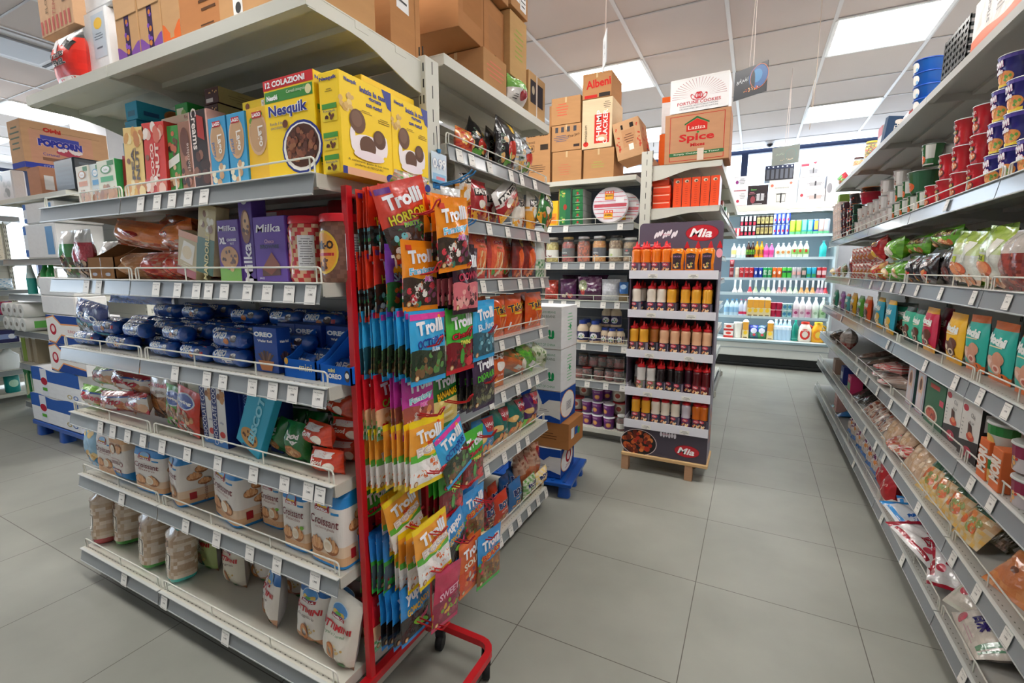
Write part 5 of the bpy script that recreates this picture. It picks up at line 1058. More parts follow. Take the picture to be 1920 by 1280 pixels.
def caster_mb():
    q = MB(); w = MB(); w.loft([(-.013, .026, .026, 2, hx('1a1a1c')), (-.01, .031, .031, 2, hx('161618')), (.01, .031, .031, 2, hx('161618')), (.013, .026, .026, 2, hx('1a1a1c'))], 24, 'rubber')
    for V in w.V: V[:, [0, 2]] = V[:, [2, 0]]
    q.V = [V+np.array([s, 0, .031]) for V in w.V for s in (0,)]; q.n = w.n; q.F = w.F; q.C = w.C; q.M = w.M; q.sm = w.sm
    q.V = [np.concatenate(q.V)]
    q.box(-.016, .016, -.012, .034, .05, .092, hx('222224'), 'rubber', .004)
    return q.mesh('caster')
cm = caster_mb()
for x, y, rz in ((.05, .30, .3), (.265, .27, .5), (.265, -.12, .2), (.03, -.16, 0)): o = link('caster', cm, rk, 'black twin wheel caster'); o.location = (x, y, .001); o.rotation_euler = (0, 0, rz)
tag(rk, 'red wheeled wire rack hung with bags of sweets', 'display rack')
hk = MB()
for dy in (-.008, .008): hk.tube([(0, dy, .0), (.1, dy, 0), (.2, dy, 0), (.235, dy, .008), (.25, dy, .03)], .0024, RD, 'plastic', 6)
hk.tube([(.25, -.008, .03), (.255, 0, .035), (.25, .008, .03)], .0024, RD, 'plastic', 6)
hk.box(-.004, .0, -.02, .02, -.02, .02, RD, 'plastic'); hk = hk.mesh('hook')

BW, BH = .138, .195
TR = dict(bold=.045, w=.74, rot=.1, L=3)
def sweet(top, mid, cand, name2, c2, extra=(), band=None, bot=None, w=BW, h=BH, sd=200, brand='Trolli', o2=None, win=.45):
    rr = random.Random(sd)
    rows = [(.07, bot or top)] + [(win, cand)] + ([(win+.08, band)] if band else []) + [(.9, mid), (1, top)]
    p = Pouch(w, h, .015, bands(*rows), seed=sd, seal=.06, rough=.3, pinch=.03, nu=16, nv=22)
    ops = [('w', -.49, .49, .07, win+.02, cand[0], 0.2, dict(amp=.015)), ('s', 0, .26, .4, .17, 26, .075, cand, dict(L=.6))] if True else []
    ops += list(extra) + [('t', brand, .02, .78, .19, 'f4f6fa', dict(TR)), ('t', name2, .03, .57, .12, c2, dict(bold=.03, w=.76, rot=.1, L=3, out=o2, outw=.07)), ('e', -.36, .1, .06, .045, 'a86a3c', 2), ('e', -.36, .1, .04, .03, 'e8d0a0', 3)]
    art(p.front, w, h, ops)
    return Proto('sweet_bag', 'bag of sweets', p.done('sweet_bag'))
K = dict(
 horror=sweet('d8321c', 'dc3a20', ['3a2420', '1e3a3a', '7ad0d8', 'f0ece8', '2a8a4a', '4a2a22', 'b8a8a0'], 'HORROR', 'e8d820', [('p', [(.2, .48), (.42, .48), (.3, .62)], '3a1a10', 1), ('t', 'PARTY', .06, .46, .06, '8ac03c', dict(bold=.08, L=4, out='7a2a9a', outw=.05)), ('e', -.2, .1, .1, .05, 'b8683c', 2), ('e', 0, .1, .1, .05, 'b8683c', 2), ('r', -.46, .88, -.16, .95, '6a2a8a', 2)], sd=201, o2='6a3a10'),
 fun=sweet('f08a14', 'f2921c', ['3a2a22', 'c83a48', 'e8e4dc', '2a7a5a', '7a3a5a', 'd87a3c'], 'Fantasy', '6ac8e8', [('t', 'MIX', .2, .46, .08, 'e070c0', dict(bold=.06, L=4, out='f4e8f0', outw=.05)), ('r', -.4, .86, -.25, .93, 'd83a20', 2)], sd=202, o2='f4f0ff'),
 octo=sweet('2a9fdc', '38ace4', ['2a3a2a', '4a6a34', '7a5a3a', '3a2a24', '5a8a4a'], 'OCTOPUS', '1c3c94', [('r', -.49, .88, .49, .96, 'e040a0', .8), ('t', 'B.lue', .15, .47, .07, 'd0e8f4', dict(bold=.06, L=4, out='2a6ac0', outw=.05)), ('e', .3, .9, .05, .03, 'f0a030', 2)], sd=203),
 octo2=sweet('2a9fdc', '38ace4', ['2a5a6a', '4a8aa0', '3a6a7a', '8ac8d8'], 'B.lue', 'd8f0fa', [], sd=213),
 cherry=sweet('48b83c', '4ab83e', ['7a1420', '8a1824', '5a0f18', '3a7a2c', 'a02a34'], 'Cherry', 'd02030', [('t', 'TWINS', .1, .46, .07, 'e8e860', dict(bold=.06, L=4, out='2a6a20', outw=.05)), ('e', .28, .15, .12, .08, 'd83a44', 2), ('e', .0, .25, .08, .12, '4aa040', 2)], bot='c81828', sd=204, o2='5a0a14'),
 dino=sweet('3a2a4a', '42304e', ['2a2a2c', '4a4a40', '6a6a50', '3a3a34', '8a8a6a'], 'DINORAUR', '5ac83c', [('r', -.49, .92, .49, 1, '5a2a6a', .9)], sd=205),
 dark=sweet('2a1020', '321428', ['d8707a', 'e89090', 'f0b0a8', '7a2a3a', '3a1020'], 'CROWN', 'c02a4a', [], sd=206),
 strange=sweet('6a3aa8', '7444b0', ['2a6a3a', 'c8602c', '3a8a4a', '5a2a6a'], 'SAUER', '8ac8f0', [('e', -.2, .62, .14, .09, 'f0c828', 2)], sd=207, o2='3a1a6a'),
 candy=sweet('d8202c', 'da2430', ['e8b890', 'd89060', '6a9a3a', 'f0d0b0'], 'CANDY', '8ac03c', [('r', -.49, .07, .49, .22, 'e8f4e8', 1)]+[('r', -.49+.14*i+(.07 if j % 2 else 0), .07+.05*j, -.42+.14*i+(.07 if j % 2 else 0), .12+.05*j, '4aa860', 1.5) for i in range(7) for j in range(3)]+[('s', 0, .22, .4, .03, 5, .05, ['c82028'], dict(L=3))], bot='8ac8a0', sd=208),
 pink=sweet('c83aa0', 'cc40a4', ['a8584c', 'd88a50', 'c8c8c0', '7a3a3a', 'e8b8a0'], 'Funtasy', '8ad8e0', [('t', 'MIX', .1, .46, .07, 'f070c0', dict(bold=.06, L=4, out='f4e8f4', outw=.05)), ('e', -.15, .2, .1, .1, 'e8d8d8', 2)], sd=209, o2='f8f4ff'),
 banana=sweet('2a8a34', '1f7a30', ['f0d888', 'e8cc70', 'f4e4a8', 'd8b850'], 'BANANAS', 'f0c820', [('e', .05, .26, .36, .18, 'ecd27c', 1.2)]+[('e', .05, .16+.06*i, .26-.03*i, .028, 'f6e6a8' if i % 2 else 'e0bc58', 2, dict(rot=.1)) for i in range(4)], sd=210, o2='6a3a08'),
 eggs=sweet('f2d21c', 'f0a43c', ['f4f2ee', 'ece8e4', 'f8f6f4', 'e8e0d8', 'f07030'], 'EGGS', 'd8c8c0', [('w', -.49, .49, .42, .52, '5ab83c', 1, dict(amp=.02, k=.6)), ('e', .06, .56, .34, .1, 'f0c020', 2), ('t', 'FRIED', .04, .65, .05, 'd8381c', dict(bold=.06, L=4, rot=.1)), ('s', .05, .25, .36, .15, 8, .085, ['f07838'], dict(L=1.2)), ('s', .0, .25, .38, .15, 9, .11, ['fdfcfa'], dict(L=1.1)), ('e', .3, .9, .04, .03, 'e85a20', 2)], sd=211, o2='f8f4f0'),
 blue=sweet('2a7ac8', '2f84d0', ['4a5a64', '2a6a3a', '3aa84a', '6a7a80', '8a3a3a'], 'APPLE', '7ac83c', [], band='3a9a3c', bot='4ac050', sd=212),
 yuo=sweet('2a8ed8', '2a8ed8', ['18181c', '202024', '141418', '1c1c20'], 'GOMCANDY', 'e8c040', [('e', .1, .24, .3, .06, '7ac83c', 2, dict(rot=-.5)), ('e', .2, .3, .2, .04, 'd83a70', 2, dict(rot=.6))], brand='yuppo', sd=214),
 pinkl=sweet('c02a5a', 'b82850', ['8a2040', 'a0304a', 'd8a030', '7a9a2c'], 'SWEET', 'e8a8c0', [], brand='', sd=215),
 bears=sweet('2a8ed4', '2f96dc', ['8a5a34', 'a8703c', '7a8a3a', 'b8803c', '6a4a2a'], 'BEARS', 'c8241c', [('t', 'CLASSIC', .05, .68, .05, 'f08a8a', dict(L=4, rot=.1)), ('s', -.36, .45, .1, .14, 8, .05, ['3aa04a', 'c83a4a', 'e8c030'], dict(L=2))], bot='3aa83c', sd=216, o2='f0b828'),
 orange=sweet('e8702c', 'd86028', ['d84a20', 'e87838', 'c8c0b0', '8a3a4a'], 'SOUR', 'f0e0c0', [], sd=217),
)
def hang(key, px, py, Yl, label, rz=0., ry=0., rx=0., s=1., X=None):
    pr = K[key]; X = xa(px, Yl, 1.0) if X is None else X
    for _ in range(3):
        z = at(px, py, X=X).z; X = xa(px, Yl, z-.08) if _ < 2 else X
    R_ = place(pr, X, Yl+BW*s/2, z-BH*s, label, PI/2+rz, rx, ry, settle=False, s=s)
    return X, z
def stack(key, pxs, py, Yl, label, slope=0., jit=.03, front=None):
    """bags one behind another on a hook; pxs: picture columns of their near edges, from the rack outwards"""
    for i, px in enumerate(pxs):
        hang(key, px, py+slope*i+R.uniform(-2, 2), Yl, label, R.uniform(-jit, jit), R.uniform(-.03, .03), 0)
Y1, Y2, Y3 = .975, 1.125, 1.275
stack('horror', (668, 676, 684, 692, 702), 354, Y1, 'red bag of sweets in the dense stack beside the pole, top row', slope=-2)
hang('horror', 712, 352, Y1+.02, 'red bag of sweets just behind the big tilted one, top row', .1)
hang('horror', 752, 330, 1.0, 'large tilted red bag of spooky sweets hanging in front, top row', -.55, -.3, .1, s=1.08)
stack('fun', (793, 803), 362, Y1+.09, 'orange bag of sweets behind the front one, top row')
hang('fun', 822, 366, 1.06, 'orange bag of sweets hanging in front at the right, top row', -.1, -.12, .05, s=1.02)
stack('horror', (666, 673, 680, 687), 470, Y1, 'red bag of sweets in the stack beside the pole, second row')
hang('horror', 697, 462, Y1, 'red bag of sweets half hidden by the purple one, second row')
hang('strange', 728, 460, Y1, 'purple bag of sweets squeezed between red and orange bags')
hang('fun', 757, 452, Y1, 'narrow orange bag of sweets in the middle of the second row', -.12, s=.97)
stack('dark', (800, 809, 818, 827, 836), 455, Y2, 'dark crown print bag in the right stack, second row')
hang('dark', 846, 462, Y2, 'dark bag of pink sweets at the right of the second row')
hang('octo2', 886, 565, Y3-.02, 'blue bag of sweets showing behind the green cherry bag, third row')
hang('dark', 850, 562, Y2+.05, 'dark purple bag of sweets above the green cherry bag')
stack('octo2', (668, 676, 684), 585, Y1, 'plain blue bag of sweets nearest the pole, third row')
stack('octo', (692, 702, 713, 724, 734, 745, 756), 584, Y1, 'pink-topped blue bag of sweets in the long stack')
hang('octo', 769, 585, Y1, 'front blue bag of sweets with a pink top, third row', -.08, .0, .0, s=1.05)
hang('cherry', 832, 578, Y2, 'bright green and red bag of cherry sweets, third row', -.05, s=1.03)
stack('candy', (676, 684, 694, 704), 702, Y1, 'red bag of sweets with green checks, fourth row')
stack('pink', (730, 741), 700, Y1+.01, 'magenta bag of sweets behind the front one, fourth row')
hang('pink', 753, 700, Y1+.01, 'front magenta bag of sweets in the fourth row', -.05)
hang('banana', 808, 696, Y2, 'dark green bag of banana sweets in the fourth row', -.03)
stack('dino', (852, 862, 872), 668, Y3, 'dark violet bag of sweets behind the front one, fourth row')
hang('dino', 884, 664, Y3, 'front dark violet bag of dinosaur sweets, fourth row', -.04)
stack('eggs', (674, 681, 689), 806, Y1, 'yellow bag of fried egg sweets beside the pole, fifth row')
hang('eggs', 700, 804, Y1, 'yellow bag of fried egg sweets showing one white letter, fifth row')
stack('eggs', (727, 736, 746, 757), 798, Y1, 'yellow bag of fried egg sweets behind the front one, fifth row')
hang('eggs', 771, 797, Y1, 'front yellow bag of fried egg sweets in the fifth row', -.1, .03, s=1.05)
hang('octo', 833, 792, Y2, 'blue bag of sweets hanging crooked beside the yellow ones, fifth row', -.05, -.35)
hang('cherry', 866, 815, Y3-.03, 'green cherry bag of sweets right of the crooked blue one')
hang('cherry', 676, 917, Y1, 'dark green cherry bag of sweets beside the pole, sixth row', .05)
stack('eggs', (716, 728), 928, Y1+.02, 'yellow bag of fried egg sweets behind the sixth row front one')
hang('eggs', 745, 925, Y1+.02, 'front yellow bag of fried egg sweets in the sixth row', -.1, -.22)
hang('cherry', 822, 872, Y2, 'green cherry bag of sweets at the right of the sixth row')
stack('cherry', (800, 811), 878, Y2, 'green cherry bag of sweets behind the front one, sixth row')
stack('blue', (674, 681, 688, 696, 704, 713), 1003, Y1, 'blue and green bag of sweets in the stack beside the pole')
stack('eggs', (737, 748, 760), 1002, Y1+.02, 'yellow bag of fried egg sweets behind the lowest front one')
hang('eggs', 788, 985, Y1+.02, 'lowest front yellow bag of fried egg sweets', -.1, -.12, s=1.05)
stack('candy', (679, 687, 697), 1118, Y1, 'red bag of sweets with green checks, lowest row')
stack('yuo', (712, 724, 736), 1112, Y1, 'blue and black bag of sweets behind the lowest front one')
hang('yuo', 752, 1108, Y1, 'front blue and black bag of sweets in the lowest row', -.05)
hang('pinkl', 808, 1090, Y1+.04, 'crimson bag of sweets hanging lowest, right of the blue one', -.05, .15, s=.95)
hang('yuo', 838, 970, Y2+.03, 'blue and black bag of sweets left of the bear bags', 0, -.25, s=.9)
stack('orange', (842, 852, 862), 1030, Y2+.07, 'orange bag of sweets low behind the front bear bag', )
stack('bears', (846, 856), 925, Y3, 'blue bag of bear sweets behind the upper front one')
hang('bears', 866, 930, Y3, 'upper front blue bag of bear sweets', -.05)
hang('bears', 893, 1012, Y3+.01, 'lower front blue bag of bear sweets at the right', -.1, .05, s=1.03)
for yl, zz in ((Y1, (1.56, 1.4, 1.2, 1.0, .83, .64, .52, .33)), (Y2, (1.56, 1.4, 1.21, 1.0, .85, .72, .53)), (Y3, (1.2, 1.03, .84, .6, .46))):
    for z in zz: o = link('hook', hk, rk); o.location = (0, yl+BW/2-.97, z-.012)
# small packets hanging by the upright with blue clips and a price card
q = MB(); q.box(-.002, 0, -.045, .045, 0, .1, hx('d4e6f4'), 'paper', .0008)
c = Can(q, lambda u, v, o: (np.zeros_like(u)+o, u, v)); c.text('0,99', 0, .06, .042, 'f4f8fc', 2, bold=.05, w=.078, out='7a8ab0', outw=.05); c.rect(-.04, .008, .04, .03, '9ac8e8', 1); c.rect(-.02, .01, .03, .02, 'e88a98', 2); c.rect(-.045, 0, .045, .008, '4a9ac8', 1)
pc = Proto('price_card', 'price card', q.mesh('price_card')); o = place(pc, -1.005, 1.408, 1.70, 'pale blue hanging price card reading 0,99 on the white upright'); 
w = MB(); w.tube([(-.004, 0, .1), (-.006, 0, .14), (-.008, 0, .19)], .001, hx('444444'), 'rubber', 5); link('wire', w.mesh('wire'), o)
w = MB(); w.loft([(.1, .006, .006, 2, hx('2a8ac8')), (.112, .008, .008, 2, hx('2a8ac8'))], 10); link('clip', w.mesh('clip'), o)
cb = MB()
for dy in (-.012, .012): cb.tube([(0, dy, 0), (.09, dy, .01), (.14, dy, .03), (.15, dy, .04)], .003, hx('3a8ad0'), 'plastic', 6)
cb.box(-.006, 0, -.025, .025, -.01, .01, hx('3a8ad0'), 'plastic', .002); cbm = cb.mesh('peg')
for z in (1.69, 1.53): pg = Proto('hanging_peg', 'peg', cbm); place(pg, -1.012, 1.405, z, 'light blue double peg on the white upright, '+('upper' if z > 1.6 else 'lower'), settle=False)
nut = mkpouch('nut_packet', 'snack packet', .095, .13, .035, bands((.15, 'd8d8d8'), (.75, ['a86a48', 'b87c58', '8a5236', 'c89878']), (1, ['e0e0de', 'd0d4d4'])), [('r', -.1, .3, .42, .62, 'c82430', 2), ('t', '0.89', .16, .47, .16, 'fff', dict(bold=.05, L=3, w=.4))], seed=230)
place(nut, -.955, 1.40, 1.55, 'clear packet of brown nuts with a red price label hanging by the upright', PI/2-.2, settle=False)
nut2 = mkpouch('nut_packet', 'snack packet', .095, .12, .035, bands((.5, ['c8ccc8', 'b8bcb8', 'e0e4e4']), (1, ['e8eaea', 'd0d4d4'])), seed=231)
place(nut2, -.955, 1.40, 1.405, 'clear packet with a silvery shine hanging below the nut packet', PI/2-.2, settle=False)
for px, X, zz, L_ in ((660, -1.0, 1.655, 'small clear packet with green wrapping lying against the cereal box'),):
    cp = mkpouch('snack_packet', 'snack packet', .16, .07, .04, bands((1, ['d8e0d0', '6ab04a', 'e0b0a0', 'f0f0ec', 'b8c8b0'])), seed=232); place(cp, -.955, 1.15, 1.62, L_, PI/2, .6)
# ================================================================== jars and cartons at the back
dY = 3.70
def db(x0, x1, z0, z1, label, d=.3, rz=0., ry=0., y=None, **k): return carton((x0+x1)/2, (y or 3.68)+d/2, z0, x1-x0-.004, d, z1-z0-.004, label, rz, 0, ry, **k)
zd = DZ[0]
db(-1.515, -1.265, zd, 2.335, 'plain wrapped carton at the bottom left of the far carton stack', front=[('l', -.3, .2, .15, .6, 5, 'c87858')], tape=1)
db(-1.525, -1.275, 2.335, 2.535, 'carton with handwriting and handling marks in the middle of the far stack', front=[('l', -.45, .35, .1, .62, 4, '4a5a80'), ('r', .25, .12, .45, .22, '3a3030', 1), ('r', -.38, .72, -.28, .92, '4a4a50', 1), ('r', -.18, .72, -.08, .92, '4a4a50', 1), ('r', .02, .72, .12, .92, '4a4a50', 1), ('r', .24, .72, .34, .92, '4a4a50', 1), ('t', 'Thai Jars', .25, .55, .13, '3a2a24', dict(rot=.2))])
db(-1.53, -1.285, 2.535, 2.74, 'carton with red lettering and open flaps on the far stack', front=[('l', -.35, .3, .1, .8, 5, 'd8604a')], tape=1)
db(-1.255, -1.01, zd, 2.325, 'plain carton beneath the tall snack carton', front=[('l', -.25, .35, .2, .6, 3, 'a8a858')])
db(-1.27, -1.03, 2.325, 2.69, 'tall cream carton with a red shrimp cracker panel, stood on end', col='d9c3a0', tape=0, front=[('r', -.08, .1, .42, .68, 'c8342c', 1), ('t', 'SHRIMP', .07, .45, .11, 'f4e8e0', dict(rot=1.57, w=.95, bold=.02)), ('t', 'CRACKER', .28, .42, .1, 'f4e8e0', dict(rot=1.57, w=1.05, bold=.02)), ('e', .18, .2, .18, .07, 'e8a888', 2), ('e', .15, .18, .12, .04, 'f4e0d0', 3), ('e', -.36, .1, .09, .05, 'c8342c', 1), ('t', 'NONGSHIM', -.36, .3, .05, '3a2a24', dict(rot=1.57)), ('l', .2, .78, .45, .93, 4, '5a4a40')])
db(-1.275, -1.045, 2.69, 2.875, 'carton with red brand lettering topmost on the far stack', front=[('t', 'Albeni', .05, .58, .33, 'c8302c', dict(bold=.03, w=.85, rot=.08)), ('r', -.42, .02, .02, .14, 'c8302c', 1), ('r', .08, .02, .46, .18, '3a3430', 1)], col='b58458')
db(-.99, -.79, 2.21, 2.49, 'brown carton with rows of small red logos, tipping left', ry=-.2, d=.28, col='c69c74', tape=0, front=[('s', -.38, .5, .06, .45, 12, .04, ['c8503c'], dict(sq=.4)), ('s', .4, .5, .05, .45, 12, .04, ['c8503c'], dict(sq=.4)), ('r', -.2, .3, .3, .75, 'c09068', 1), ('l', -.15, .4, .25, .65, 4, '6a4030', dict(L=2)), ('r', 0, .2, .18, .36, 'f0e8dc', 2), ('r', -.2, .78, -.12, .9, '2a2420', 2), ('r', .14, .78, .28, .9, '2a2420', 2)], right=[('s', 0, .5, .4, .4, 20, .05, ['c8503c'], dict(sq=.4))])
db(-1.755, -1.535, zd, 2.54, 'tall brown carton lettered Beef-Beef left of the far stack', front=[('t', 'Beef - Beef', 0, .88, .06, '2a221c', dict(bold=.05, w=.85)), ('e', .0, .95, .14, .03, 'c8302c', 1), ('t', 'AFR0325', -.3, .75, .035, '3a3028', {}), ('r', -.42, .58, -.15, .7, '2a221c', 1), ('r', -.4, .59, -.17, .69, 'b88a5e', 1.5), ('t', '8', -.24, .64, .06, '2a221c', dict(bold=.04)), ('r', .1, .6, .42, .7, '3a3028', 1), ('l', -.42, .2, .35, .35, 4, '5a4434')], tape=0)
db(-1.62, -1.53, 2.545, 2.75, 'narrow carton behind the flapped one', y=3.85)
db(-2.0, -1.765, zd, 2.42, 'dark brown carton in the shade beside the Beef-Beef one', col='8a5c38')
db(-2.55, -2.02, zd, 2.4, 'wide carton at the hidden left end of the jar unit')
# shelf one: boxes and round trays
z = DZ[1]
def dbox(pl, pr, zz, h, d, col, front=(), right=(), label='', Y=3.68, name='tea_box', cat='box', **k): return shelfbox(pl, pr, Y, zz, h, d, col, front, right=right, name=name, cat=cat, label=label, **k)
dbox(1023, 1046, z, .2, .08, 'f0c020', [('r', -.4, .1, .4, .5, 'e8902c', 1), ('t', '100%', 0, .3, .12, 'c8501c', dict(bold=.05))], label='yellow box beside the green tipped crisp bag', name='box')
dbox(1047, 1069, z, .29, .12, '1f6a4a', [('r', -.42, .02, .1, .98, '2a7a44', 1), ('e', .05, .5, .15, .08, 'b03a2c', 2), ('s', -.2, .85, .2, .1, 10, .08, ['6ab050', 'e8d070'], dict(L=2)), ('s', -.2, .15, .2, .1, 10, .08, ['6ab050', 'e8d070'], dict(L=2)), ('r', -.5, 0, -.46, 1, 'd8a040', 2)], right=[('r', -.5, 0, .5, 1, 'b8bcb4')], label='tall green box with a gold edge on the upper back shelf')
for i in range(5):
    dbox(1073, 1093, z+i*.056, .054, .22, '1f7040', [('e', 0, .85, .2, .12, '5aa040', 1), ('e', 0, .4, .1, .2, 'b03a2c', 2), ('l', -.35, .1, .35, .25, 1, 'd8e0d0')], right=[('r', -.5, 0, .5, 1, 'b4b8b4')], label='small green box stacked on the upper back shelf, '+['bottom', 'second', 'third', 'fourth', 'top'][i]+' of five')
def disc(label, px0, px1, Y, rz, ry, sd):
    x, w = span(px0, px1, Y, z+.12); r = w/2; q = MB(); q.loft([(-.018, r*.97, r*.97, 2, hx('d8d4d8')), (-.008, r, r, 2, hx('eceaf0')), (.012, r, r, 2, hx('e4e0e8')), (.018, r*.95, r*.95, 2, hx('dcd8e0'))], 40, 'film')
    for V in q.V: V[:, [1, 2]] = V[:, [2, 1]]; V[:, 1] *= -1; V[:, 2] += r
    c = Can(q, lambda u, v, o: (u, np.full_like(u, -.018)-o, v+r), fin='film'); rr = random.Random(sd)
    for i in range(-3, 4): hh = r*.22*i; L_ = math.sqrt(max(0, r*r*.9-hh*hh)); c.rect(-L_, hh-.002, L_, hh+.002, 'c8304a', 1)
    c.rect(-r*.9, -r*.12, r*.9, r*.06, 'c04a5a', 1.2)
    for s in (-.55, .5):
        c.rect(-r*.32, r*s-r*.22, r*.18, r*s+r*.26, 'e8502c', 2); c.rect(-r*.3, r*s-r*.2, r*.16, r*s+r*.1, 'f0b020', 3); c.text('MI NAPRAU', -r*.07, r*s+.0, r*.1, '4a2010', 4, w=r*.4, bold=.04)
        for k in range(3): c.ell(-r*.22+k*r*.15, r*s+r*.18, r*.04, r*.04, 'f4e8e0', 3)
    c.rect(r*.3, r*.1, r*.75, r*.4, 'f0eef2', 2)
    place(Proto('round_tray', 'wrapped tray', q.mesh('round_tray')), x, Y, z, label, rz, -.12, ry)
disc('round cling-wrapped tray with yellow stickers, front one on the upper back shelf', 1111, 1178, 3.70, 0, 0, 1)
disc('round cling-wrapped tray leaning behind the front one', 1140, 1198, 3.78, .1, .05, 2)
# jars
def jar(r, h, cont, lidc, ops=(), label_c=None, lv=(.18, .55), sd=1, cols2=None, neck=.8, name='jar', word=None):
    rr = random.Random(sd); n = 14; hb = h*.9
    cols = cols2 or [cont]
    def cf(i, t, row): return hx(rr.choice(cols))
    g = lambda z: 1 if z < .8 else 1-(z-.8)/.2*(1-neck)
    P = [(hb*.03, r*.85, cont)] + [(hb*(.06+.84*i/n), r*.94*g(i/n*.95), cont) for i in range(n+1)]
    L = Loft(P, 26, 'liquid', colfn=cf); c = L.wrap
    if label_c:
        m = r*2.0; c.rect(-m*.9, hb*lv[0], m*.9, hb*lv[1], label_c, 3)
        art_w(c, r, hb, ops)
    sh = MB(); sh.loft([(0, r*.93, r*.93, 2, hx('e8f0ec')), (hb*.04, r, r, 2, hx('e8f0ec')), (hb*.8, r, r, 2, hx('e8f0ec')), (hb*.94, r*neck, r*neck, 2, hx('e8f0ec')), (hb, r*neck*.97, r*neck*.97, 2, hx('e8f0ec'))], 28, 'glass', cap=False)
    return Proto(name, 'jar', L.done(name), [('glass', sh.mesh('glass'), None), ('lid', shifted(lid_mesh(r*neck*1.03, h*.09, lidc), h*.91), None)])
def art_w(c, r, h, ops):
    for o in ops:
        k = o[0]; a = list(o[1:]); kw = a.pop() if isinstance(a[-1], dict) else {}
        if k == 'r': c.rect(a[0]*r, a[1]*h, a[2]*r, a[3]*h, a[4], a[5] if len(a) > 5 else 4)
        elif k == 'e': c.ell(a[0]*r, a[1]*h, a[2]*r, a[3]*h, a[4], a[5] if len(a) > 5 else 5, **kw)
        elif k == 't': kw = dict(kw); kw['L'] = kw.get('L', 6); kw['w'] = kw.get('w', 1)*r; c.text(a[0], a[1]*r, a[2]*h, a[3]*h, a[4], **kw)
        elif k == 's': c.scat(a[0]*r, a[1]*h, a[2]*r, a[3]*h, a[4], a[5]*r, a[6], **kw)
z = DZ[2]
JD = [(1012, 'b02418', ['b02418', 'c83020'], 'd0d0c8', 'b0241c', .78, (), 'red jar half hidden behind the white snack bag'),
 (1036, 'c0b050', ['c8b85c', 'b0a040', 'd4c878', 'a89838'], 'e8e4dc', 'ecebe4', .82, [('s', 0, .28, .5, .04, 8, .1, ['8a4a3a', '7a3a30'], dict(L=5))], 'jar of pale yellow pickles with a white lid'),
 (1066, '8a1418', ['9a1818', '7a1014', 'b02420'], 'c8b070', '3a3c44', .72, [('t', 'FERMA', 0, .42, .07, 'e8e8e8', dict(w=.8)), ('t', 'TOMATI', 0, .3, .05, 'c83028', dict(w=.9))], 'jar of dark red tomatoes with a gold lid'),
 (1095, 'b04820', ['c85424', '7a3018', 'b84a20', '8a3a1a'], 'e8e8ec', None, .8, (), 'jar of red and orange vegetables with a white lid'),
 (1124, 'd08830', ['d8943c', 'c87a28', 'e0a850'], 'eceef0', '34384a', .8, [('t', 'FERMA', 0, .4, .07, 'e8e8e8', dict(w=.8)), ('s', 0, .28, .4, .04, 8, .1, ['e8a050', 'c87830'], dict(L=5))], 'jar of orange apricots with a dark label'),
 (1155, '9a7850', ['a88860', '8a6840', 'b89870', '7a5a38'], '2a221c', 'e4e0d0', .84, [('s', -.2, .3, .2, .05, 6, .1, ['a0b840'], dict(L=5))], 'jar of brown mushrooms with a black lid'),
 (1182, '8f6c48', ['9a7850', '7c5c3c', 'a8865c'], 'e8ecec', '201c1c', .8, [('t', 'FUNGHI', 0, .4, .08, 'e8e0d8', dict(w=.7)), ('e', 0, .52, .2, .04, 'c8302c', 5)], 'shorter jar of brown mushrooms with a white lid')]
for i, (px, c, c2, lid, lab, nk, ops, L_) in enumerate(JD):
    h = .205 if i not in (6,) else .185
    place(jar(.056, h, c, lid, ops, lab, (.2, .56) if i in (1, 5) else (.24, .62), sd=i, cols2=c2, neck=nk), xa(px, 3.73, z+.1), 3.73, z, L_+' on the middle back shelf', rz=-.3)
for i, px in enumerate((1055, 1086, 1115, 1146, 1172)): place(jar(.054, .19, '6a3020', 'd8d8d0', (), '3a3c44', sd=20+i, cols2=['6a3020', '7a3a20']), xa(px, 3.87, z+.1), 3.87, z, 'dark jar in the second row of the middle back shelf')
z = DZ[3]
def dpch(pl, pr, zz, h, d, col, ops, label, Y=3.69, **k): return pch(pl, pr, Y, zz, h, d, col, ops, label=label, name='food_bag', cat='bag', **k)
dpch(1018, 1044, z, .16, .08, bands((1, ['a03024', 'c04030', '8a2820'])), (), 'red bag of dried peppers on the third back shelf', seed=301)
dpch(1046, 1078, z, .17, .08, bands((1, ['4a1c48', '5a2458'])), [('s', 0, .2, .3, .1, 8, .1, ['c8b8a8', 'c83a4a'])], 'dark purple bag on the third back shelf', seed=302)
dpch(1080, 1126, z, .19, .09, bands((.4, '4a1840'), (1, ['5a2050', '8a6a88'])), [('e', -.25, .62, .22, .24, 'a8b088', 1), ('e', -.24, .35, .1, .13, 'c8242c', 2), ('t', 'Pregio', .18, .45, .14, 'f0e8f0', dict(bold=.05, L=3)), ('s', -.25, .65, .15, .12, 8, .06, ['d8d8c0', '8a9a60'], dict(L=2))], 'purple and white bag of grain with a red dot, on the third back shelf', seed=303)
dpch(1123, 1158, z, .17, .1, bands((1, ['d4d8e0', 'c8ccd4', 'e0e4ea'])), (), 'white lumpy bag beside the purple grain bag', seed=304)
dpch(1158, 1176, z, .15, .07, bands((.4, '8a7450'), (1, '2a6ab0')), [('e', 0, .75, .35, .12, '9ac0e0')], 'blue and brown bag at the right of the third back shelf', seed=305)
for i, (a, b, c) in enumerate(((1050, 1085, '3a1838'), (1100, 1140, '481c40'), (1130, 1170, 'a8acb4'))): dpch(a, b, z, .2, .1, bands((1, c)), (), ('dark purple bag' if i < 2 else 'grey clear bag')+' in the second row of the third back shelf', Y=3.85, seed=306+i)
z = DZ[4]
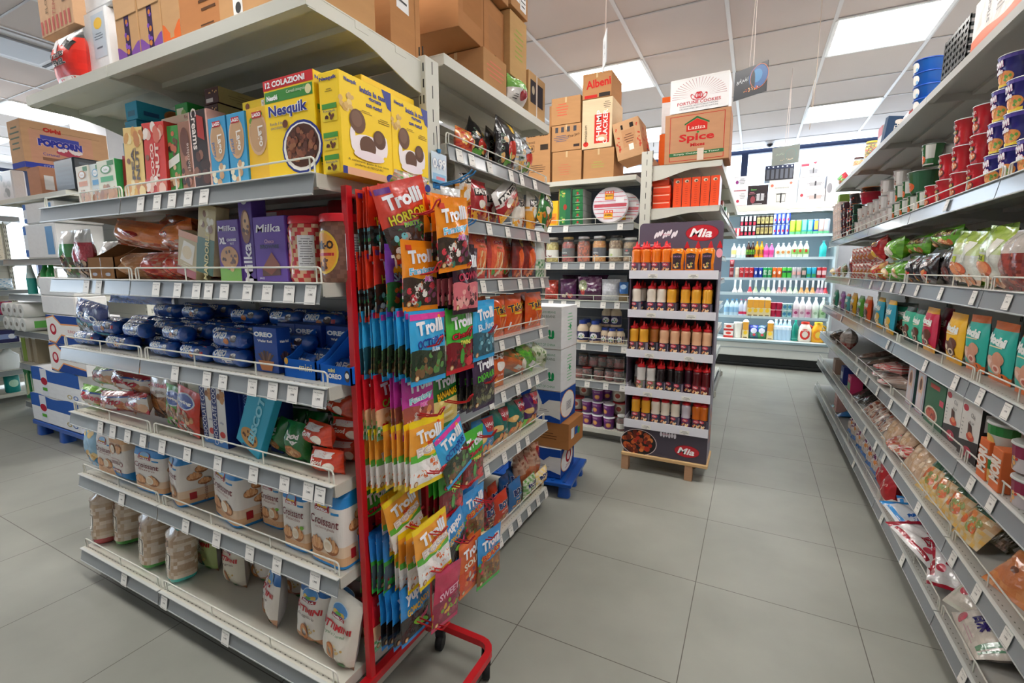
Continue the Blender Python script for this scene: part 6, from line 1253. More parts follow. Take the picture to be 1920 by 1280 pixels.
def mayo(r, h): 
    L = Loft([(0, r*.95, 'd8c0a0'), (h*.06, r, 'd8c0a0'), (h*.5, r, 'd8c4a8'), (h*.66, r*.95, 'dccab0'), (h*.8, r*.62, 'dccab0'), (h*.84, r*.6, 'dccab0')], 26, 'plastic')
    c = L.wrap; c.rect(-r*1.8, h*.1, r*1.8, h*.5, '2a2a5a', 1); c.ell(0, h*.3, r*.6, h*.14, 'e8e8f0', 2); c.scat(0, h*.27, r*.4, h*.08, 6, r*.15, ['3a8a4a', 'e8d8a0'], 3)
    return Proto('mayonnaise_jar', 'jar', L.done('mayonnaise_jar'), [('lid', shifted(lid_mesh(r*.68, h*.17, '1f3a8c'), h*.83), 'deep blue lid')])
MA, MBs = mayo(.048, .18), mayo(.038, .125)
for pr, px, Y, zz, L_ in ((MA, 1093, 3.72, 0, 'tall sauce jar with a blue lid on the fourth back shelf'), (MA, 1116, 3.72, 0, 'tall sauce jar with a blue lid on the fourth back shelf'), (MBs, 1134, 3.74, 0, 'small sauce jar with a blue lid, front row'), (MBs, 1148, 3.71, 0, 'small sauce jar with a blue lid, front row'), (MBs, 1163, 3.74, 0, 'small sauce jar with a blue lid, front row'),
    (MA, 1100, 3.83, 0, 'sauce jar with a blue lid, back row'), (MA, 1122, 3.84, 0, 'sauce jar with a blue lid, back row'), (MBs, 1138, 3.83, .0, 'small sauce jar with a blue lid, back row'), (MBs, 1153, 3.83, .0, 'small sauce jar with a blue lid, back row'), (MA, 1138, 3.83, .127, 'tall sauce jar stacked on top of the small ones'), (MA, 1154, 3.83, .127, 'tall sauce jar stacked on top of the small ones')):
    place(pr, xa(px, Y, z+.08), Y, z+zz, L_)
z = DZ[5]
DR = [jar(.045, .1, '5a1410', c, (), l, sd=40+i, cols2=['5a1410', '3a0e0c', '7a1c14'], neck=.9, name='preserve_jar') for i, (c, l) in enumerate((('2a1a18', '8a2a2c'), ('8a1c18', '3a2018'), ('6a5a4a', None)))]
for i, (px, Y, zz, L_) in enumerate([(p, 3.72, 0, 'small jar of dark red preserve, front row on the fifth back shelf') for p in (1087, 1101, 1123, 1144, 1160)]+[(p, 3.76, .102, 'small jar of dark red preserve, second layer on the fifth back shelf') for p in (1094, 1114, 1130, 1146, 1160)]+[(p, 3.86, 0, 'small jar of dark red preserve, back row on the fifth back shelf') for p in (1096, 1112, 1128, 1150)]):
    place(DR[i % 3], xa(px, Y, z+.05), Y, z+zz, L_)
z = DZ[6]
def tub(r, h, col, lid, ops=(), name='tub', taper=.86, n=28, fin='plastic', cat='tub', rim=None):
    L = Loft([(0, r*taper*.96, col), (h*.03, r*taper, col), (h*.93, r*.99, col), (h*.94, r, rim or lid)], n, fin); c = L.wrap; art_w(c, r, h, ops)
    return Proto(name, cat, L.done(name), [('lid', shifted(lid_mesh(r*1.04, h*.08, lid), h*.93), None)])
PT = tub(.047, .098, '6a2a7a', 'ece8f0', [('r', -1.2, .62, 1.2, .9, '8a3a8a', 1), ('t', 'NOODLE', 0, .76, .12, 'f0e0f0', dict(w=1)), ('e', 0, .36, .5, .2, 'd89060', 2), ('e', 0, .38, .34, .12, 'e8b060', 3), ('s', 0, .38, .25, .08, 6, .1, ['c83a2c', 'f0d8a0'])], name='noodle_tub')
for i, (px, Y, k) in enumerate(((1102, 3.75, 0), (1121, 3.73, 0), (1142, 3.71, 0), (1102, 3.75, 1), (1120, 3.74, 1), (1142, 3.72, 1), (1121, 3.75, 2), (1138, 3.82, 0), (1138, 3.82, 1), (1138, 3.82, 2))):
    place(PT, xa(px, Y, z+.05+.108*k), Y, z+.108*k, 'purple noodle tub, '+('bottom', 'middle', 'top')[k]+' layer on the lowest back shelf', rz=R.uniform(-.6, .4))
RT = tub(.058, .1, 'b8b0a0', 'b01c20', [('e', 0, .5, .6, .35, 'd8d0c0', 2), ('e', 0, .5, .4, .2, 'b04a3a', 3)], name='red_lid_tub')
for px, Y, k in ((1163, 3.8, 0), (1163, 3.8, 1), (1161, 3.8, 2), (1082, 3.8, 0), (1083, 3.8, 1), (1098, 3.86, 2)):
    place(RT, xa(px, Y, z+.05+.11*k), Y, z+.11*k, 'pale tub with a red lid, '+('bottom', 'middle', 'top')[k]+' layer on the lowest back shelf')
place(jar(.04, .13, '6a1c14', 'e4e4e4', (), 'd8d0c8', sd=60, cols2=['6a1c14', '501410']), xa(1165, 3.70, z+.06), 3.70, z, 'jar of dark red sauce with a white lid by the sauce display', rz=.5)
for k in range(2): place(RT, -1.62, 3.8, z+.11*k, 'pale tub with a red lid hidden behind the carton stack, '+('lower' if k == 0 else 'upper'))

# ------------------------------------------------------------------ carton stack on the blue pallet
pl = empty('plastic_pallet', (-1.2, 2.76, 0), .1); BLU = '1450a8'
q = MB(); q.box(-.27, .27, -.22, .22, .075, .1, hx(BLU), 'plastic', .004)
for i in range(7): q.box(-.24+i*.075, -.22+i*.075, -.2, .2, .1002, .106, hx('0f4494'), 'plastic', .001)
link('deck', q.mesh('deck'), pl)
for sx in (-1, 0, 1):
    for sy in (-1, 0, 1):
        q = MB(); q.loft([(0, .04, .035, 4, hx(BLU)), (.074, .032, .028, 4, hx(BLU))], 12, 'plastic'); V = q.V[0]
        for V in q.V: V[:, 0] += sx*.215; V[:, 1] += sy*.17
        link('foot', q.mesh('foot'), pl)
tag(pl, 'blue plastic pallet under the carton stack beside the crisp shelves', 'pallet')
def oil(w, d, h):
    f = [('w', -.5, .5, .72, 1, '1c4aa0', dict(amp=.0)), ('p', [(-.5, 1), (-.5, .68), (-.1, .8), (.18, .55), (.4, .9), (.5, 1)], '1c4aa0', 1), ('p', [(-.5, 0), (-.5, .3), (0, .14), (.3, .22), (.5, .12), (.5, 0)], '1c4aa0', 1), ('l', .05, .32, .3, .42, 2, '8a8a90')]
    r = [('r', -.5, .0, .5, 1, '1c4aa0', 0), ('e', -.05, .5, .46, .44, 'e0944a', 1), ('e', -.05, .5, .43, .42, 'ecebe8', 2)]
    return f, r
yb, xb = 2.74, -1.0
z = .107
f, r_ = oil(1, 1, 1)
def cst(z0, z1, dx, dy, w, d, label, col, f, r_, rz=0.): carton(xb-w/2+dx, yb+dy, z0, w, d, z1-z0-.003, label, rz, col=col, front=f, right=r_, tape=0)
cst(z, .295, 0, 0, .36, .27, 'white and blue oil carton at the bottom of the pallet stack', 'e8e6e2', f, r_+[('e', .05, .55, .2, .24, 'b0202c', 3), ('e', .05, .55, .12, .15, 'e8d8d8', 4), ('l', -.2, .18, .2, .3, 2, 'b0202c', dict(L=3))], .04)
cst(.295, .465, .05, .02, .37, .27, 'brown open-topped carton in the middle of the pallet stack', 'b07848', [('l', -.1, .3, .3, .6, 3, '6a4428')], [('r', -.35, .35, -.15, .75, 'e8e8e8', 1), ('r', -.1, .4, .1, .7, '2a5aa8', 1), ('r', .1, .35, .25, .6, '3a9a5a', 1)])
cst(.465, .665, 0, 0, .36, .27, 'white and blue oil carton above the brown carton', 'e8e6e2', f, r_+[('r', -.15, .3, .2, .6, 'c8c8cc', 3), ('l', -.12, .32, .18, .58, 5, '777', dict(L=4))])
bean = [('t', 'STRINGLESS BEANS', .2, .87, .05, '5a9a7a', dict(w=.4)), ('t', 'GREEN BEANS', .22, .77, .06, '4a6a5a', dict(w=.35)), ('t', 'BY THE PRODUCT OF CHINA', .1, .1, .06, '5aa07a', dict(w=.6)), ('e', .3, .38, .025, .08, '1f9a5a', 2), ('e', .36, .36, .025, .09, '1f9a5a', 2), ('p', [(.27, .3), (.39, .3), (.36, .24), (.3, .24)], '1f9a5a', 2)]
br = [('l', -.15, .15, .2, .85, 9, '8ac8a0'), ('e', .05, .5, .06, .06, '4aa870', 2)]
cst(.665, .925, .0, 0, .38, .27, 'white carton with green print, lower of the two white ones', 'dfe2e4', bean, br)
cst(.925, 1.185, .0, .0, .38, .27, 'white carton with green print topping the pallet stack', 'dfe2e4', bean, br, -.01)

# ------------------------------------------------------------------ sauce display
mx0, mx1, my = -.745, -.20, 3.20
PG = hx('5a5060')
md = empty('sauce_display', ((mx0+mx1)/2, my, 0)); ox = (mx0+mx1)/2; hw = (mx1-mx0)/2
wd = hx('d0ac7c')
q = MB(); q.box(-hw-.012, hw+.012, -.02, .285, .105, .128, wd, 'wood', .003); link('pallet_deck', q.mesh('pallet_deck'), md)
for x in (-hw-.01, hw-.13):
    for y in (-.015, .22): q = MB(); q.box(x, x+.05, y, y+.055, 0, .1045, hx('b89070'), 'wood', .002); link('pallet_foot', q.mesh('pallet_foot'), md)
q = MB()
for s in (-1, 1): q.box(s*hw-(.006 if s > 0 else 0), s*hw+(.006 if s < 0 else 0), -.0, .27, .13, 1.39, PG, 'paper')
q.box(-hw+.006, hw-.006, .262, .27, .13, 1.39, hx('3c3844'), 'paper')
sd_ = Can(q, lambda u, v, o: (np.full_like(u, hw)+o, u, v)); sd_.rect(.005, .13, .265, 1.388, '8a8498', 1); sd_.scat(.13, .35, .09, .16, 30, .02, ['b83a20', 'd87838', '8a2418', 'e8a050'], 2); sd_.ell(.13, .62, .06, .05, '4a3a3a', 2)
link('side_panels', q.mesh('side_panels'), md)
q = MB(); q.box(-hw+.001, hw-.001, -.004, -.0, .13, .318, hx('4a4450'), 'paper'); c = Can(q, lambda u, v, o: (u, np.full_like(u, -.004)-o, v))
def mia(c, cu, cv, r):
    c.ell(cu, cv, r*1.9, r, '7a0f1c', 1, n=30); c.ell(cu, cv, r*1.82, r*.94, 'c01c2c', 2, n=30); c.text('Mia', cu, cv, r*1.05, 'fff', 3, bold=.03, shear=.3, w=r*2.5, rot=-.05)
c.ell(-.17, .21, .12, .09, '1c1618', 1, n=26); c.scat(-.18, .215, .1, .075, 60, .017, ['9a4020', 'c8602c', '6a2414', 'e08040', 'b02a18', '4a1c10'], 2); c.ell(-.17, .21, .125, .094, 'd8c8c8', 2.2, n=30, ring=.04)
mia(c, .15, .2, .042)
for i in range(6): c.ell(-.02+i*.018, .296-.004*(i % 2), .008, .018, 'e8e4ec', 2)
c.text('Sauces', .01, .3, .012, 'b03a5a', 3)
link('base_panel', q.mesh('base_panel'), md, 'grey base panel with food picture and red oval logo')
q = MB(); n = 8; rad = .03; P = []
zb_, zt_ = 1.30, 1.722
for (cx, cz, a0) in ((hw-rad, zt_-rad, 0), (-hw+rad, zt_-rad, PI/2)):
    for i in range(n+1): a = a0+PI/2*i/n; P.append((cx+rad*math.cos(a), cz+rad*math.sin(a)))
P += [(-hw, zb_), (hw, zb_)]
m = len(P); V = [(x, .247, zz) for x, zz in P]+[(x, .253, zz) for x, zz in P]
q.add(V, [tuple(range(m))[::-1], tuple(range(m, 2*m))]+[(i, (i+1) % m, m+(i+1) % m, m+i) for i in range(m)], PG, 'paper')
q.V = [v if len(v) else v for v in q.V]
c = Can(q, lambda u, v, o: (u, np.full_like(u, .247)-o, v))
mia(c, .14, 1.645, .055)
for i in range(8): c.ell(-.16+i*.019, 1.645+.008*(i % 3-1), .008, .024, 'f0eef4', 1, rot=-.4)
c.text('Sauces', -.09, 1.643, .014, 'b8305a', 2)
c.rect(-.26, 1.57, -.15, 1.576, 'd8d0d8', 1); c.ell(-.12, 1.50, .15, .045, '1c1618', 1); c.scat(-.13, 1.51, .12, .03, 26, .018, ['c83a20', 'f0a050', 'e8d8d0', 'd85a2c', 'f4e8e0'], 2)
for i, (k, cc) in enumerate(((.05, 'c8707a'), (.12, '3a1c18'), (.2, 'd89a80'), (.255, 'e8a0b0'))): c.ell(k, 1.51, .02, .03, cc, 2); c.poly([(k-.018, 1.545), (k+.018, 1.545), (k+.003, 1.59), (k-.003, 1.59)], 'c8202c', 3)
link('header_board', q.mesh('header_board'), md, 'grey header board with red oval logo')
TZ = [1.352, 1.095, .823, .556, .325]; TT = [1.397, 1.137, .866, .602, .373]
for i, (zb_, zt_) in enumerate(zip(TZ, TT)):
    q = MB(); q.box(-hw+.007, hw-.007, -.012, .258, zt_-.018, zt_-.014, hx('c8c4cc'), 'paper')
    q.box(-hw-.002, hw+.002, -.018, -.012, zb_-.01, zt_, hx('e2e2ea'), 'paper')
    if i == 3 or i == 4: q.box(-hw+.0065, -hw+.0095, -.011, .12, zt_-.014, zt_+.02, hx('dcdce4'), 'paper')
    t = link('tray', q.mesh('tray'), md)
    for tx in (-.12, .13):
        q = MB(); q.box(-.03, .03, -.0205, -.0185, -.012, .016, TAGC, 'paper'); cc = Can(q, lambda u, v, o: (u, np.full_like(u, -.0205)-o, v)); cc.lines(-.025, -.004, .025, .012, 2, '555', 1); cc.text('1,99', 0, -.007, .006, '333'); o = link('price_tag', q.mesh('price_tag') if (i, tx) == (0, -.12) else None or q.mesh('price_tag'), t); o.location = (tx, 0, zb_+.006)
tag(md, 'tall grey cardboard sauce display on a wooden pallet in the aisle', 'display stand')
def squeeze(col, lab, lab2='c8384a', r=.031, h=.152):
    L = Loft([(0, r*.94, lab), (.004, r, lab), (h*.42, r, lab), (h*.425, r, col), (h*.5, r*.95, col), (h*.62, r*.9, col), (h*.75, r*.97, col), (h*.9, r*.99, col), (h*.97, r*.9, col), (h, r*.7, col)], 24, 'liquid'); c = L.wrap
    c.ell(0, h*.33, r*.62, h*.075, lab2, 2); c.text('Mia', 0, h*.33, h*.07, 'fff', 3, shear=.2); c.scat(0, h*.13, r*.7, h*.07, 12, r*.2, ['c8502c', 'e8b070', '8a2a20', 'f0d8b0'], 2)
    c.rect(r*1.1, h*.06, r*1.9, h*.38, '8a8494', 2)
    q = MB(); R_ = hx('d81c24'); q.loft([(h, r*.82, r*.82, 2, R_), (h+.004, r*.88, r*.88, 2, R_), (h+.014, r*.86, r*.86, 2, R_), (h+.018, r*.5, r*.5, 2, R_), (h+.024, r*.3, r*.3, 2, R_), (h+.045, r*.14, r*.14, 2, R_), (h+.05, r*.12, r*.12, 2, R_)], 20, 'plastic')
    q2 = MB(); q2.loft([(h+.004, r*.16, r*.16, 2, R_), (h+.036, r*.1, r*.1, 2, R_)], 8, 'plastic')
    for V in q2.V: V[:, 0] += r*.6
    for V, F, C in ((q2.V, q2.F, q2.C),): q.add(np.concatenate(V), F, R_, 'plastic')
    return Proto('sauce_bottle', 'sauce bottle', L.done('sauce_bottle'), [('nozzle_cap', q.mesh('nozzle_cap'), 'red nozzle cap')])
SQ = {k: squeeze(*v) for k, v in dict(orange=('e8761c', '6a5060'), yellow=('eaa830', '5a4a54'), cream=('e8dccc', '4a4a64'), peach=('e2b08a', '4a4252'), brown=('c07838', '3a3844'), white=('d4d0cc', '8a8a74'), black=('241a1c', '3a3a48'), plum=('3c1424', '4a2a44'), dred=('5a1218', '6a2a30'), lilac=('c8c0cc', '6a3a6a'), deeporange=('d06a1c', '4a3a48')).items()}
def wideb():
    h = .15
    L = Loft([(0, .036, .022, 3, 'e8801c'), (.006, .04, .024, 3, 'e8801c'), (.05, .036, .024, 3, 'f08a20'), (.09, .041, .025, 3, 'f08a20'), (.135, .041, .024, 3, 'f08a20'), (.15, .03, .018, 3, 'e8801c')], 28, 'liquid'); c = L.front; c.step = .02
    c.poly([(-.027, .02), (.027, .02), (.024, .06), (.029, .115), (0, .122), (-.029, .115), (-.024, .06)], '3a2a38', 1); c.text('SAUCE', 0, .1, .01, 'c89ac8', 3); c.scat(0, .045, .018, .014, 10, .006, ['e8a050', '8a9a50', 'f0d0a0'], 3); c.scat(0, .075, .018, .01, 6, .005, ['4a3a2c', '6a3a2c'], 3)
    return Proto('sauce_bottle', 'sauce bottle', L.done('sauce_bottle'))
WB = wideb()
tl = ['top', 'second', 'third', 'fourth', 'lowest']
names = dict(orange='bright orange', yellow='mustard yellow', cream='cream', peach='peach pink', brown='brown-orange', white='off-white', black='black', plum='dark plum', dred='dark red', lilac='greyish lilac', deeporange='deep orange')
ROWS = [[('orange', 1192), ('orange', 1210), ('orange', 1230), ('orange', 1251)],
        [('cream', 1192.5), ('cream', 1222.5), ('cream', 1240), ('yellow', 1258), ('yellow', 1286), ('yellow', 1305), ('yellow', 1325)],
        [('yellow', 1187.5), ('yellow', 1205), ('brown', 1227), ('peach', 1245), ('peach', 1265), ('peach', 1286), ('peach', 1306), ('peach', 1324.5)],
        [('white', 1202), ('white', 1220.5), ('black', 1240), ('black', 1256), ('black', 1272), ('plum', 1290.5), ('dred', 1310), ('dred', 1327)],
        [('yellow', 1192), ('yellow', 1210.5), ('cream', 1229), ('cream', 1247), ('cream', 1266), ('lilac', 1286), ('deeporange', 1309), ('deeporange', 1326)]]
for i, row in enumerate(ROWS):
    for k, (c, px) in enumerate(row):
        Y = 3.232 if not (c == 'brown') else 3.27
        if i == 3 and k in (3, 5): Y = 3.275
        place(SQ[c], min(max(xa(px, Y, TT[i]+.06), mx0+.043), mx1-.043), Y, TT[i]-.013, names[c]+' sauce bottle, front row on the '+tl[i]+' display tier', rz=-.25+R.uniform(-.3, .3))
    back = {0: ['orange']*3, 1: ['cream', 'cream', 'peach', 'brown', 'yellow', 'yellow', 'yellow'], 2: ['yellow', 'yellow', 'brown', 'peach', 'peach', 'peach', 'peach'], 3: ['white', 'white', 'black', 'black', 'plum', 'plum', 'dred'], 4: ['yellow', 'yellow', 'cream', 'cream', 'lilac', 'lilac', 'deeporange']}[i]
    for r_ in (1, 2):
        for k, c in enumerate(back):
            place(SQ[c], mx0+.05+k*.0715+(.01 if r_ == 1 else 0), 3.232+.07*r_+.02, TT[i]-.013, names[c]+' sauce bottle, '+('second' if r_ == 1 else 'back')+' row on the '+tl[i]+' display tier', rz=R.uniform(-.5, .3))
for k, (px, Y) in enumerate(((1270, 3.225), (1294, 3.225), (1326, 3.225), (1304, 3.285))): place(WB, xa(px, Y, 1.42), Y, TT[0]-.013, 'wide orange bottle with a dark picture label, top display tier', rz=-.1)

# ------------------------------------------------------------------ things on the run behind the display
zg = GZ[0]
lz = [('r', -.42, .04, .42, .95, 'b82c28', 0), ('r', -.41, .052, .41, .938, 'b98a68', .5), ('p', [(-.16, .62), (.16, .62), (.16, .76), (0, .86), (-.16, .76)], 'c83028', 2), ('p', [(-.19, .75), (0, .87), (.19, .75), (.19, .78), (0, .91), (-.19, .78)], '2f6a3c', 3), ('t', 'Laziza', 0, .69, .075, 'f0e0d0', dict(L=4, w=.26)), ('t', 'Spice', 0, .48, .19, 'c42c2c', dict(bold=.03, w=.54)), ('t', 'Mixes', .02, .345, .07, 'c42c2c', dict(bold=.03, w=.22)), ('e', .02, .59, .02, .02, '2f8a3c', 4), ('r', -.42, .14, .42, .21, '3f7048', 2), ('t', 'Simply Outstanding Taste!', 0, .175, .035, 'f0f0e0', dict(L=3, w=.7)), ('r', .02, .02, .12, .26, 'd8c8b8', 4)]
carton(-.408, 3.66, zg, .41, .28, .32, 'brown spice mix carton with red lettering on top of the run', col='b98a68', front=lz, right=[('r', -.5, 0, .5, 1, 'a87658')], tape=0, ry=-.015)
b = Box(.365, .24, .215, 'eae8e6', 'paper', .003); c = b.front; c.rect(-.18, 0, .18, .2, 'ecebea', 0)
for i in range(25):
    a = PI*i/24; c.poly([(.045*math.cos(a)*1.3, .09+.045*math.sin(a)), (.17*math.cos(a+.008), min(.09+.115*math.sin(a+.012), .205)), (.17*math.cos(a-.008), min(.09+.115*math.sin(a-.012), .205))], 'a8505c', 1)
for k in (-1, 0, 1):
    for t in (0, .55, 1.0): c.ell(k*.022*(.4+t)*1.2, .095-.006*abs(k)*t, .012, .022, 'c8202c' if t != .55 else 'e8e0e0', 2+.5*(1-t), rot=-k*.6*t, ring=.35)
c.ell(0, .075, .038, .01, 'c8202c', 2, ring=.3)
c.text('FORTUNE COOKIES', 0, .055, .02, 'c0283a', 3, w=.27, bold=.01); c.text('GLUCKSKEKSE | BISCOTTI DELLA FORTUNA', 0, .034, .01, '444450', 3, w=.24); c.text('GELUKSKOEKJE | BISCUITS DE FORTUNE', 0, .019, .01, '444450', 3, w=.24)
place(Proto('cookie_carton', 'carton', b.done('cookie_carton')), -.405, 3.64, zg+.325, 'white carton with red rays and a lotus, topmost by the hanging signs', -.02, 0, -.02)
x_ = [-.551+.0605*i for i in range(5)]
ob_ = lambda: mkbox('spice_box', 'spice box', .056, .2, .2, 'e8481c', [('r', -.42, .03, .42, .97, 'ec5020', 0), ('e', 0, .88, .24, .05, 'd8c8b0', 2), ('e', .05, .87, .12, .03, '4a3a30', 3), ('l', -.2, .1, .2, .75, 9, 'c83818', dict(L=1))], [('r', -.5, 0, .5, 1, 'd8ccd8', 0)])
obp = ob_()
for x in x_: place(obp, x+.03, 3.66, GZ[1], 'upright orange spice box seen end-on above the sauce display')
obf = mkbox('spice_box', 'spice box', .12, .2, .052, 'e8481c', [('r', -.48, .05, .48, .6, 'e04018', 0), ('r', -.48, .7, .44, .82, 'f8c8b0', 1)])
for k in range(4): place(obf, -.627 if k < 3 else -.64, 3.66, GZ[1]+.0535*k, 'flat orange spice box beside the white upright, '+['bottom', 'second', 'third', 'top'][k]+' of four')
for i in range(14):
    pk = mkpouch('spice_packet', 'spice packet', .11, .17, .014, bands((1, ['e8501c', 'd84018'])), [('s', 0, .3, .3, .2, 8, .1, ['f0c8a0', '8a3018'])], seed=400) if i == 0 else pk
    place(pk, -.64+i*.021, 3.62+.01*(i % 3), GZ[2]+.001, 'thin orange spice packet leaning in the row behind the header board', PI/2, -.35-.01*i)
for k in range(5):
    for zz, hh, cols, nm in ((GZ[1], .17, ('c87830', 'd8c8b0', '8a2a20', '3a7a4a', 'e8e0d0'), 'box'), (GZ[2], .15, ('c8b8a0', 'e8e0d8', 'd85a2c', '4a6a3a', 'c8302c'), 'box'), (GZ[3], .17, ('e8dcc8', 'b8a888', 'e0d0b0', 'c8602c', 'd8d8d0'), 'box'), (GZ[4], .18, ('1f5a9c', 'e0e0e0', '1f4a8a', 'd8d0c0', '2a6ab0'), 'flour_bag'), (GZ[5], .18, ('d8dcd8', '5a7a6a', 'e0e0dc', '8a9a8a', 'c8ccc8'), 'rice_bag'), (GZ[6], .19, ('1f6aa8', '2a78b8', 'd83a2c', 'e8e8e8', '1f6aa8'), 'food_box'), (GZ[7], .2, ('8a6a7a', '5a3a4a', 'a89898', '7a5a6a', 'c8b8b0'), 'rice_bag')):
        Yc = 3.75+.48*k
        if zz == GZ[1] and k == 0: continue
        if zz == GZ[2] and k == 0: continue
        pr = mkbox(nm, 'packet', .2, .14, hh, cols[k % 5], [('r', -.4, .5, .4, .85, cols[(k+1) % 5]), ('e', 0, .25, .3, .14, cols[(k+2) % 5], 2)]) if nm != 'flour_bag' and nm != 'rice_bag' else mkpouch(nm, 'packet', .24, hh, .12, bands((1, cols[k % 5])), [('r', -.3, .4, .3, .7, cols[(k+1) % 5]), ('e', 0, .25, .2, .1, cols[(k+2) % 5], 2)], seed=410+k)
        place(pr, GX-.22 if zz < 1.6 else GX-.12, Yc, zz, {'box': 'packet', 'flour_bag': 'bag of flour', 'rice_bag': 'bag of rice', 'food_box': 'blue toned box'}[nm]+' on shelf %s of the run behind the display' % ['two', 'three', 'four', 'five', 'six', 'seven', 'eight'][GZ.index(zz)-1], PI/2)
place(jar(.05, .19, '6a3a1c', '4a1a24', (), 'd8d4cc', (.15, .5), sd=70, cols2=['8a5a2c', '6a3a1c', 'a8743c'], neck=.85), GX-.17, 4.02, GZ[3]+.0, 'brown jar with a white label just right of the header board')
for (x, y, z0, w, d, h, col, L_) in ((-.42, 4.35, zg, .3, .3, .22, 'd8d2c4', 'cream carton on the run top, lowest by the fridge'), (-.42, 4.35, zg+.222, .28, .3, .2, 'c08a58', 'tan carton on top of the cream one by the fridge'), (-.44, 4.4, zg+.424, .22, .3, .26, 'b47c48', 'tall tan carton topmost on the run by the fridge'), (-.6, 3.98, zg, .24, .2, .3, 'e86a2c', 'orange and white carton behind the tipping brown one'), (-.6, 3.98, zg+.302, .22, .2, .26, 'ece8e8', 'white and orange carton upper behind the tipping one')):
    carton(x, y, z0, w, d, h, L_, col=col, front=[('r', -.5, .85, .5, 1, 'e86a2c')] if 'orange' in L_ else [])
# ================================================================== chilled cabinet
fx0, fx1, fy = -1.35, .965, 7.55
cb_ = empty('chiller_cabinet', ((fx0+fx1)/2, fy, 0)); fw = (fx1-fx0)/2; fox = (fx0+fx1)/2
WH = hx('d4d8d4')
q = MB(); q.box(-fw, fw, .06, .6, 0, .16, hx('141618'), 'plastic'); q.box(-fw, fw, .03, .0599, .03, .05, hx('2a2c30'), 'plastic'); link('kick_plate', q.mesh('kick_plate'), cb_, 'black kick plate')
q = MB(); q.box(-fw, fw, -.02, .6, .161, .37, WH, 'plastic', .01); q.box(-fw, fw, -.045, -.018, .37, .405, hx('9ab0b8'), 'plastic', .004); q.box(-fw, fw, -.026, -.018, .28, .29, hx('9aa4a8'), 'plastic')
q.box(-fw, fw, -.018, .5, .371, .40, WH, 'plastic'); link('base', q.mesh('base'), cb_)
q = MB(); q.box(-fw, fw, .56, .6, .4, 2.28, hx('8fa2ac'), 'steel')
for s in (-1, 1): q.box(s*fw-(.03 if s > 0 else 0), s*fw+(.03 if s < 0 else 0), 0, .56, .4, 2.28, hx('b8c4c8'), 'steel', .004)
link('cabinet_body', q.mesh('cabinet_body'), cb_)
q = MB(); q.box(-fw, fw, -.03, .6, 2.2, 2.29, hx('dcdcd2'), 'plastic', .006); link('canopy', q.mesh('canopy'), cb_)
q = MB()
q.box(-fw+.05, -.2, .0, .03, 2.175, 2.196, (1, 1, 1), 'strip'); q.box(-.12, fw-.05, .0, .03, 2.175, 2.196, (1, 1, 1), 'strip'); link('light_strip', q.mesh('light_strip'), cb_, 'white light strip under the canopy')
FZ = [at(1450, py, Y=fy+.13).z for py in (441, 482.5, 521, 550, 594)]
ddx = [-.0, .02]
for i, z in enumerate(FZ):
    for a, b in ((-fw+.031, .18), (.185, fw-.031)):
        q = MB(); q.box(a, b, .13, .56, z-.012, z, hx('c8d4d8'), 'steel'); q.box(a, b, .12, .13, z-.03, z+.004, hx('c4d8e0'), 'plastic')
        sh_ = link('shelf', q.mesh('shelf'), cb_)
        q = MB(); q.box(a+.03, b-.03, .14, .155, z-.026, z-.0125, (1, 1, 1), 'strip'); link('shelf_light', q.mesh('shelf_light'), sh_, 'thin white shelf light')
tag(cb_, 'open white drinks chiller across the far end of the aisle', 'chiller')
def can(r, h, col, ops=(), top='c8ccd0'):
    r *= .9
    L = Loft([(0, r*.8, 'b8bcc0'), (h*.04, r, col), (h*.92, r, col), (h*.97, r*.86, top), (h, r*.84, top)], 14, 'plastic'); art_w(L.wrap, r, h, ops); return Proto('drink_can', 'can', L.done('drink_can'))
def bot(r, h, col, lab, cap, fin='liquid', lv=(.2, .5), neck=.3, ops=(), sh=.62, name='drink_bottle'):
    r *= .84
    L = Loft([(0, r*.9, col), (h*.03, r, col), (h*sh, r, col), (h*(sh+.22), r*neck*1.2, col), (h*.93, r*neck, col), (h*.935, r*neck*1.2, cap), (h, r*neck*1.15, cap)], 14, fin)
    L.wrap.rect(-r*2.4, h*lv[0], r*2.4, h*lv[1], lab, 1); art_w(L.wrap, r, h, ops); return Proto(name, 'bottle', L.done(name))
NR = ['top', 'second', 'third', 'fourth', 'fifth']
def fput(pr, px, row, label, lay=0, hh=0., Y=None, rz=0.):
    Y = Y or fy+.18; z = FZ[row] if row < 5 else .401
    place(pr, xa(px, Y, z+.08), Y, z+lay*hh, label+', '+(NR[row]+' chiller shelf' if row < 5 else 'chiller base'), rz)
def span_px(a, n, step): return [a+i*step for i in range(n)]
c1 = can(.031, .12, 'd83040', [('r', -.8, .1, .2, .9, 'f0e8e8')]); c2 = can(.031, .14, '1c1c24', [('r', -.5, .1, .5, .4, 'c8304a'), ('r', -.5, .5, .5, .95, 'e8e8f0')]); c3 = can(.031, .14, '3a3020', [('r', -.7, .2, .7, .8, 'b8a868'), ('r', -.3, .4, .3, .7, '2a2010')]); c4 = can(.03, .15, '2a4ac0', [('r', -.9, .1, .1, .9, 'b8d0f4'), ('e', 0, .4, .4, .12, 'd83a5a')])
for px in (1371, 1378, 1385): fput(c1, px, 0, 'red and white can')
for i in range(4):
    for k in (0, 1): fput(c2, 1391+i*7.4, 0, 'black and white can, '+('lower' if k == 0 else 'upper')+' layer', k, .141)
for i in range(4):
    for k in (0, 1): fput(c3, 1421.5+i*7.6, 0, 'gold and black can, '+('lower' if k == 0 else 'upper')+' layer', k, .141)
for i in range(4):
    for k in (0, 1): fput(c4, 1453+i*7.6, 0, 'blue and silver energy drink can, '+('lower' if k == 0 else 'upper')+' layer', k, .151)
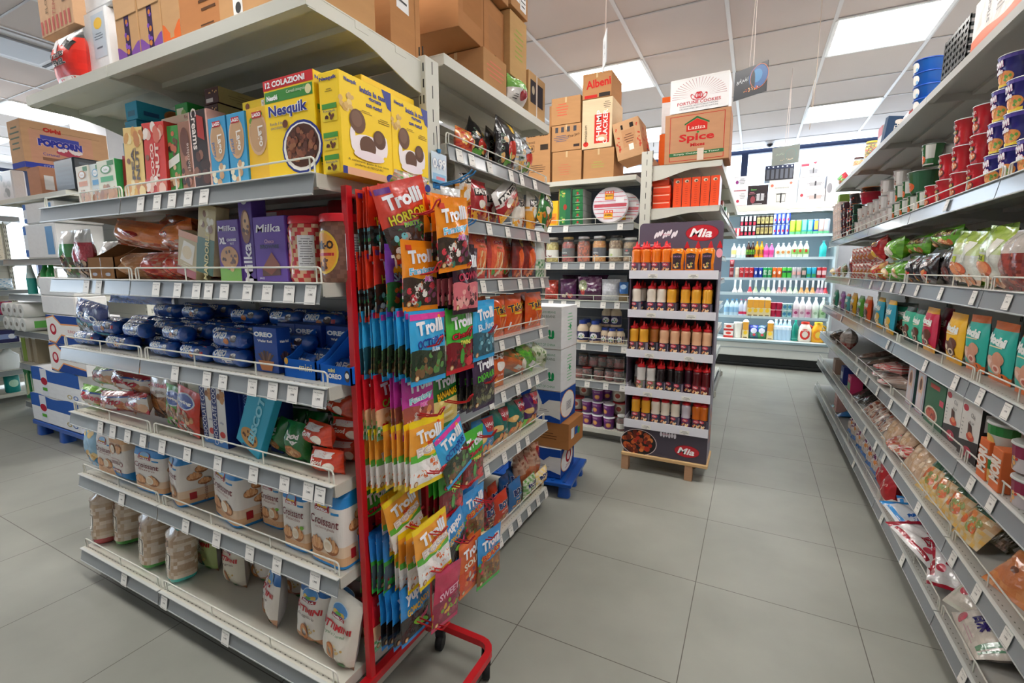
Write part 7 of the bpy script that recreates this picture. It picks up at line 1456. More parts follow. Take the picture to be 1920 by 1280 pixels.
for px, col, o in ((1486, 'b8e040', 'd8e85a'), (1496, 'b0e048', 'f0e860'), (1508, '5ad0d0', '9ae8e8'), (1519, '4ac8d0', 'a8ecec'), (1530, '2a5ac8', 'e8e860'), (1539, 'f0c8c0', 'f8e0dc'), (1548, 'e8e8f0', 'c8d0e0')): fput(can(.04, .2, col, [('r', -.6, .3, .6, .9, o), ('r', -1, .05, 1, .2, '6ac890')]), px, 0, {'b8e040': 'lime', 'b0e048': 'yellow-green', '5ad0d0': 'pale turquoise', '4ac8d0': 'turquoise', '2a5ac8': 'blue', 'f0c8c0': 'pale pink', 'e8e8f0': 'white'}[col]+' tall can')
B_ = dict(clear=bot(.04, .2, 'd8ecf0', 'f0f4e8', 'f4f8f8'), brown=bot(.034, .23, '3a1c10', '7ac830', 'd8d8d0', ops=[('e', 0, .3, .5, .08, '2a6a1c')]), orange=bot(.034, .23, 'f0a418', '4a4030', 'f0b828', ops=[('r', -1, .1, 1, .2, 'e87820')]), pink=bot(.038, .2, 'f070b0', 'd83a90', 'f8f0f4'), yog=bot(.045, .2, 'e8eef0', 'd8e0d0', 'fff', ops=[('e', 0, .35, .5, .1, 'd89050')]), green=bot(.042, .22, 'e0ecd8', '8ac860', 'f4f8f4', ops=[('e', 0, .4, .4, .1, 'c83a2c')]), aqua=bot(.05, .22, '3ad0d0', '2ac0c8', '8ae8e8', lv=(.1, .15)), milky=bot(.04, .2, 'f0f0e4', 'f0e490', 'f8f8f4'))
for k, px, L_ in (('milky', 1376, 'clear bottle with a yellow label'), ('clear', 1386, 'clear water bottle'), ('clear', 1394, 'clear water bottle'), ('brown', 1402, 'brown tea bottle with a lime label'), ('brown', 1410.5, 'brown tea bottle with a lime label'), ('orange', 1419, 'orange drink bottle with a dark label'), ('orange', 1427, 'orange drink bottle with a dark label'), ('pink', 1436, 'bright pink milk bottle'), ('pink', 1446, 'bright pink milk bottle'), ('yog', 1460, 'white drink bottle'), ('yog', 1468, 'white drink bottle'), ('yog', 1478, 'white drink bottle'), ('green', 1488, 'pale green drink bottle'), ('green', 1500, 'pale green drink bottle'), ('green', 1511, 'pale green drink bottle'), ('aqua', 1543, 'turquoise bottle standing alone')): fput(B_[k], px, 1, L_)
CC = dict(red=('b82430', [('r', -.8, .3, .8, .7, 'e8c8c8')]), dred=('8a2028', [('r', -.6, .3, .6, .6, 'c88888')]), cola=('c01c28', [('t', 'Coca', 0, .6, .3, 'f4e8e8', dict(w=1.2))]), pepsi=('1c3aa0', [('e', 0, .5, .4, .18, 'e8e8f8')]), sprite=('0f9a50', [('t', 'Sprite', 0, .5, .45, 'f0f8f0', dict(rot=1.57, w=2.4))]), fanta=('e86a14', [('e', 0, .5, .5, .15, 'f4e8e0')]), lime=('4ac048', [('r', -1, .5, 1, .65, '1c3a4a')]), silver=('b8b4b8', [('r', -.7, .3, .7, .6, 'e0a8a0')]), mix=('3a5a4a', [('r', -.8, .3, .8, .7, 'c8a8a0')]), aqua=('28a8c8', [('r', -.8, .1, .8, .4, '3a9a5a')]), cream=('d8c8b0', [('r', -.8, .3, .8, .7, 'e8e0d0')]))
CP = {k: can(.033, .15, *v) for k, v in CC.items()}
CN = dict(red='red and silver can', dred='dark red can', cola='red cola can', pepsi='dark blue cola can', sprite='green lemon soda can with vertical lettering', fanta='orange soda can', lime='lime green can', silver='silver can', mix='dark mixed colour can', aqua='blue and green can', cream='cream can')
for i, (k, px) in enumerate((('dred', 1371.5), ('cream', 1382), ('cola', 1390.5), ('cola', 1400), ('cola', 1409), ('pepsi', 1417.5), ('pepsi', 1426), ('sprite', 1434.5), ('sprite', 1442.5), ('fanta', 1452), ('fanta', 1461.5), ('lime', 1470.5), ('lime', 1479.5), ('silver', 1489), ('silver', 1498.5), ('mix', 1507), ('aqua', 1516), ('aqua', 1526.5), ('red', 1536), ('red', 1544))): fput(CP[k], px, 2, CN[k])
fput(CP['dred'], 1371.5, 2, 'single dark red can stacked on another', 1, .151)
cone = lambda col, lab: bot(.042, .2, 'f0f0ec', lab, 'f8f8f8', lv=(.02, .45), sh=.1, neck=.35)
KN = dict(g=cone(0, 'b8c8a0'), p=cone(0, 'c88a88'), w=cone(0, 'e0d8d0'), o=cone(0, 'd89a58'), l=cone(0, 'c8dcb8'), m=cone(0, 'b07a90'), r=cone(0, 'd83a48'))
kn = dict(g='olive', p='pink', w='white', o='orange', l='pale green', m='mauve', r='red')
for k, px in zip('wwrgggwppllooommr', (1378, 1388, 1407, 1416, 1431, 1440, 1452, 1461, 1470, 1481, 1492, 1503.5, 1513.5, 1524, 1534, 1541, 1546)): fput(KN[k], px, 3, 'cone-shaped yogurt bottle with a '+kn[k]+' base')
wp = bot(.045, .24, 'c8e4f4', '8ac0e8', '5ab0e8'); wr_ = bot(.04, .24, 'd8e0f4', 'd8305a', 'e07090', lv=(.1, .25))
for px in (1364, 1372, 1380): fput(wp, px, 4, 'blue-capped water bottle at the left')
for px in (1389, 1397): fput(wr_, px, 4, 'water bottle with a red label')
cart = Box(.072, .085, .24, 'e8a83c', 'paper', .003); art(cart.front, .085, .24, [('w', -.5, .5, 0, .5, 'e0d0a0', dict(amp=.02)), ('e', 0, .35, .3, .12, 'f0c830'), ('r', -.3, .03, .3, .08, '4a3010')]); cart.mb.loft([(.24, .042, .042, 5, hx('f0ece8')), (.262, .03, .02, 4, hx('f4f4f0')), (.275, .016, .016, 2, hx('f8f8f8'))], 12)
cart = Proto('juice_carton', 'juice carton', cart.done('juice_carton'))
for px in (1406, 1416.5, 1427, 1438): fput(cart, px, 4, 'orange and cream juice carton')
rcup = tub(.04, .1, 'c81c48', 'e8a0b0', name='yogurt_pot', cat='yogurt pot', n=16); tcup = tub(.037, .095, 'a8d8d8', 'f0f8f8', [('e', 0, .5, .6, .25, '4a90b8')], name='yogurt_pot', cat='yogurt pot', n=16)
for px in (1450, 1460):
    for k in (0, 1): fput(rcup, px, 4, 'crimson yogurt pot, '+('lower' if k == 0 else 'upper')+' layer', k, .106)
for px in (1470.5, 1479.5):
    for k in (0, 1): fput(tcup, px, 4, 'pale blue yogurt pot, '+('lower' if k == 0 else 'upper')+' layer', k, .1)
ms = [bot(.05, .29, c, l, 'f8f8f8', lv=(.05, .42), ops=[('e', 0, .25, .5, .07, d)]) for c, l, d in (('f0e8ec', 'e0b8cc', 'a03a6a'), ('f4f0f0', 'e8dce0', 'c89ab0'), ('f4ecf0', 'e0b0c8', 'b04a7a'), ('ecf4ec', 'd8ecd8', 'a8c8a8'), ('e8f4e4', 'b8dcb0', '6a9a60'))]
for pr, px, L_ in zip(ms, (1491, 1503, 1514, 1527, 1542), ('pink and white large milk bottle', 'white large milk bottle', 'pink labelled large milk bottle', 'pale green-white large milk bottle', 'green labelled large milk bottle')): fput(pr, px, 4, L_)
z5_ = .401
rb = mkbox('butter_box', 'box', .13, .1, .1, 'e4dcd8', [('r', -.5, .0, .5, .3, 'c8302c'), ('e', 0, .65, .3, .2, 'd84a3c')])
for k in (0, 1): fput(rb, 1366, 5, 'white and red box, '+('lower' if k == 0 else 'upper'), k, .102)
fput(tub(.06, .23, 'eceae0', 'f4f4ec', name='cream_bucket'), 1383, 5, 'tall cream bucket')
fput(cart, 1399, 5, 'orange juice carton standing alone'); fput(cart, 1443, 5, 'orange juice carton beside the water packs')
for px, c in ((1413, '1c3aa0'), (1428, '1f7a5a')): fput(mkpouch('multipack', 'multipack', .14, .2, .09, bands((.5, [c, '2a8a3a']), (1, [c, '2a4ac0'])), [('e', 0, .6, .3, .2, 'd8e0f0'), ('e', .05, .3, .15, .1, 'd83a4a', 2)], seed=int(px)), px, 5, 'dark blue multipack' if px < 1420 else 'green and blue multipack')
wbig = bot(.045, .3, 'b8d8f0', 'e8f4fc', 'f0f4f8', lv=(.5, .7), neck=.35)
for i, px in enumerate((1454, 1462, 1470, 1477)): fput(wbig, px, 5, 'large clear water bottle')
fput(bot(.055, .3, '108a78', '20a890', '0f9a80', lv=(.1, .14)), 1491, 5, 'large green bottle')
def jug(col, cap, e1, e2, label, px):
    L = Loft([(0, .07, .06, 3, col), (.02, .085, .07, 3, col), (.16, .085, .07, 2.6, col), (.22, .06, .05, 2.2, col), (.245, .045, .04, 2, col)], 24, 'plastic'); L.front.step = .03
    art(L.front, .18, .25, [('e', 0, .42, .34, .3, e1), ('e', 0, .42, .2, .18, e2, 2)])
    q = MB(); q.loft([(.245, .05, .045, 2, hx(cap)), (.275, .05, .045, 2, hx(cap))], 18); q2 = MB(); q2.tube([(.05, 0, .235), (.085, 0, .21), (.093, 0, .15), (.083, 0, .11)], .01, hx(cap), 'plastic', 8)
    fput(Proto('jug', 'jug', L.done('jug'), [('lid', q.mesh('lid'), None), ('handle', q2.mesh('handle'), None)]), px, 5, label)
jug('e8e0d4', 'd83a28', 'd8342c', 'e8e0d4', 'big white jug with a red oval and red cap', 1508); jug('f0b020', 'f0c030', 'e88a20', 'f0d050', 'big orange-yellow jug with a handle', 1531)
# boxes of pots on the canopy
zk = 2.291; Yk = 7.62
def pot(c, w, h, cu=0, cv=.4, col='9a9aa0', k=1.):
    return [('r', cu-.2*k, cv-.18, cu+.2*k, cv+.12, col, 2), ('e', cu, cv+.13, .22*k, .04, 'c8c8cc', 3), ('r', cu-.03*k, cv-.16, cu+.03*k, cv+.2, '3a3a40', 4), ('e', cu+.24*k, cv+.02, .04*k, .05, '6a6a70', 3, dict(ring=.4)), ('e', cu-.24*k, cv+.02, .04*k, .05, '6a6a70', 3, dict(ring=.4))]
def kbox(pl, pr, z0, h, col, front, label, d=.25): 
    x, w = span(pl, pr, Yk, z0+h/2); place(mkbox('cookware_box', 'box', w-.004, d, h, col, front), x, Yk+d/2, z0, label)
kbox(1376, 1400, zk, .21, 'e4e2e4', [('r', -.5, 0, .5, .06, 'b03040'), ('e', -.2, .35, .12, .1, 'c0304a', 2), ('l', -.1, .5, .4, .85, 4, '555')], 'white and red cookware box, lower left on the chiller')
kbox(1376, 1400, zk+.213, .2, 'dfe0e6', [('r', -.5, 0, .5, .05, 'b03040'), ('e', -.25, .6, .12, .12, '8a2a7a', 2), ('l', -.1, .45, .4, .85, 4, '555')], 'white and red cookware box, upper left on the chiller')
kbox(1401, 1440, zk, .275, '2a2024', pot(0, 0, 0, .14, .42, 'b8b8bc', .9)+[('e', -.22, .3, .12, .18, '8a3a44', 1), ('t', 'Stew', -.2, .8, .1, '5aa050', dict(bold=.03)), ('l', -.45, .55, -.1, .7, 2, 'b87080'), ('l', -.4, .05, .4, .12, 1, 'c8c8c8')], 'dark cookware box with a steel pot picture on the chiller')
kbox(1441, 1489, zk, .325, 'd9dad2', [('e', -.38, .78, .06, .06, 'd8705a', 1), ('e', .36, .85, .05, .05, 'd8705a', 1), ('t', 'Commandmenta', .02, .68, .06, '4a4a48', dict(shear=.2, w=.55)), ('r', -.18, .1, .18, .42, '5a5c58', 1), ('r', -.165, .12, .165, .4, 'cfd0c8', 1.5), ('r', -.03, .06, .03, .46, '1c1c1c', 3), ('e', 0, .43, .22, .02, '4a4a48', 2)], 'large pale cookware box with a pot drawing on the chiller')
kbox(1434, 1489, zk+.328, .195, '26304e', [('r', -.5, 0, .5, .75, '22242c', .5)]+[('r', -.44+.16*i, .08, -.34+.16*i, .72, '5a5e6a', 1) for i in range(6)]+[('e', -.38+.16*i, .88, .03, .05, 'd8e0f0', 2) for i in range(6)], 'dark blue box of slim packets on top of the pale one')
kbox(1495, 1547, zk, .17, 'dcd6d6', pot(0, 0, 0, .15, .45, 'b8a8a4', 1.1)+[('e', -.35, .6, .06, .12, 'b83a4a', 2), ('l', -.4, .1, .0, .3, 2, 'b8a8b0')], 'white and pink pan box, bottom of three on the chiller')
kbox(1497, 1547, zk+.172, .16, 'dedade', pot(0, 0, 0, .15, .45, 'a8a8ac', 1.1)+[('l', -.4, .1, .0, .3, 2, 'b8a8b0')], 'white and pink pan box, middle of three on the chiller')
kbox(1501, 1546, zk+.334, .19, 'd4d6dc', pot(0, 0, 0, .05, .4, '9a9ca4', .8)+[('r', -.48, .75, -.15, .9, 'b83050'), ('p', [(0, 1), (.2, 1), (.1, .85)], 'b83050', 2)], 'silver pot box with a red tag, topmost on the chiller')
kbox(1549, 1562, zk, .35, 'd4d2d6', [('e', 0, .5, .4, .18, '8a8a90', 1)], 'narrow upright cookware box at the right end of the chiller')
# domed camera
q = MB(); q.loft([(-.03, .05, .05, 2, hx('e0e0e2')), (0, .06, .06, 2, hx('e8e8ea'))], 24, 'plastic'); bm_ = MB()
n = 8; bm_.loft([(-.03-.045*math.sin(PI/2*i/n), max(.001, .042*math.cos(PI/2*i/n)), max(.001, .042*math.cos(PI/2*i/n)), 2, hx('1a1a24')) for i in range(n, -1, -1)], 20, 'liquid')
p = at(1443, 280, Z=CEIL-.04); y_ = min(p.y, 8.0); p = at(1443, 278, Y=7.9)
o = place(Proto('security_camera', 'security camera', q.mesh('security_camera'), [('dome', bm_.mesh('dome'), 'dark glass dome')]), p.x, 7.9, CEIL, 'small white domed security camera on the ceiling by the window', settle=False); o.location.z = CEIL-.007
# ================================================================== right-hand run (faces -X)
hz = HZ
def hspan(pl, pr, z, X): a, b = ya(pl, X, z), ya(pr, X, z); return (a+b)/2, abs(a-b)
def ph(pl, pr, z, h, d, col, front=(), label='', dx=.05, rz=0., rx=0., ry=0., name='food_bag', cat='bag', w=None, **k):
    X = HX+dx; yc, ww = hspan(pl, pr, z+h*.3, X); ww = min(ww, .17 if pr < 1720 else .3)
    return place(mkpouch(name, cat, w or ww*.98, h, d, col, front, **k), X, yc, z, label, -PI/2+rz, rx, ry)
def hb(pl, pr, z, h, d, col, front=(), side_=(), label='', dx=.03, rz=0., rx=0., ry=0., name='food_box', cat='box', fin='paper', w=None, top=()):
    X = HX+dx+d/2; yc, ww = hspan(pl, pr, z+h*.3, HX+dx); ww = min(ww, .14 if pr < 1720 else .6)
    return place(mkbox(name, cat, w or ww*.97, d, h, col, front, side_, side_, top, fin), X, yc, z, label, -PI/2+rz, rx, ry)
def hp(pr, px, z, label, dx=.06, rz=0., lay=0, hh=0., zz=0., rx=0, ry=0, s=1.):
    X = HX+dx; place(pr, X, ya(px, X, z+.05+lay*hh), z+lay*hh+zz, label, -PI/2+rz, rx, ry, s=s)
# top shelf
z = hz[0]
hb(1812, 1990, z, .2, .22, 'e8e2da', [('r', -.5, 0, .5, .16, 'e0602c', 1), ('w', -.5, .5, 0, .28, 'e8703c', dict(amp=.05)), ('t', 'STICK', -.25, .6, .12, '5a5050', dict(rot=1.57, bold=.03)), ('l', -.15, .4, .0, .8, 5, '8a8484'), ('e', .3, .5, .2, .35, 'd88850', 2), ('e', .3, .5, .14, .2, 'e8b890', 3)], fin='softfilm', label='film-wrapped white and orange pack at the near end of the top right shelf', dx=.02)
q = MB(); cw, cd, ch = .30, .2, .21; ck = hx('1c2022')
for (a, b, c_, d_) in ((-cw/2, cw/2, -cd/2, -cd/2+.006), (-cw/2, cw/2, cd/2-.006, cd/2)):
    for k in range(7): q.box(a, b, c_, d_, .012+k*.03, .026+k*.03, ck, 'plastic')
    for k in range(8): q.box(a+k*(cw-.012)/7, a+.012+k*(cw-.012)/7, c_+.0002, d_-.0002, 0, ch, ck, 'plastic')
for s_ in (-1, 1):
    for k in range(7): q.box(s_*cw/2-(.006 if s_ > 0 else 0), s_*cw/2+(.006 if s_ < 0 else 0), -cd/2, cd/2, .012+k*.03, .026+k*.03, ck, 'plastic')
q.box(-cw/2, cw/2, -cd/2, cd/2, 0, .006, ck, 'plastic')
X = HX+.03+cd/2; place(Proto('plastic_crate', 'crate', q.mesh('plastic_crate')), X, hspan(1757, 1812, z, HX+.03)[0], z, 'black slotted plastic crate beside the blue tubs on the top right shelf', -PI/2)
BT = tub(.068, .07, '1a5aa8', '1c50b0', [('e', .3, .5, .4, .35, 'f0ece0', 2), ('e', .45, .62, .2, .2, 'f8f4ec', 3), ('r', -1.3, .2, -.7, .8, 'd8dce4', 2), ('e', .5, .3, .12, .14, '8ac0e8', 3)], name='cheese_tub', taper=.9)
for k in range(4): hp(BT, 1742, z, 'blue tub with a white flower shape, '+['bottom', 'second', 'third', 'top'][k]+' of the stack of four', lay=k, hh=.0765, dx=.085)
place(mkbox('food_box', 'box', .12, .05, .17, '1c4064', [('e', .1, .78, .25, .1, 'e8e4d8'), ('t', 'DRY PETHA', 0, .4, .2, 'f0f0e8', dict(rot=1.57, w=1.3)), ('e', .2, .15, .15, .08, 'd8a0a8')]), HX+.09, ya(1672, HX+.08, z), z, 'tilted navy box lettered DRY PETHA on the top right shelf', .15, 0, .1)
hb(1640, 1657, z, .17, .14, 'd8d4d0', [('r', -.5, .6, .5, 1, 'c8302c')], label='white and red box behind the navy box', dx=.04)
for a, b, h, L_ in ((1693, 1722, .11, 'red spice packet right beside the blue tubs'), (1672, 1716, .17, 'large red packet behind the navy box')): ph(a, b, z, h, .06, bands((1, ['c82a24', 'd8403a'])), [('r', -.3, .3, .3, .6, 'e8d8c8', 1), ('l', -.25, .35, .25, .55, 3, 'b02020', dict(L=2))], L_, dx=.08 if h < .15 else .14, seed=501)
tj = jar(.05, .15, 'b89020', 'd8c050', (), None, sd=81, cols2=['c8a020', 'e8d040', '8a6a18', 'c83a2c', '5a7a2c'], neck=.85)
hp(tj, 1634, z, 'jar of glittering gold sweets on the top right shelf'); hp(tj, 1622, z, 'jar of glittering gold sweets behind the first one', dx=.12)
hp(jar(.045, .14, 'b87a40', '4a2420', (), 'e8e0d0', sd=82, cols2=['b87a40', 'd8a060']), 1609, z, 'tall jar with a brown lid beside the gold sweets jar')
ph(1566, 1600, z, .14, .1, bands((.5, ['4aa040', 'c82838']), (1, ['c82838', 'd83a48'])), [('e', .2, .6, .25, .2, '5ab040', 1), ('l', -.3, .5, .2, .8, 3, 'f0e8e8', dict(L=2))], 'red and green multipack at the far end of the top right shelf', seed=503)
hb(1590, 1600, z, .18, .06, 'c8305a', label='crimson packet sticking up behind the red and green multipack', dx=.14)
# cup shelf
z = hz[1]
def cup(r, h, col, ops=(), lid='d8dade', name='noodle_cup', shape=0, rim=None):
    pr = [(0, r*.74, col), (.004, r*.76, col), (h*.5, r*.88, col), (h*.96, r, col), (h*.965, r*1.05, lid), (h*.985, r*1.05, lid), (h, r*1.02, lid)]
    L = Loft(pr, 26, 'liquid'); art_w(L.wrap, r, h, ops); return Proto(name, 'noodle cup', L.done(name))
redc = cup(.047, .108, 'c82430', [('r', -1.6, .0, 1.6, .1, 'b01c28', 1), ('t', 'Shin', .0, .78, .16, 'f0dcd8', dict(w=.8, rot=.1)), ('r', -.5, .46, .5, .62, '3a1a18', 2), ('t', 'RAMYUN', 0, .54, .09, 'f0c860', dict(w=.8, bold=.04)), ('e', .1, .26, .62, .16, '3a1414', 3), ('e', .1, .28, .54, .13, 'd8602c', 4), ('s', .1, .28, .4, .08, 10, .1, ['f0c890', 'e88a50', '8a2a18', 'f4e0c0'], dict(L=5)), ('e', -1.3, .5, .4, .3, 'e8d8d4', 2)])
wow = cup(.05, .108, '2a2a78', [('r', -1.6, .86, 1.6, .96, '4a3a9a', 1), ('t', 'WOW!', -.1, .72, .22, 'f4f0f8', dict(w=1.2, bold=.07, rot=.1, out='c83a8a', outw=.05)), ('t', 'noodle', -.1, .5, .16, 'f4f0f8', dict(w=1.2, bold=.07, rot=.1, out='c83a8a', outw=.05)), ('e', .5, .3, .7, .2, 'e8984c', 2), ('s', .5, .3, .5, .13, 12, .12, ['e87838', 'f0b868', '8a4a2c', '6aa040'], dict(L=3)), ('r', -1.2, .04, 1.2, .14, 'f0d040', 1.2)])
grn = cup(.044, .1, '2f6a3c', [('r', -1.6, .0, 1.6, .06, 'c8c8c0', 1), ('t', 'GGO', 0, .8, .12, 'd8d4b0', dict(w=.8)), ('r', .6, .3, 1.6, .95, 'd0d4cc', 1), ('e', 0, .28, .6, .2, 'd8682c', 2), ('s', 0, .28, .45, .12, 10, .1, ['f0b060', 'c8401c', 'e8d0a0'], dict(L=3)), ('e', 0, .55, .3, .08, '6a8a3c', 2)], lid='8a9490')
wht = cup(.04, .1, 'd4d0cc', [('s', .1, .3, .5, .2, 10, .14, ['8a5038', 'b87858', 'e8d0b8', '6a3a28']), ('t', 'udon', 0, .72, .16, 'a0484c', dict(w=.9)), ('r', .7, .2, 1.6, .9, 'e4e2e0', 2)], lid='8a8c90')
blk = cup(.045, .085, '2a2224', [('t', 'Bokkeum', -.1, .6, .25, 'e8e0d8', dict(w=1.2, bold=.04)), ('s', 0, .25, .5, .14, 7, .12, ['c83a2c', 'e8a050', '6a7a3c']), ('e', .6, .7, .2, .12, 'c83a2c')], lid='d8702c')
blr = cup(.045, .085, '3a1c24', [('t', 'Buldak', -.1, .6, .22, 'e8d0c8', dict(w=1)), ('s', 0, .25, .5, .14, 7, .12, ['c83a2c', 'e8a050'])], lid='8a2a34')
blg = cup(.045, .085, '1f3a2c', [('s', 0, .4, .5, .3, 8, .12, ['c8a080', '5aa060'])], lid='1f7a5a')
pnk = cup(.04, .1, 'e4d0c8', [('s', 0, .4, .6, .3, 16, .12, ['c8503c', 'e8a878', '3a7a3c', 'f0e0d0']), ('t', 'tom', 0, .8, .12, 'a04838', dict(w=.7))], lid='d8c8c0')
bowl = cup(.075, .085, 'b01c34', [('r', -.3, .6, .3, .85, 'd8b0b8', 2)], lid='c83a48', name='noodle_bowl')
bowlk = cup(.075, .08, '2c2426', [('s', 0, .5, .8, .2, 6, .1, ['c83a2c'])], lid='e0882c', name='noodle_bowl')
bowlg = cup(.082, .11, '3f6a3c', [('r', .5, .0, 1.8, .95, '2a6040', 1), ('e', -.1, .3, .7, .22, 'd8602c', 2), ('s', -.1, .3, .5, .13, 12, .08, ['f0b060', 'c8401c', 'e8d0a0'], dict(L=3)), ('t', 'GGO', -.2, .75, .2, '3a2a1c', dict(w=.6))], lid='8a948c', name='noodle_bowl')
LN_ = ['bottom', 'second', 'third', 'fourth', 'fifth']
def cups(pr, pxs, lay, hh, nm, dx=.06):
    for px in pxs: hp(pr, px, z, nm+', '+LN_[lay]+' layer', lay=lay, hh=hh, dx=dx)
cups(wow, (1878, 1909, 1946), 0, .11, 'dark blue noodle cup with pink edged letters')
cups(wow, (1886, 1918), 1, .11, 'dark blue noodle cup with pink edged letters'); cups(wow, (1893, 1924), 2, .11, 'dark blue noodle cup with pink edged letters'); cups(wow, (1906,), 3, .11, 'dark blue noodle cup with pink edged letters')
cups(redc, (1755, 1777, 1806, 1841), 0, .11, 'red noodle cup with a noodle picture'); cups(redc, (1784, 1811, 1847), 1, .11, 'red noodle cup with a noodle picture'); cups(redc, (1815, 1853), 2, .11, 'red noodle cup with a noodle picture')
cups(grn, (1737, 1719, 1703, 1688), 0, .102, 'green noodle cup'); cups(grn, (1709, 1694), 1, .102, 'green noodle cup'); cups(grn, (1754,), 2, .11, 'green noodle cup'); 
hp(bowlg, 1742, z, 'large green noodle bowl on the cup shelf', lay=1, hh=.104, dx=.09); hp(wht, 1779, z, 'small pale noodle cup behind the red ones', lay=2, hh=.108, dx=.12)
cups(wht, (1674, 1663, 1652, 1643, 1634, 1626, 1619, 1612), 0, .102, 'white noodle cup with a silver lid'); cups(wht, (1677, 1660, 1648, 1637, 1627, 1618), 1, .102, 'white noodle cup with a silver lid'); cups(wht, (1664, 1690), 2, .102, 'white noodle cup with a silver lid')
cups(bowl, (1634,), 2, .103, 'crimson noodle bowl'); cups(bowl, (1645,), 2, .103, 'crimson noodle bowl', dx=.16)
cups(blk, (1602.5, 1597), 0, .087, 'black noodle cup with an orange lid'); cups(blk, (1603, 1598), 1, .087, 'black noodle cup with an orange lid'); cups(blk, (1604, 1599), 2, .087, 'black noodle cup with an orange lid'); cups(blk, (1604,), 3, .087, 'black noodle cup with an orange lid'); cups(bowlk, (1612,), 3, .09, 'black noodle bowl with an orange lid', ); cups(bowlk, (1632,), 3, .103, 'black noodle bowl with an orange lid', dx=.14)
cups(blg, (1608,), 0, .087, 'dark green noodle cup'); cups(blg, (1609,), 1, .087, 'dark green noodle cup'); cups(blg, (1610,), 2, .087, 'dark green noodle cup')
for lay in range(4): cups(blr, (1591, 1586), lay, .087, 'dark red noodle cup')
for lay in range(4): cups(pnk, (1579, 1574, 1569), lay, .1, 'pale pink noodle cup')
hb(1566, 1578, z+.41, .09, .1, '7a9a40', label='olive green box on top of the pale pink cups', dx=.05)
for i in range(10):
    for lay in (0, 1): place(wht if i > 4 else redc, HX+.17, 2.15+i*.3, z+.11*lay, ('white' if i > 4 else 'red')+' noodle cup in the second row, '+LN_[lay]+' layer')
# noodle bag shelf
z = hz[2]
wg = bands((.12, 'd8b090'), (.55, ['d4d8cc', 'c8ccc0']), (.8, ['c8d8a0', 'b8cc80']), (1, ['a8c848', '98b838']))
wgo = [('e', -.1, .26, .32, .16, 'c8623c', 1), ('e', -.1, .28, .24, .12, 'e09060', 2), ('s', .0, .1, .35, .05, 8, .08, ['e8d0b0', 'd88850'], dict(L=2)), ('r', -.3, .4, .0, .52, 'b8c838', 2), ('t', 'TRE', -.15, .46, .08, '3a3a20', dict(bold=.04)), ('p', [(.05, .4), (.2, .42), (.38, .8), (.2, .82)], 'f0f4e8', 1)]
for i, (a, b, L_) in enumerate(((1790, 1846, 'white and lime noodle bag with a bowl picture, left of its twin'), (1841, 1893, 'white and lime noodle bag with a bowl picture, right of its twin'))): ph(a, b, z, .2, .08, wg, wgo, L_, seed=510+i, ry=(.08, .12)[i], rough=.2)
ph(1886, 1935, z, .19, .09, bands((.6, ['8a2c28', 'a84438', '6a201c', 'b86050']), (1, ['c0b8b0', 'd0c8c0'])), [('t', 'ZUPPA', 0, .8, .08, 'e8e0d0', dict(L=2))], 'bag of dark red beans at the near end of the noodle shelf', seed=512)
for i, (a, b, dx) in enumerate(((1815, 1850, .15), (1858, 1900, .16))): ph(a, b, z, .24, .1, bands((1, ['9ac43c', '8ab834'])), [('l', -.3, .7, .3, .85, 2, '3a5a1c')], 'lime green bag behind the white and lime ones', dx=dx, seed=513+i)
bk = bands((1, ['16141a', '201c22'])); bo_ = [('t', 'Soba', 0, .62, .2, 'f0ecec', dict(bold=.07, w=.62, rot=.1)), ('s', 0, .22, .3, .12, 10, .09, ['c83a2c', 'd88a50', '8a3a28']), ('r', -.1, .06, .2, .14, 'e8c838', 2), ('l', -.3, .78, .3, .9, 2, 'b8202c')]
for i, (a, b) in enumerate(((1704, 1722), (1724, 1733), (1737, 1764))): ph(a, b, z, .135, .07, bk, bo_, 'black noodle bag with white lettering', seed=520+i, name='noodle_bag', cat='noodle bag')
for i, (a, b) in enumerate(((1766, 1780), (1780, 1802))): ph(a, b, z, .165, .07, bands((1, ['201c20', '4a4448', '16141a', '8a8488'])), [('e', 0, .3, .3, .2, '6a3a34')], 'black bag of noodles with a silver sheen', dx=.08, seed=523+i, name='noodle_bag', cat='noodle bag')
gp = bands((1, ['6ab82c', '5aa024', '7ac434'])); gpo = [('e', -.25, .35, .2, .24, 'd88850', 1), ('e', -.25, .35, .14, .16, 'e8a868', 2), ('r', -.1, .55, .45, .82, '5a3420', 1), ('t', 'Noodles', .16, .68, .14, 'e8d890', dict(w=.5)), ('s', .2, .25, .2, .12, 8, .05, ['e8c080', 'c86a38'])]
for a, b, zz, h, L_, sd in ((1699, 1755, .14, .115, 'lime green noodle multipack on the upper layer, left of its twin', 530), (1758, 1812, .15, .1, 'lime green noodle multipack on the upper layer, right of its twin', 531)): ph(a, b, z+zz, h, .12, gp, gpo, L_, dx=.1, seed=sd, name='noodle_pack', cat='noodle pack')
for i, (a, b) in enumerate(((1672, 1688), (1690, 1705))): ph(a, b, z+.0, .115, .12, gp, [('e', 0, .4, .32, .25, 'd8a878', 1), ('e', 0, .4, .22, .16, 'e8d0a0', 2)], 'lime green noodle pack on the lower layer', seed=533+i, name='noodle_pack', cat='noodle pack')
for i, (a, b) in enumerate(((1677, 1688), (1688, 1698))): ph(a, b, z+.12, .135, .12, gp, [('e', 0, .4, .32, .25, 'e0d8c8', 1)], 'lime green noodle pack on the upper layer', seed=535+i, name='noodle_pack', cat='noodle pack')
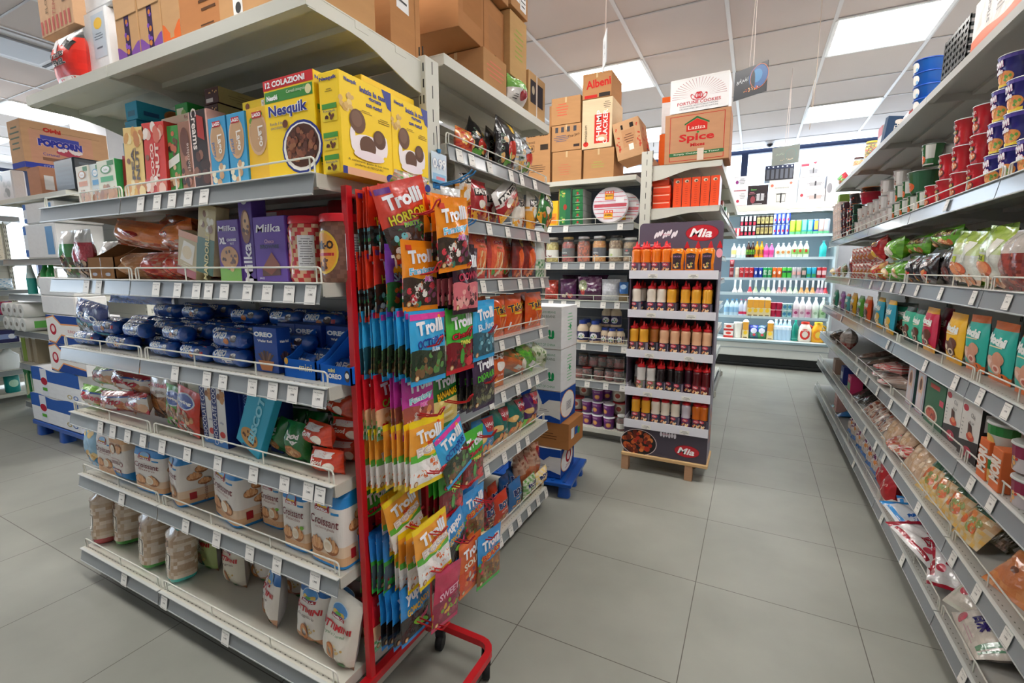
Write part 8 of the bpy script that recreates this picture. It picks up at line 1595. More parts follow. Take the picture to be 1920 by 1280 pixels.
rp = bands((1, ['c82028', 'b81c24', 'd83a34'])); rpo = [('r', -.2, .55, .3, .8, '6a1c14', 1), ('t', '辛辣', .05, .68, .18, 'f0c040', dict(L=2, bold=.05)), ('e', -.1, .3, .25, .15, 'f0c040', 1), ('s', 0, .15, .3, .08, 8, .07, ['f0e0c0', 'e8a030'])]
ph(1639, 1675, z+.12, .17, .12, rp, rpo, 'red noodle multipack with yellow characters, upper layer', seed=540, name='noodle_pack', cat='noodle pack'); ph(1643, 1672, z, .12, .12, bands((.5, ['e8b830', 'd8402c']), (1, ['c82028', 'e8c860'])), [('s', 0, .4, .35, .3, 14, .07, ['f0e8d0', 'c82028'])], 'red and yellow noodle multipack, lower layer', seed=541, name='noodle_pack', cat='noodle pack')
for lay in (0, 1):
    for i, px in enumerate((1609, 1615, 1622, 1630, 1637)):
        pk_ = mkpouch('noodle_packet', 'noodle packet', .1, .12, .04, bands((1, ['d8c8c0', 'c83a30', 'e8e0d8', 'b8443a'])), [('e', 0, .4, .3, .2, 'd88a50')], seed=550) if (lay, i) == (0, 0) else pk_
        hp(pk_, px, z, 'red and white noodle packet, '+('lower' if lay == 0 else 'upper')+' layer', lay=lay, hh=.115, rz=.9)
ph(1592, 1606, z, .2, .06, bands((1, ['5a1418', '8a1c24'])), (), 'tall dark red noodle packet near the far shelf end', seed=552)
for i, (a, b, c, h, nm) in enumerate(((1557, 1567, 'e8b820', .06, 'yellow'), (1568, 1578, 'b83028', .1, 'red'), (1577, 1589, '4a7a2c', .12, 'green'))): ph(a, b, z, h, .06, bands((1, [c, 'c8a890'])), (), 'small '+nm+' packet at the far end of the noodle shelf', seed=554+i, ry=.2 if i == 0 else 0)
# sweet bag shelf
z = hz[3]
def mochi(w, h, body, edge, word, dot, sd, d=.05, num=True):
    p = Pouch(w, h, d, bands((.1, edge), (.88, [body]), (1, edge)), seed=sd, fin='softfilm', seal=.03, rough=.06, pinch=.02, nu=12, nv=16)
    o = [('t', word, -.02, .7, .15, 'f0f4ee', dict(bold=.08, w=.78, rot=-.1, L=3)), ('r', -.25, .58, .3, .6, 'e8d8b0', 2), ('e', -.12, .33, .2, .11, dot[0], 2), ('e', .18, .4, .2, .12, dot[1], 2.4), ('e', -.14, .31, .1, .06, dot[2], 3), ('e', .1, .24, .21, .11, dot[1], 3.5), ('e', .12, .23, .13, .07, dot[2], 4), ('e', .12, .23, .08, .04, dot[3], 4.5)]
    if num: o += [('e', .32, .12, .14, .06, edge, 4), ('t', '8', .32, .12, .07, '2a2420' if num == 1 else 'f4f0e8', dict(bold=.06, L=5))]
    art(p.front, w, h, o); return Proto('sweet_bag', 'bag of sweets', p.done('sweet_bag'))
PK = ('d8a890', 'd09478', 'e8c8b8', 'b8503c'); CKc = ('5a3424', '6a4030', 'e8d8c0', '3a2018')
def mput(px0, px1, h, body, edge, dot, label, sd, word='Mochi', dx=.04, ry=0., rx=0., rz=0., num=True, d=.05, w=None):
    yc, ww = hspan(px0, px1, z+.05, HX+dx); ww = min(ww, .17); place(mochi(w or ww*.98, h, body, edge, word, dot, sd, d, num), HX+dx+.02, yc, z, label, -PI/2+rz, rx, ry)
TE = 'teal mochi bag with an orange border at the near end, '
mput(1886, 1950, .2, '2ab0a0', 'e0702c', PK, TE+'nearest', 601); mput(1842, 1885, .205, '2ab0a0', 'e0702c', PK, TE+'middle one', 602, dx=.05); mput(1796, 1842, .21, '2ab0a0', 'e0702c', PK, TE+'beside the yellow bag', 603, dx=.045, ry=-.03)
mput(1765, 1795, .205, 'f0b820', 'e8a818', CKc, 'yellow sweet bag with a chocolate cake picture', 604, num=1); mput(1752, 1770, .205, '8a1838', '7a1430', CKc, 'dark crimson sweet bag half behind the red one', 605, dx=.09)
mput(1720, 1751, .205, 'c8244a', 'e8a830', CKc, 'crimson sweet bag with a yellow foot', 606, num=1)
for i, (a, b) in enumerate(((1688, 1704), (1706, 1722))): mput(a, b, .185, '4ac09c', '2a3a34', CKc, 'mint green sweet bag with dark rolls', 607+i, num=2)
mput(1674, 1689, .19, '3aa888', '2a3a34', CKc, 'mint green sweet bag turned sideways beside its twins', 609, dx=.07, rz=.5)
for i, (a, b) in enumerate(((1634, 1653), (1658, 1675))): mput(a, b, .2, '38a8c4', 'f0b820', ('f0e0c0', 'f0c040', 'f4ecd8', 'e8b030'), 'sky blue sweet bag with a yellow edge', 610+i)
mput(1612, 1632, .19, 'e0582c', 'e8a860', CKc, 'orange sweet bag on the right hand run', 612); mput(1604, 1613, .18, '6ab840', '4a8a2c', CKc, 'green sweet bag left of the orange one', 613)
mput(1589, 1603, .19, 'f0b820', 'e8a818', CKc, 'small yellow sweet bag further down the run', 614); mput(1581, 1589, .17, '5ab8b8', 'c87848', CKc, 'pale blue sweet bag beside the small yellow one', 615); mput(1570, 1580, .18, 'a86ab0', '7a4a8a', CKc, 'lilac sweet bag near the far end', 616); mput(1558, 1569, .18, '2a8a68', '1f6a50', CKc, 'deep green sweet bag at the far end', 617)
# shelf of brown packs and boxes
z = hz[4]
brn = bands((1, ['5a4238', '7a5c4c', '3a2a24', '8a6e5c']))
ph(1563, 1590, z, .12, .15, bands((1, ['6a5648', '4a3a30', '8a7464'])), [('s', 0, .5, .4, .35, 30, .05, ['8a6a50', '3a2a20', 'b89878'])], 'round brown bag of dried mushrooms at the far end', seed=630, name='dried_food_bag')
ph(1578, 1606, z, .16, .12, bands((.4, ['c8b0a0', 'b83a3c']), (1, ['c8bcb4', 'd8ccc4', 'b0a098'])), [('s', -.1, .35, .3, .2, 12, .08, ['c82838', 'e8d8c8', '4a9a4a'])], 'clear red and white bag beside the dried mushrooms', seed=631, ry=.2)
for i, (px, L_, c, sd) in enumerate(((1608, 'long brown packet lying across the shelf, furthest', ['7a5c50', '9a8478'], 632), (1622, 'long dark packet lying across the shelf, second', ['5a463c', '7a6458'], 633), (1640, 'long black glossy packet lying across the shelf', ['1f1c1e', '4a4a50', '8a8c94'], 634), (1652, 'long dark brown packet lying across the shelf, nearest', ['3a2c28', '2a201c'], 635))):
    lp = mkpouch('noodle_packet', 'packet', .09, .3, .045, bands((1, c)), [('r', -.3, .3, .3, .5, 'b8b0a8', 1)] if i == 1 else [], seed=sd); place(lp, HX+.04, ya(px, HX+.05, z), z+.001, L_, -PI/2+R.uniform(-.15, .15), -1.3)
for i, (a, b, zz, c) in enumerate(((1660, 1692, 0, ['c8c4bc', 'd8d0c8', '8a3a34']), (1668, 1700, .05, ['d0ccc4', 'c83a3c', 'e0dcd4']), (1680, 1706, 0, ['c0b8b0', 'b09080']))): ph(a, b, z+zz, .06, .2, bands((1, c)), [('l', -.3, .3, .3, .7, 2, 'b83038'), ('e', -.42, .4, .05, .2, '2aa050', 1)], 'white and red packet lying flat beside the framed boxes', dx=.1, seed=640+i, name='noodle_packet')
fr_ = [('r', -.46, .02, .46, .98, 'a84858', 0), ('r', -.42, .04, .42, .96, 'c8ccd4', .5), ('e', 0, .62, .28, .28, 'd8b090', 1), ('e', 0, .7, .16, .14, '6a4030', 2), ('p', [(-.3, .1), (.3, .1), (.15, .5), (-.15, .5)], 'd8c8c8', 2), ('l', -.3, .06, .3, .14, 1, '9a3a48', dict(L=3))]
for i, (a, b) in enumerate(((1698, 1712), (1716, 1731))): hb(a, b, z, .2, .1, 'b8c0cc', fr_, [('r', -.48, .02, .48, .98, '3a5a58', 0)], label='slim framed box with a portrait picture', name='henna_box', w=.11)
hb(1733, 1768, z, .19, .1, '1f5a3c', [('r', -.5, 0, .5, 1, '24603f', 0), ('r', -.3, .84, .2, .94, 'a8302c', 1), ('e', -.1, .24, .34, .18, 'd8ccb8', 1), ('e', -.1, .24, .27, .14, 'a84030', 2), ('s', -.1, .24, .2, .1, 16, .05, ['c86048', '7a2a1c', 'd88a60'], dict(L=3)), ('r', .25, .55, .45, .68, 'c8405a', 1)], [('r', -.5, 0, .5, 1, '1a4a34', 0)], label='dark green box with a red bowl picture', name='rice_box')
ink = [('r', -.5, 0, .5, .26, '2a2628', 0), ('p', [(-.5, .26), (.5, .4), (.5, .2), (-.5, .2)], '2a2628', .3), ('e', .05, .13, .24, .1, 'b8304a', 2), ('t', '8', .05, .13, .1, 'f0e0e0', dict(bold=.03)), ('e', -.3, .88, .14, .06, 'b82c40', 1), ('t', 'Chè', .12, .8, .08, '4a4a4a', dict(rot=-.1)), ('t', 'du Lait', .1, .68, .05, '4a4a4a', {}), ('p', [(-.05, .42), (.2, .36), (.1, .62), (-.08, .66)], '4a2a24', 2), ('e', .1, .42, .2, .07, 'c84830', 2.5), ('e', .1, .46, .12, .05, 'e08860', 3), ('l', -.42, .35, -.32, .7, 5, '8a8a88')]
isd = [('r', -.5, 0, .5, 1, '262424', 0), ('r', -.42, .62, .3, .92, 'd8d4d0', 1), ('e', .0, .8, .22, .06, 'a83048', 2), ('l', -.4, .3, .3, .5, 6, '6a6664')]
for i, (a, b) in enumerate(((1770, 1801), (1804, 1840))): hb(a, b, z, .2, .13, 'd8d6d0', ink, isd, label='white and black box with a dark red seal, '+('further' if i == 0 else 'nearer')+' of the two', name='dessert_box')
hb(1842, 1878, z, .2, .13, '2a2828', isd, isd, label='dark box end beside the white and black boxes', dx=.1, name='dessert_box')
hb(1834, 1851, z, .13, .09, 'd86a34', [('t', 'MORI', 0, .5, .5, 'f0e4d8', dict(rot=1.57, w=1.2, bold=.06))], label='orange carton lettered in white, left of the pair', name='tofu_box', dx=-.0); hb(1854, 1872, z, .13, .09, 'd8703c', [('t', 'MORI', 0, .5, .5, 'f0e4d8', dict(rot=1.57, w=1.2, bold=.06))], label='orange carton lettered in white, right of the pair', name='tofu_box', dx=-.0)
wt = tub(.055, .085, 'd0d4cc', 'c8ccc8', [('r', -1.6, .55, 1.6, .9, '2a7a3c', 1), ('e', 0, .3, .5, .24, 'd8b060', 2), ('s', 0, .3, .35, .16, 8, .1, ['5aa03c', 'e8882c', 'f0d8a0'])], name='noodle_tub', taper=.88); wt2 = tub(.055, .085, 'd0c8cc', 'c8ccc8', [('r', -1.6, .5, 1.6, .9, '8a2a4a', 1), ('s', 0, .3, .5, .18, 8, .12, ['c8402c', 'e8b070', '5a8a3c'])], name='noodle_tub', taper=.88)
hp(wt, 1893, z, 'white and green noodle tub, lower of the stack', dx=.055); hp(wt, 1896, z, 'white and green noodle tub, upper of the stack', dx=.055, lay=1, hh=.095); hp(wt2, 1946, z, 'white and crimson noodle tub, lower one at the edge', dx=.055); hp(wt2, 1944, z, 'white and crimson noodle tub, upper one at the edge', dx=.055, lay=1, hh=.095)
# lower shelf of bags
z = hz[5]
hb(1557, 1570, z, .14, .1, 'b89a88', label='small brown box at the far end of the lower shelf'); hb(1573, 1583, z, .15, .08, '2a3a8a', [('r', -.3, .3, .3, .7, 'c8ccd8', 1)], label='blue box beside the magenta one on the lower shelf'); hb(1584, 1598, z, .14, .08, 'c8386a', [('r', -.4, .2, .4, .6, '3a9a4a', 1), ('t', 'MAGIC', 0, .8, .12, 'f0e0e8', {})], label='magenta and green box on the lower shelf')
for i, px in enumerate((1592, 1602, 1613)): place(mkpouch('dried_food_bag', 'bag', .13, .22, .06, bands((1, ['2a2624', '4a4440', '1c1a1a'])), seed=650+i), HX+.05, ya(px, HX+.05, z), z, 'black glossy bag lying on the lower shelf', -PI/2+.2*i, -1.2)
for i, (px, c, L_) in enumerate(((1622, ['a8684c', 'd8c8b8', '6a3a2c'], 'bag of brown sausages lying further down the lower shelf'), (1633, ['8a4a34', 'e0d4c8', 'b87858'], 'bag of brown sausages lying beside the first'), (1645, ['b0785c', 'e0d0c0', '6a3828'], 'bag of brown and white sausages, nearest of three'))):
    place(mkpouch('sausage_bag', 'bag', .14, .26, .07, bands((1, c)), [('s', 0, .4, .35, .3, 16, .09, ['7a3c28', 'a8604a', 'd8b8a0'])], seed=655+i), HX+.035, ya(px, HX+.04, z), z, L_, -PI/2+.15, -1.0)
for i, (px, L_) in enumerate(((1662, 'yellow and red bag of pale logs on the lower shelf, furthest'), (1682, 'yellow and red bag of pale logs, middle'), (1702, 'yellow and red bag of pale logs, third'), (1722, 'yellow and red bag of pale logs, nearest'))):
    place(mkpouch('snack_bag', 'bag', .13, .26, .08, bands((.5, ['d8b898', 'c8a888', 'e0c8b0']), (.75, ['c82c28', 'd8b030']), (1, 'e0b82c')), [('e', -.05, .6, .3, .1, 'c8282c', 1), ('t', 'Madam', -.05, .6, .08, 'f0e0c0', dict(L=2)), ('s', 0, .3, .3, .14, 6, .12, ['e0c8a8', 'd0a880'])], seed=660+i), HX+.03, ya(px, HX+.04, z), z, L_, -PI/2+.1, -.75)
ph(1682, 1722, z, .07, .16, bands((1, ['e0d4c8', 'c83038', 'd8b8a0'])), [('s', 0, .5, .4, .3, 12, .08, ['c87858', 'e8d8c8'])], 'white and red prawn bag lying at the front edge', dx=.08, seed=670, rx=.0)
def bich(sd): 
    p = mkpouch('cracker_bag', 'bag', .14, .24, .07, bands((.3, ['e0b050', 'd8c8a0']), (.5, ['d8c4a0', 'c89860']), (.75, '1f5a3c'), (1, 'e0c024')), [('s', -.1, .3, .34, .14, 14, .12, ['e08848', 'd86a34', 'e8a868', '8a9a50']), ('e', .0, .84, .36, .08, 'c82a24', 1), ('e', 0, .84, .28, .055, 'e8b828', 2), ('t', 'BICH-CHI', 0, .84, .045, 'b81c20', dict(L=3, w=.45)), ('t', 'Mini', .05, .62, .08, 'f0f0e0', dict(bold=.05, L=3, shear=.2)), ('w', -.49, .49, .48, .56, '1f5a3c', .4, dict(amp=.03))], seed=sd); return p
for i, (px, L_) in enumerate(((1735, 'green and yellow cracker bag lying flat, furthest'), (1757, 'green and yellow cracker bag lying flat, second'), (1782, 'green and yellow cracker bag lying flat, third'), (1812, 'green and yellow cracker bag lying flat, nearest'))):
    place(bich(680+i), HX+.03, ya(px, HX+.04, z), z+.004*i, L_, -PI/2+.2, -.6)
for i, px in enumerate((1838, 1852, 1868)): place(mkpouch('snack_packet', 'packet', .08, .2, .05, bands((1, ['b8b4a8', '4a4a30', 'e0dcd0'])), [('e', 0, .5, .25, .2, '8a6a40')], seed=690+i), HX+.13, ya(px, HX+.13, z), z, 'grey and green packet lying behind the cracker bags', -PI/2+.3, -1.1)
place(mkpouch('cracker_bag', 'bag', .2, .24, .1, bands((.55, ['d88a50', 'c87840', 'e09c60']), (.7, '1f6a3c'), (1, 'e0c024')), [('e', -.1, .3, .3, .2, 'c87848', 1), ('e', -.1, .3, .06, .04, '6a3a20', 2), ('e', .1, .8, .3, .1, 'c82a24', 1), ('e', .1, .8, .22, .07, 'e8b828', 2)], seed=695), HX+.04, ya(1890, HX+.04, z), z, 'orange cracker bag with a round biscuit at the near end of the lower shelf', -PI/2+.3, -.8)
# bottom shelf
z = hz[6]
hb(1560, 1572, z, .2, .08, 'd8a8a0', [('l', -.4, .2, .4, .8, 4, 'b85a5a')], label='pink box standing at the far end of the bottom right shelf')
ph(1572, 1592, z, .08, .15, bands((1, ['d8e0d0', '2a8a4a'])), (), 'green and white bag at the far end of the bottom right shelf', seed=700, dx=.1)
for i, (px, L_) in enumerate(((1562, 'long blue packet lying furthest on the bottom right shelf'), (1572, 'long blue packet lying second on the bottom right shelf'))): place(mkpouch('wafer_packet', 'packet', .08, .26, .05, bands((1, ['2a7ac8', '3a90d8'])), seed=701), HX+.02, ya(px, HX+.04, z), z, L_, -PI/2, -1.35)
cbg = bands((.12, '2a7ad0'), (.6, ['d8ccc4', 'c8b8ac', 'e0d4cc']), (1, ['2a7ad0', '1f68b8']))
for i, px in enumerate((1592, 1600, 1609, 1618, 1628, 1638, 1648)):
    if i % 3 == 0: cp_ = mkpouch('prawn_cracker_bag', 'bag', .14, .25, .11, cbg, [('r', -.3, .25, .3, .5, 'e0d8d4', 1), ('t', 'CAT', 0, .4, .14, '6a2a5a', dict(bold=.06, rot=.3)), ('e', .2, .3, .12, .06, 'e0904c', 2)], seed=705+i)
    place(cp_, HX+.05, ya(px, HX+.05, z), z, 'blue and white bag of prawn crackers leaning in a row', -PI/2+.15+R.uniform(-.1, .1), -.5+R.uniform(-.1, .1), R.uniform(-.1, .1))
for i, (a, b) in enumerate(((1655, 1668), (1673, 1688))): ph(a, b, z, .17, .09, bands((1, ['b82028', 'a81c24'])), [('e', -.2, .6, .2, .22, 'e8d8d0', 1), ('e', -.18, .6, .15, .17, 'b82028', 2), ('t', 'Zara', .1, .75, .12, 'f0e0d0', dict(rot=.3))], 'red flour bag standing after the blue row', seed=715+i, fin='softfilm', rough=.05, dx=.06, name='flour_bag')
def rice(c1, txt, tc, edge, sd, w=.16, h=.25, d=.06):
    return mkpouch('rice_bag', 'rice bag', w, h, d, bands((.08, edge), (.9, c1), (1, edge)), [('t', txt, -.02, .45, .2, tc, dict(bold=.05, L=2, w=.45 if len(txt) > 1 else .3)), ('r', -.45, .15, -.36, .85, edge, 1), ('e', -.25, .3, .1, .07, 'c8485a', 1)], seed=sd, rough=.22)
RW = ['d8d0c4', 'ccc4b8', 'e0d8cc']
for px, zz, pr, L_, rz, rx in ((1664, 0, rice(['d0c8bc', 'c0b8ac'], '豆', '6a3a8a', 'b8b0c0', 720, .15, .18), 'white bag with a purple mark behind the rice bags', 0, -1.3), (1678, .0, rice(RW, '香米', '1f8a3c', 'c8c8c0', 721), 'rice bag with green characters, furthest of the rice pile', .1, -1.35), (1692, .03, rice(['e0e4e8', 'd4dce4'], '白', '1f5aa8', '2a8ad0', 722), 'white and blue bag lying on the rice pile', -.15, -1.3), (1706, .045, rice(['e0e4e8', 'd8e0e8'], '粉', '1f5aa8', '2a8ad0', 723), 'white and blue bag nearer the front of the rice pile', .3, -1.3), (1740, .05, rice(['e4e2e2', 'dcd8d8'], '鳳', 'a81c34', 'a01c30', 724), 'white and dark red bag on the rice pile', .5, -1.25), (1768, .0, rice(RW, '香米', '1f8a3c', 'c8c8b8', 725), 'rice bag with green characters, nearer one standing up', -.9, -.9), (1722, .06, rice(['e0e4e8', 'd8e0e8'], '米', '1f5aa8', '2a8ad0', 726), 'white and blue bag tucked before the dark red one', -.3, -1.2), (1756, .03, rice(['e4e2e2', 'dcd8d8'], '鳳', 'a81c34', 'a01c30', 727), 'white and dark red bag nearest on the rice pile', -.2, -1.1)):
    place(pr, HX+.085, ya(px, HX+.02, z+.04), z+zz, L_, rz, rx)
for i, (px, rz) in enumerate(((1812, .3), (1838, .1))): place(mkpouch('bean_bag', 'bag of beans', .12, .24, .07, bands((1, ['8a7c74', 'a89890', '6a5e5a'])), [('s', 0, .5, .4, .4, 40, .04, ['b8a8a0', '6a5a54', 'd0c0b8'])], seed=730+i), HX+.12, ya(px, HX+.12, z), z, 'clear bag of speckled beans behind the rice bags', -PI/2+rz, -.7)
place(mkpouch('rice_bag', 'rice bag', .26, .17, .09, bands((1, RW)), [('t', '百米', .02, .45, .28, '2a1c6a', dict(bold=.06, L=2)), ('e', -.25, .16, .1, .1, 'c84a60', 1), ('l', -.1, .1, .3, .2, 2, 'c8a0a8'), ('r', .36, .15, .46, .9, '6a9a7a', 1)], seed=735), HX+.025, ya(1838, HX+.08, z+.02), z, 'white rice bag with blue characters lying at the near end', -PI/2-.1, -1.15)
place(rice(['d8c8bc', 'd0bcb0'], '米', 'b89888', '9a1c30', 736, .2, .28), HX+.07, ya(1915, HX+.06, z), z, 'pale bag with a dark red band at the near corner of the bottom shelf', -PI/2+.5, -1.2)
# ================================================================== far left aisle
EZ = [1.95, 1.5, 1.19, .93, .64, .35, .10]
gondola('shelving_unit', 'white shelving run of household goods at the far left edge', (-6.95, .55, 0), PI/2, 1.62, .45, [.8],
        [(z, .0, True, False, 0) for z in EZ[:-1]] + [(EZ[-1], 0, False, False, 0)], 1.9)
def ex(pr, y, z, label, dx=.09, rz=0.): place(pr, -6.95-dx, y, z, label, PI/2+rz)
yb_ = mkbox('pasta_box', 'box', .16, .12, .075, 'e8dcc8', [('e', -.2, .5, .3, .3, 'f0a828'), ('l', .1, .3, .4, .7, 2, '8a7a60')])
blp = mkpouch('wipes_pack', 'pack', .24, .12, .12, bands((1, ['c8dce8', 'e0e8ee', '5aa0c8'])), seed=801)
rdp = mkpouch('detergent_pack', 'pack', .2, .14, .1, bands((.4, ['d83040', '2a4a9a']), (1, ['1c2c5a', 'c8283a', '2a5aa8'])), seed=802)
dk = mkbox('detergent_box', 'box', .18, .14, .13, '2a2a5a', [('r', -.4, .3, .4, .7, '8a9ac8'), ('e', .2, .5, .15, .2, 'e8e8f0')])
jw = Loft([(0, .08, .05, 3, 'e0e4e6'), (.02, .085, .055, 3, 'e4e8ea'), (.15, .085, .055, 3, 'e4e8ea'), (.19, .04, .035, 2, 'e8ecee'), (.22, .025, .025, 2, 'd8dcde')], 18, 'plastic'); jwp = Proto('water_canister', 'canister', jw.done('water_canister'))
tl_ = Loft([(0, .055, '0f8a88'), (.01, .06, '12908c'), (.17, .06, '12908c'), (.19, .05, '0c6a68'), (.2, .045, '0c6a68')], 18, 'plastic'); tl_.wrap.ell(0, .1, .04, .04, 'b8e0c8', 1); tlp = Proto('cleaner_bottle', 'bottle', tl_.done('cleaner_bottle'))
for k in range(7):
    y = .68+.21*k
    for l_ in range(4): ex(yb_, y, EZ[1]+.076*l_, 'cream and yellow box at the far left, '+LN_[l_]+' layer')
    ex(blp, y, EZ[2], 'pale blue wrapped pack at the far left'); ex(rdp, y, EZ[3], 'red and navy pack at the far left'); ex(dk, y, EZ[4], 'dark blue box at the far left'); ex(jwp, y, EZ[5], 'white canister at the far left'); ex(tlp, y, EZ[6], 'teal bottle on the lowest shelf at the far left')
carton(-7.2, 1.3, EZ[0], 1.2, .34, .35, 'long brown carton on top of the far left shelving', rz=PI/2, tape=0)
b = Box(.5, .1, .3, 'd8dade', 'softfilm', .01); art(b.front, .5, .3, [('s', 0, .5, .4, .4, 14, .07, ['8a949a', 'c0c6ca'])]); place(Proto('wrapped_pack', 'pack', b.done('wrapped_pack')), -6.6, 2.02, 2.04, 'white and silver film-wrapped pack at the far left edge')
# end unit facing the camera
FZ_ = [2.04, 1.5, 1.17, .82, .49, .10]
FX0, FX1, FY = -6.45, -5.0, 1.86
gondola('shelving_unit', 'white end unit with paper rolls in the left background', (FX0, FY, 0), 0, FX1-FX0, .5, [], [(FZ_[0], 0, False, False, 0)]+[(z, 0, True, False, 0) for z in FZ_[1:]], 2.0)
def fl(pl, pr, z): a, b = xa(pl, FY, z), xa(pr, FY, z); return (a+b)/2, b-a
pw = .75
po = [('r', -.42, .1, .3, .82, 'c8967a', 0), ('t', 'Oishi', -.16, .86, .1, 'b8342c', dict(bold=.06, w=.2)), ('r', -.3, .6, .14, .74, '4a50a0', 1), ('t', 'POPCORN', -.08, .58, .16, '3a3f98', dict(bold=.08, w=.5, out='d8c8e0', outw=.04)), ('e', .0, .42, .14, .07, 'b04a5a', 2), ('s', .02, .47, .14, .03, 12, .025, ['e8dcd8'], dict(L=4)), ('r', -.3, .2, -.06, .27, '8a6450', 2), ('r', .08, .2, .28, .27, '8a6450', 2), ('t', 'Caramel', -.2, .34, .06, '4a50a0', {}), ('t', 'Chocolate', .18, .34, .06, '4a50a0', {}), ('r', -.5, .0, .5, .12, '3a48a0', 1), ('t', 'SIZE F', -.22, .06, .07, 'a0a8d0', {}), ('r', -.4, .84, .4, .845, '6a4a3c', 1)]
x0 = -5.86
place(mkbox('popcorn_carton', 'carton', .26, .62, .4, 'c49a74', [('l', -.4, .35, .4, .9, 5, '6a7464'), ('r', -.5, 0, .5, .12, '3a48a0', 1)], po, fin='carton'), x0, FY+.33, 2.29, 'brown popcorn carton with a blue base band high in the left background')
carton(-5.66, FY+.36, 2.042, .24, .64, .24, 'plain brown carton under the popcorn carton', col='b98468', right=[('r', -.46, .2, -.36, .7, 'e8e4e0', 1)], tape=0)
q = MB(); q.box(-.17, .17, -.2, .2, 0, .26, hx('1c2228'), 'plastic', .012); c = Can(q, lambda u, v, o: (u, np.full_like(u, -.2)-o, v))
for i in range(6): c.rect(-.12, .03+.035*i, .12, .05+.035*i, '30383e', 1)
c = Can(q, lambda u, v, o: (np.full_like(u, .17)+o, u, v))
for i in range(6): c.rect(-.16, .03+.035*i, .16, .05+.035*i, '3a444c', 1)
place(Proto('storage_crate', 'crate', q.mesh('storage_crate')), -5.12, FY+.25, 2.042, 'dark ribbed plastic crate beside the popcorn carton')
for k, (a, b, zz, h, L_) in enumerate(((44, 102, 1.503, .3, 'white wrapped paper pack with a blue logo end, lower'), (40, 96, 1.806, .18, 'white wrapped paper pack with a blue logo end, upper'))):
    x, w = fl(a, b, zz); bb = Box(w, .35, h, 'e6e8ea', 'softfilm', .01); art(bb.front, w, h, [('r', .22 if k == 0 else .3, .1, .44, .9, '5a9ad0', 1), ('r', -.5, .05, -.38, .95, 'e8f0f8', 1), ('r', -.5, .7, -.4, .95, '1f6ac0', 2), ('r', -.5, .05, -.4, .25, '1f6ac0', 2)]); place(Proto('paper_pack', 'paper pack', bb.done('paper_pack')), x, FY+.2, zz, L_)
q = MB()
def rollpack(n, m, r, L_):
    q = MB()
    for i in range(n):
        for j in range(m):
            w = MB(); w.loft([(0, r*.9, r*.9, 2, hx('e4e8e4')), (.004, r, r, 2, hx('eceeea')), (L_-.004, r, r, 2, hx('eceeea')), (L_, r*.9, r*.9, 2, hx('e4e8e4'))], 18, 'softfilm'); w.loft([(-.002, r*.3, r*.3, 2, hx('8a8880')), (0, r*.3, r*.3, 2, hx('8a8880'))], 12, 'paper')
            V = np.concatenate(w.V); V = np.stack([V[:, 0]+(i-(n-1)/2)*r*2.02, V[:, 2]-L_/2, V[:, 1]*-1+r+j*r*2.0], -1); q.add(V, [f for f in w.F], w.C, 'softfilm', True)
    c = Can(q, lambda u, v, o: (np.full_like(u, n*r*1.01)+o, u, v)); c.rect(-L_*.3, r*.5, L_*.3, r*1.5, '6ac05a', 1); return Proto('paper_roll_pack', 'roll pack', q.mesh('paper_roll_pack'))
xr_, wr2 = fl(18, 62, .9); RP = rollpack(4, 2, wr2/8.2, .3); place(RP, xr_, FY+.1, .823, 'pack of eight white paper rolls with a green band')
gb = Loft([(0, .04, '1f8a3c'), (.2, .04, '1f8a3c'), (.25, .018, '1f8a3c'), (.28, .016, '0f4a20')], 16, 'liquid'); gbp = Proto('drink_bottle', 'bottle', gb.done('drink_bottle'))
wb_ = Loft([(0, .035, '2a9a90'), (.15, .035, 'c8dcd8'), (.24, .02, 'd8e0dc'), (.28, .016, 'b02030')], 16, 'liquid'); place(Proto('drink_bottle', 'bottle', wb_.done('drink_bottle')), xa(59, FY+.06, 1.3), FY+.06, 1.173, 'tall white bottle with a red cap in the left background')
for k, px in enumerate((88, 99)): place(gbp, xa(px, FY+.06, 1.3), FY+.06, 1.173, 'green bottle behind the end of the biscuit shelf')
pch(66, 86, FY+.05, 1.173, .22, .1, bands((.5, ['1f5a34', '2a7a44']), (1, ['d8dcd8', '1c2a20'])), [('r', -.3, .3, .3, .7, 'e0e4dc', 1)], seed=810, name='cleaning_pack', cat='pack', label='green and white pack beside the tall white bottle')
for k, (px, zz) in enumerate(((48, .49), (56, .49), (68, .49))): x = xa(px, FY+.06, .6); place(mkbox('storage_jar', 'jar', .09, .1, .28, ['8aa83c', 'a89c84', 'a0947c'][k], [('r', -.5, .85, .5, 1, 'c8ccc0')]), x, FY+.1, zz, ['olive green tall box on the end unit', 'beige tall box on the end unit, left', 'beige tall box on the end unit, right'][k])
for k, px in enumerate((58, 71)): x = xa(px, FY+.06, .2); place(mkbox('bag_roll_box', 'box', .12, .2, .3, '2a8a4a', [('p', [(-.3, .1), (.3, .2), (.2, .9), (-.1, .8)], 'e8e0b0', 1), ('r', -.48, .1, -.3, .9, 'e8ece0', 2)]), x, FY+.14, .103, 'green box with a yellow picture on the lowest shelf of the end unit')
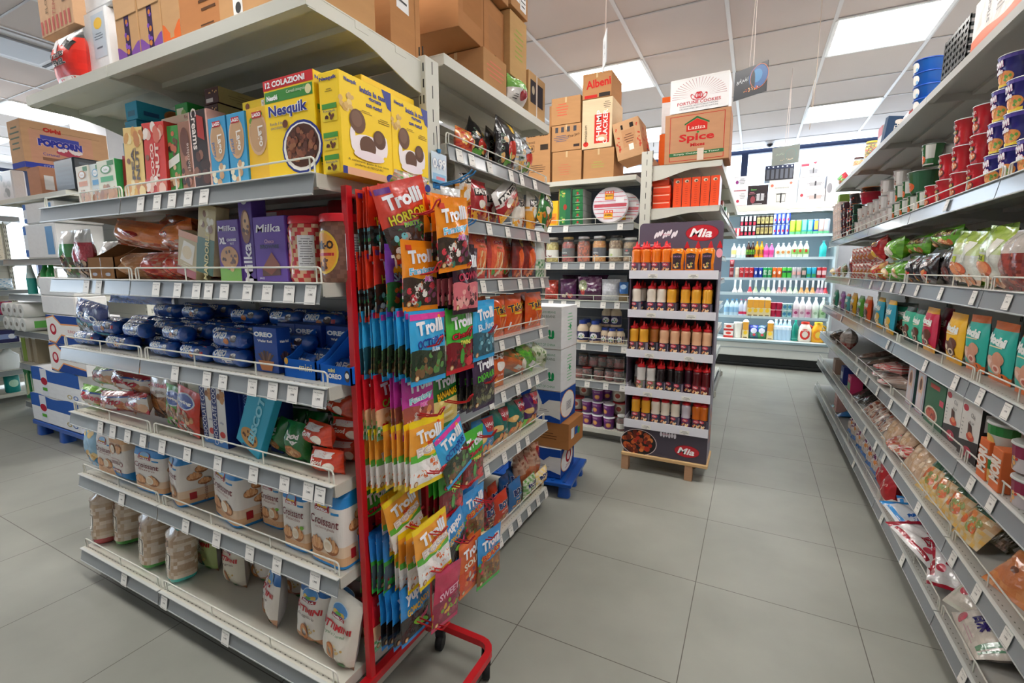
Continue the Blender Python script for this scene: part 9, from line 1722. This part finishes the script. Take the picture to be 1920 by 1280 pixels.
# blue and white cartons on a blue pallet
py0 = 1.58; px0 = xa(108, py0, .1)
q = MB(); q.box(-.5, .5, -.125, .125, .09, .13, hx(BLU), 'plastic', .006); pl2 = empty('plastic_pallet', (px0, py0+.135, 0), 0); link('deck', q.mesh('deck'), pl2)
for sx in (-1, 0, 1):
    for sy in (-1, 1):
        q = MB(); q.loft([(0, .05, .045, 4, hx(BLU)), (.0895, .045, .04, 4, hx(BLU))], 12, 'plastic')
        for V in q.V: V[:, 0] += sx*.42; V[:, 1] += sy*.078
        link('foot', q.mesh('foot'), pl2)
tag(pl2, 'blue plastic pallet under the blue and white cartons at the left', 'pallet')
def bw(zz, h, a, b, kind, label, dy=0.):
    xl, xr2 = xa(a, py0+.02, zz+h/2), xa(b, py0+.02, zz+h/2); w = xr2-xl
    if kind: ops = [('w', -.5, .5, .55, 1, '2a5aa8', dict(amp=.05)), ('r', -.3, .0, -.16, 1, 'd8dce4', 1), ('e', -.23, .55, .07, .14, 'b02038', 2), ('r', -.28, .2, -.18, .32, '5aa83c', 2), ('e', .28, .2, .05, .08, 'b8a878', 1, dict(ring=.4)), ('e', .4, .2, .05, .08, '5a7ab8', 1, dict(ring=.4))]
    else: ops = [('r', -.5, 0, .5, 1, '1c4590', 0), ('p', [(-.5, .05), (-.3, .0), (-.12, .3), (.5, .2), (.5, .75), (-.1, .72), (-.28, 1), (-.5, .9)], 'e8a068', .5), ('p', [(-.5, .1), (-.31, .05), (-.12, .35), (.5, .25), (.5, .7), (-.1, .67), (-.3, .95), (-.5, .85)], 'eae8e4', 1), ('e', -.33, .5, .09, .2, 'b82a3c', 2), ('e', -.33, .52, .05, .12, 'e8d0d0', 3), ('t', 'SUNOLA', .2, .48, .1, 'c03a48', dict(w=.25))]
    carton(xl+w/2, py0+.135, zz, w, .23, h-.004, label, col='e2e4e6', front=ops, tape=0)
bw(.135, .235, 60, 150, 1, 'white carton with a blue fading top, lowest in the left stack'); bw(.37, .235, 61, 150, 1, 'white carton with a blue fading top, second in the left stack')
bw(.61, .225, 94, 160, 0, 'navy and white oil carton, third in the left stack', .05); bw(.835, .225, 89, 158, 0, 'navy and white oil carton, fourth in the left stack', .05)
for k in (0, 1): xl = xa(91, py0+.07, 1.1); bb = Box(.55, .2, .14, 'e2e2e0', 'softfilm', .008); place(Proto('paper_pack', 'paper pack', bb.done('paper_pack')), xl+.27, py0+.135, 1.062+k*.142, 'plain white pack on the navy cartons, '+('lower' if k == 0 else 'upper'))
# net of oranges behind the mixed shelf
rr_ = random.Random(4)
ob = Loft([(0, .005, 'e8962c'), (.008, .025, 'e8962c'), (.03, .04, 'f0a030'), (.055, .036, 'f0a030'), (.073, .018, 'e8962c'), (.077, .004, 'e8962c')], 14, 'plastic'); obp_ = Proto('orange', 'orange', ob.done('orange'))
tbl = MB(); tx, ty = -3.3, 1.45
tbl.box(-.17, .17, -.12, .12, .70, .715, hx('d8d8d0'), 'steel', .002); tbl.box(-.17, .17, -.125, -.12, .69, .735, hx('d0d0c8'), 'steel', .001)
for sx in (-1, 1):
    for sy in (-1, 1): tbl.box(sx*.155-.01, sx*.155+.01, sy*.105-.01, sy*.105+.01, 0, .70, hx('b8b8b0'), 'steel')
place(Proto('fruit_stand', 'stand', tbl.mesh('fruit_stand')), tx, ty, 0, 'small white stand of oranges glimpsed behind the biscuit shelves')
for k in range(14):
    lay = int(k > 7); i = k-8*lay; n = 4-lay
    place(obp_, tx-.123+(i % n)*.082+.041*lay, ty-.06+.082*(i//n)+.02*lay, .716+lay*.06, 'orange piled on the small stand, '+('lower' if lay == 0 else 'upper')+' layer')
# ================================================================== hanging signs
def sign(px, py, Y, w, h, rz, draw, label, col, top):
    p = at(px, py, Y=Y); q = MB(); q.box(-w/2, w/2, -.002, .002, -h, 0, hx(col), 'print'); c = Can(q, lambda u, v, o: (u, np.full_like(u, -.002)-o, v)); draw(c, w, h)
    o = place(Proto('hanging_sign', 'sign', q.mesh('hanging_sign')), p.x, p.y, p.z, label, rz, settle=False)
    t = MB(); L_ = CEIL-p.z
    t.tube([(-.012, 0, -.004), (-.005, 0, L_*.5), (-.0, 0, L_-.007)], .0016, hx('d8c8c0'), 'paper', 5); t.tube([(.012, 0, -.004), (.006, 0, L_*.5), (.001, 0, L_-.007)], .0016, hx('d8c8c0'), 'paper', 5)
    link('string', t.mesh('string'), o); return o
def ram(c, w, h):
    c.rect(-w/2, -h, w/2, 0, '0c1420', 0); c.ell(.12*w*2, -.42*h, .36*h, .4*h, '10386a', 1, n=30); c.ell(.12*w*2, -.42*h, .34*h, .37*h, '1c5c9c', 1.5, n=30); c.ell(.1*w*2, -.38*h, .2*h, .22*h, '3a8ac0', 2, n=24); c.ell(.08*w, -.55*h, .07*w, .4*h, '10141c', 2.5); c.ell(.27*w, -.42*h, .34*h, .4*h, 'd87848', 3, n=30, ring=.05)
    c.scat(.05*w, -.78*h, .25*w, .08*h, 26, .02*w, ['f0a060', 'c8502c', 'f8d0a0', '6a2a1c'], 3); c.text('رمضان مبارك', -.24*w, -.4*h, .2*h, 'e8ecf0', 3, bold=.02, w=.36*w)
sign(1409, 125, 3.2, .2, .16, -.55, ram, 'black hanging sign with a crescent and small lights, nearer one', '101824', 0)
def ram2(c, w, h): c.ell(.2*w, -.5*h, .3*h, .34*h, '7a9a98', 1, n=24, ring=.1); c.scat(.05*w, -.75*h, .25*w, .06*h, 14, .02*w, ['c8b8a0', 'e0d0b8'], 2); c.text('رمضان', -.2*w, -.4*h, .16*h, 'b8c8b8', 2)
sign(1474, 274, 5.2, .23, .16, -.35, ram2, 'grey-green hanging sign seen against the bright window', '8a9490', 0)
def whs(c, w, h): c.text('اهلا', 0, -.35*h, .2*h, '2a3a5a', 2, bold=.03); c.text('رمضان', 0, -.62*h, .18*h, '3a4a6a', 2); c.text('كريم', 0, -.82*h, .1*h, '3a4a6a', 2)
sign(1135, 64, 2.4, .12, .15, -1.15, whs, 'narrow white hanging sign near the ceiling above the snack cartons', 'd8dce0', 0)
t = MB(); p = at(1528, 150, Y=4.0); t.tube([(0, 0, 0), (.006, 0, .3), (.0, 0, CEIL-.007-p.z+.27)], .0018, hx('d8c4b0'), 'paper', 5); t.tube([(0, 0, 0), (-.006, 0, -.05), (-.004, 0, .27)], .0018, hx('d8c4b0'), 'paper', 5)
place(Proto('hanging_string', 'string', t.mesh('hanging_string')), p.x, 4.0, p.z-.27, 'bare pale string loop hanging by the small far light panel', settle=False)
relax()
finish_labels()
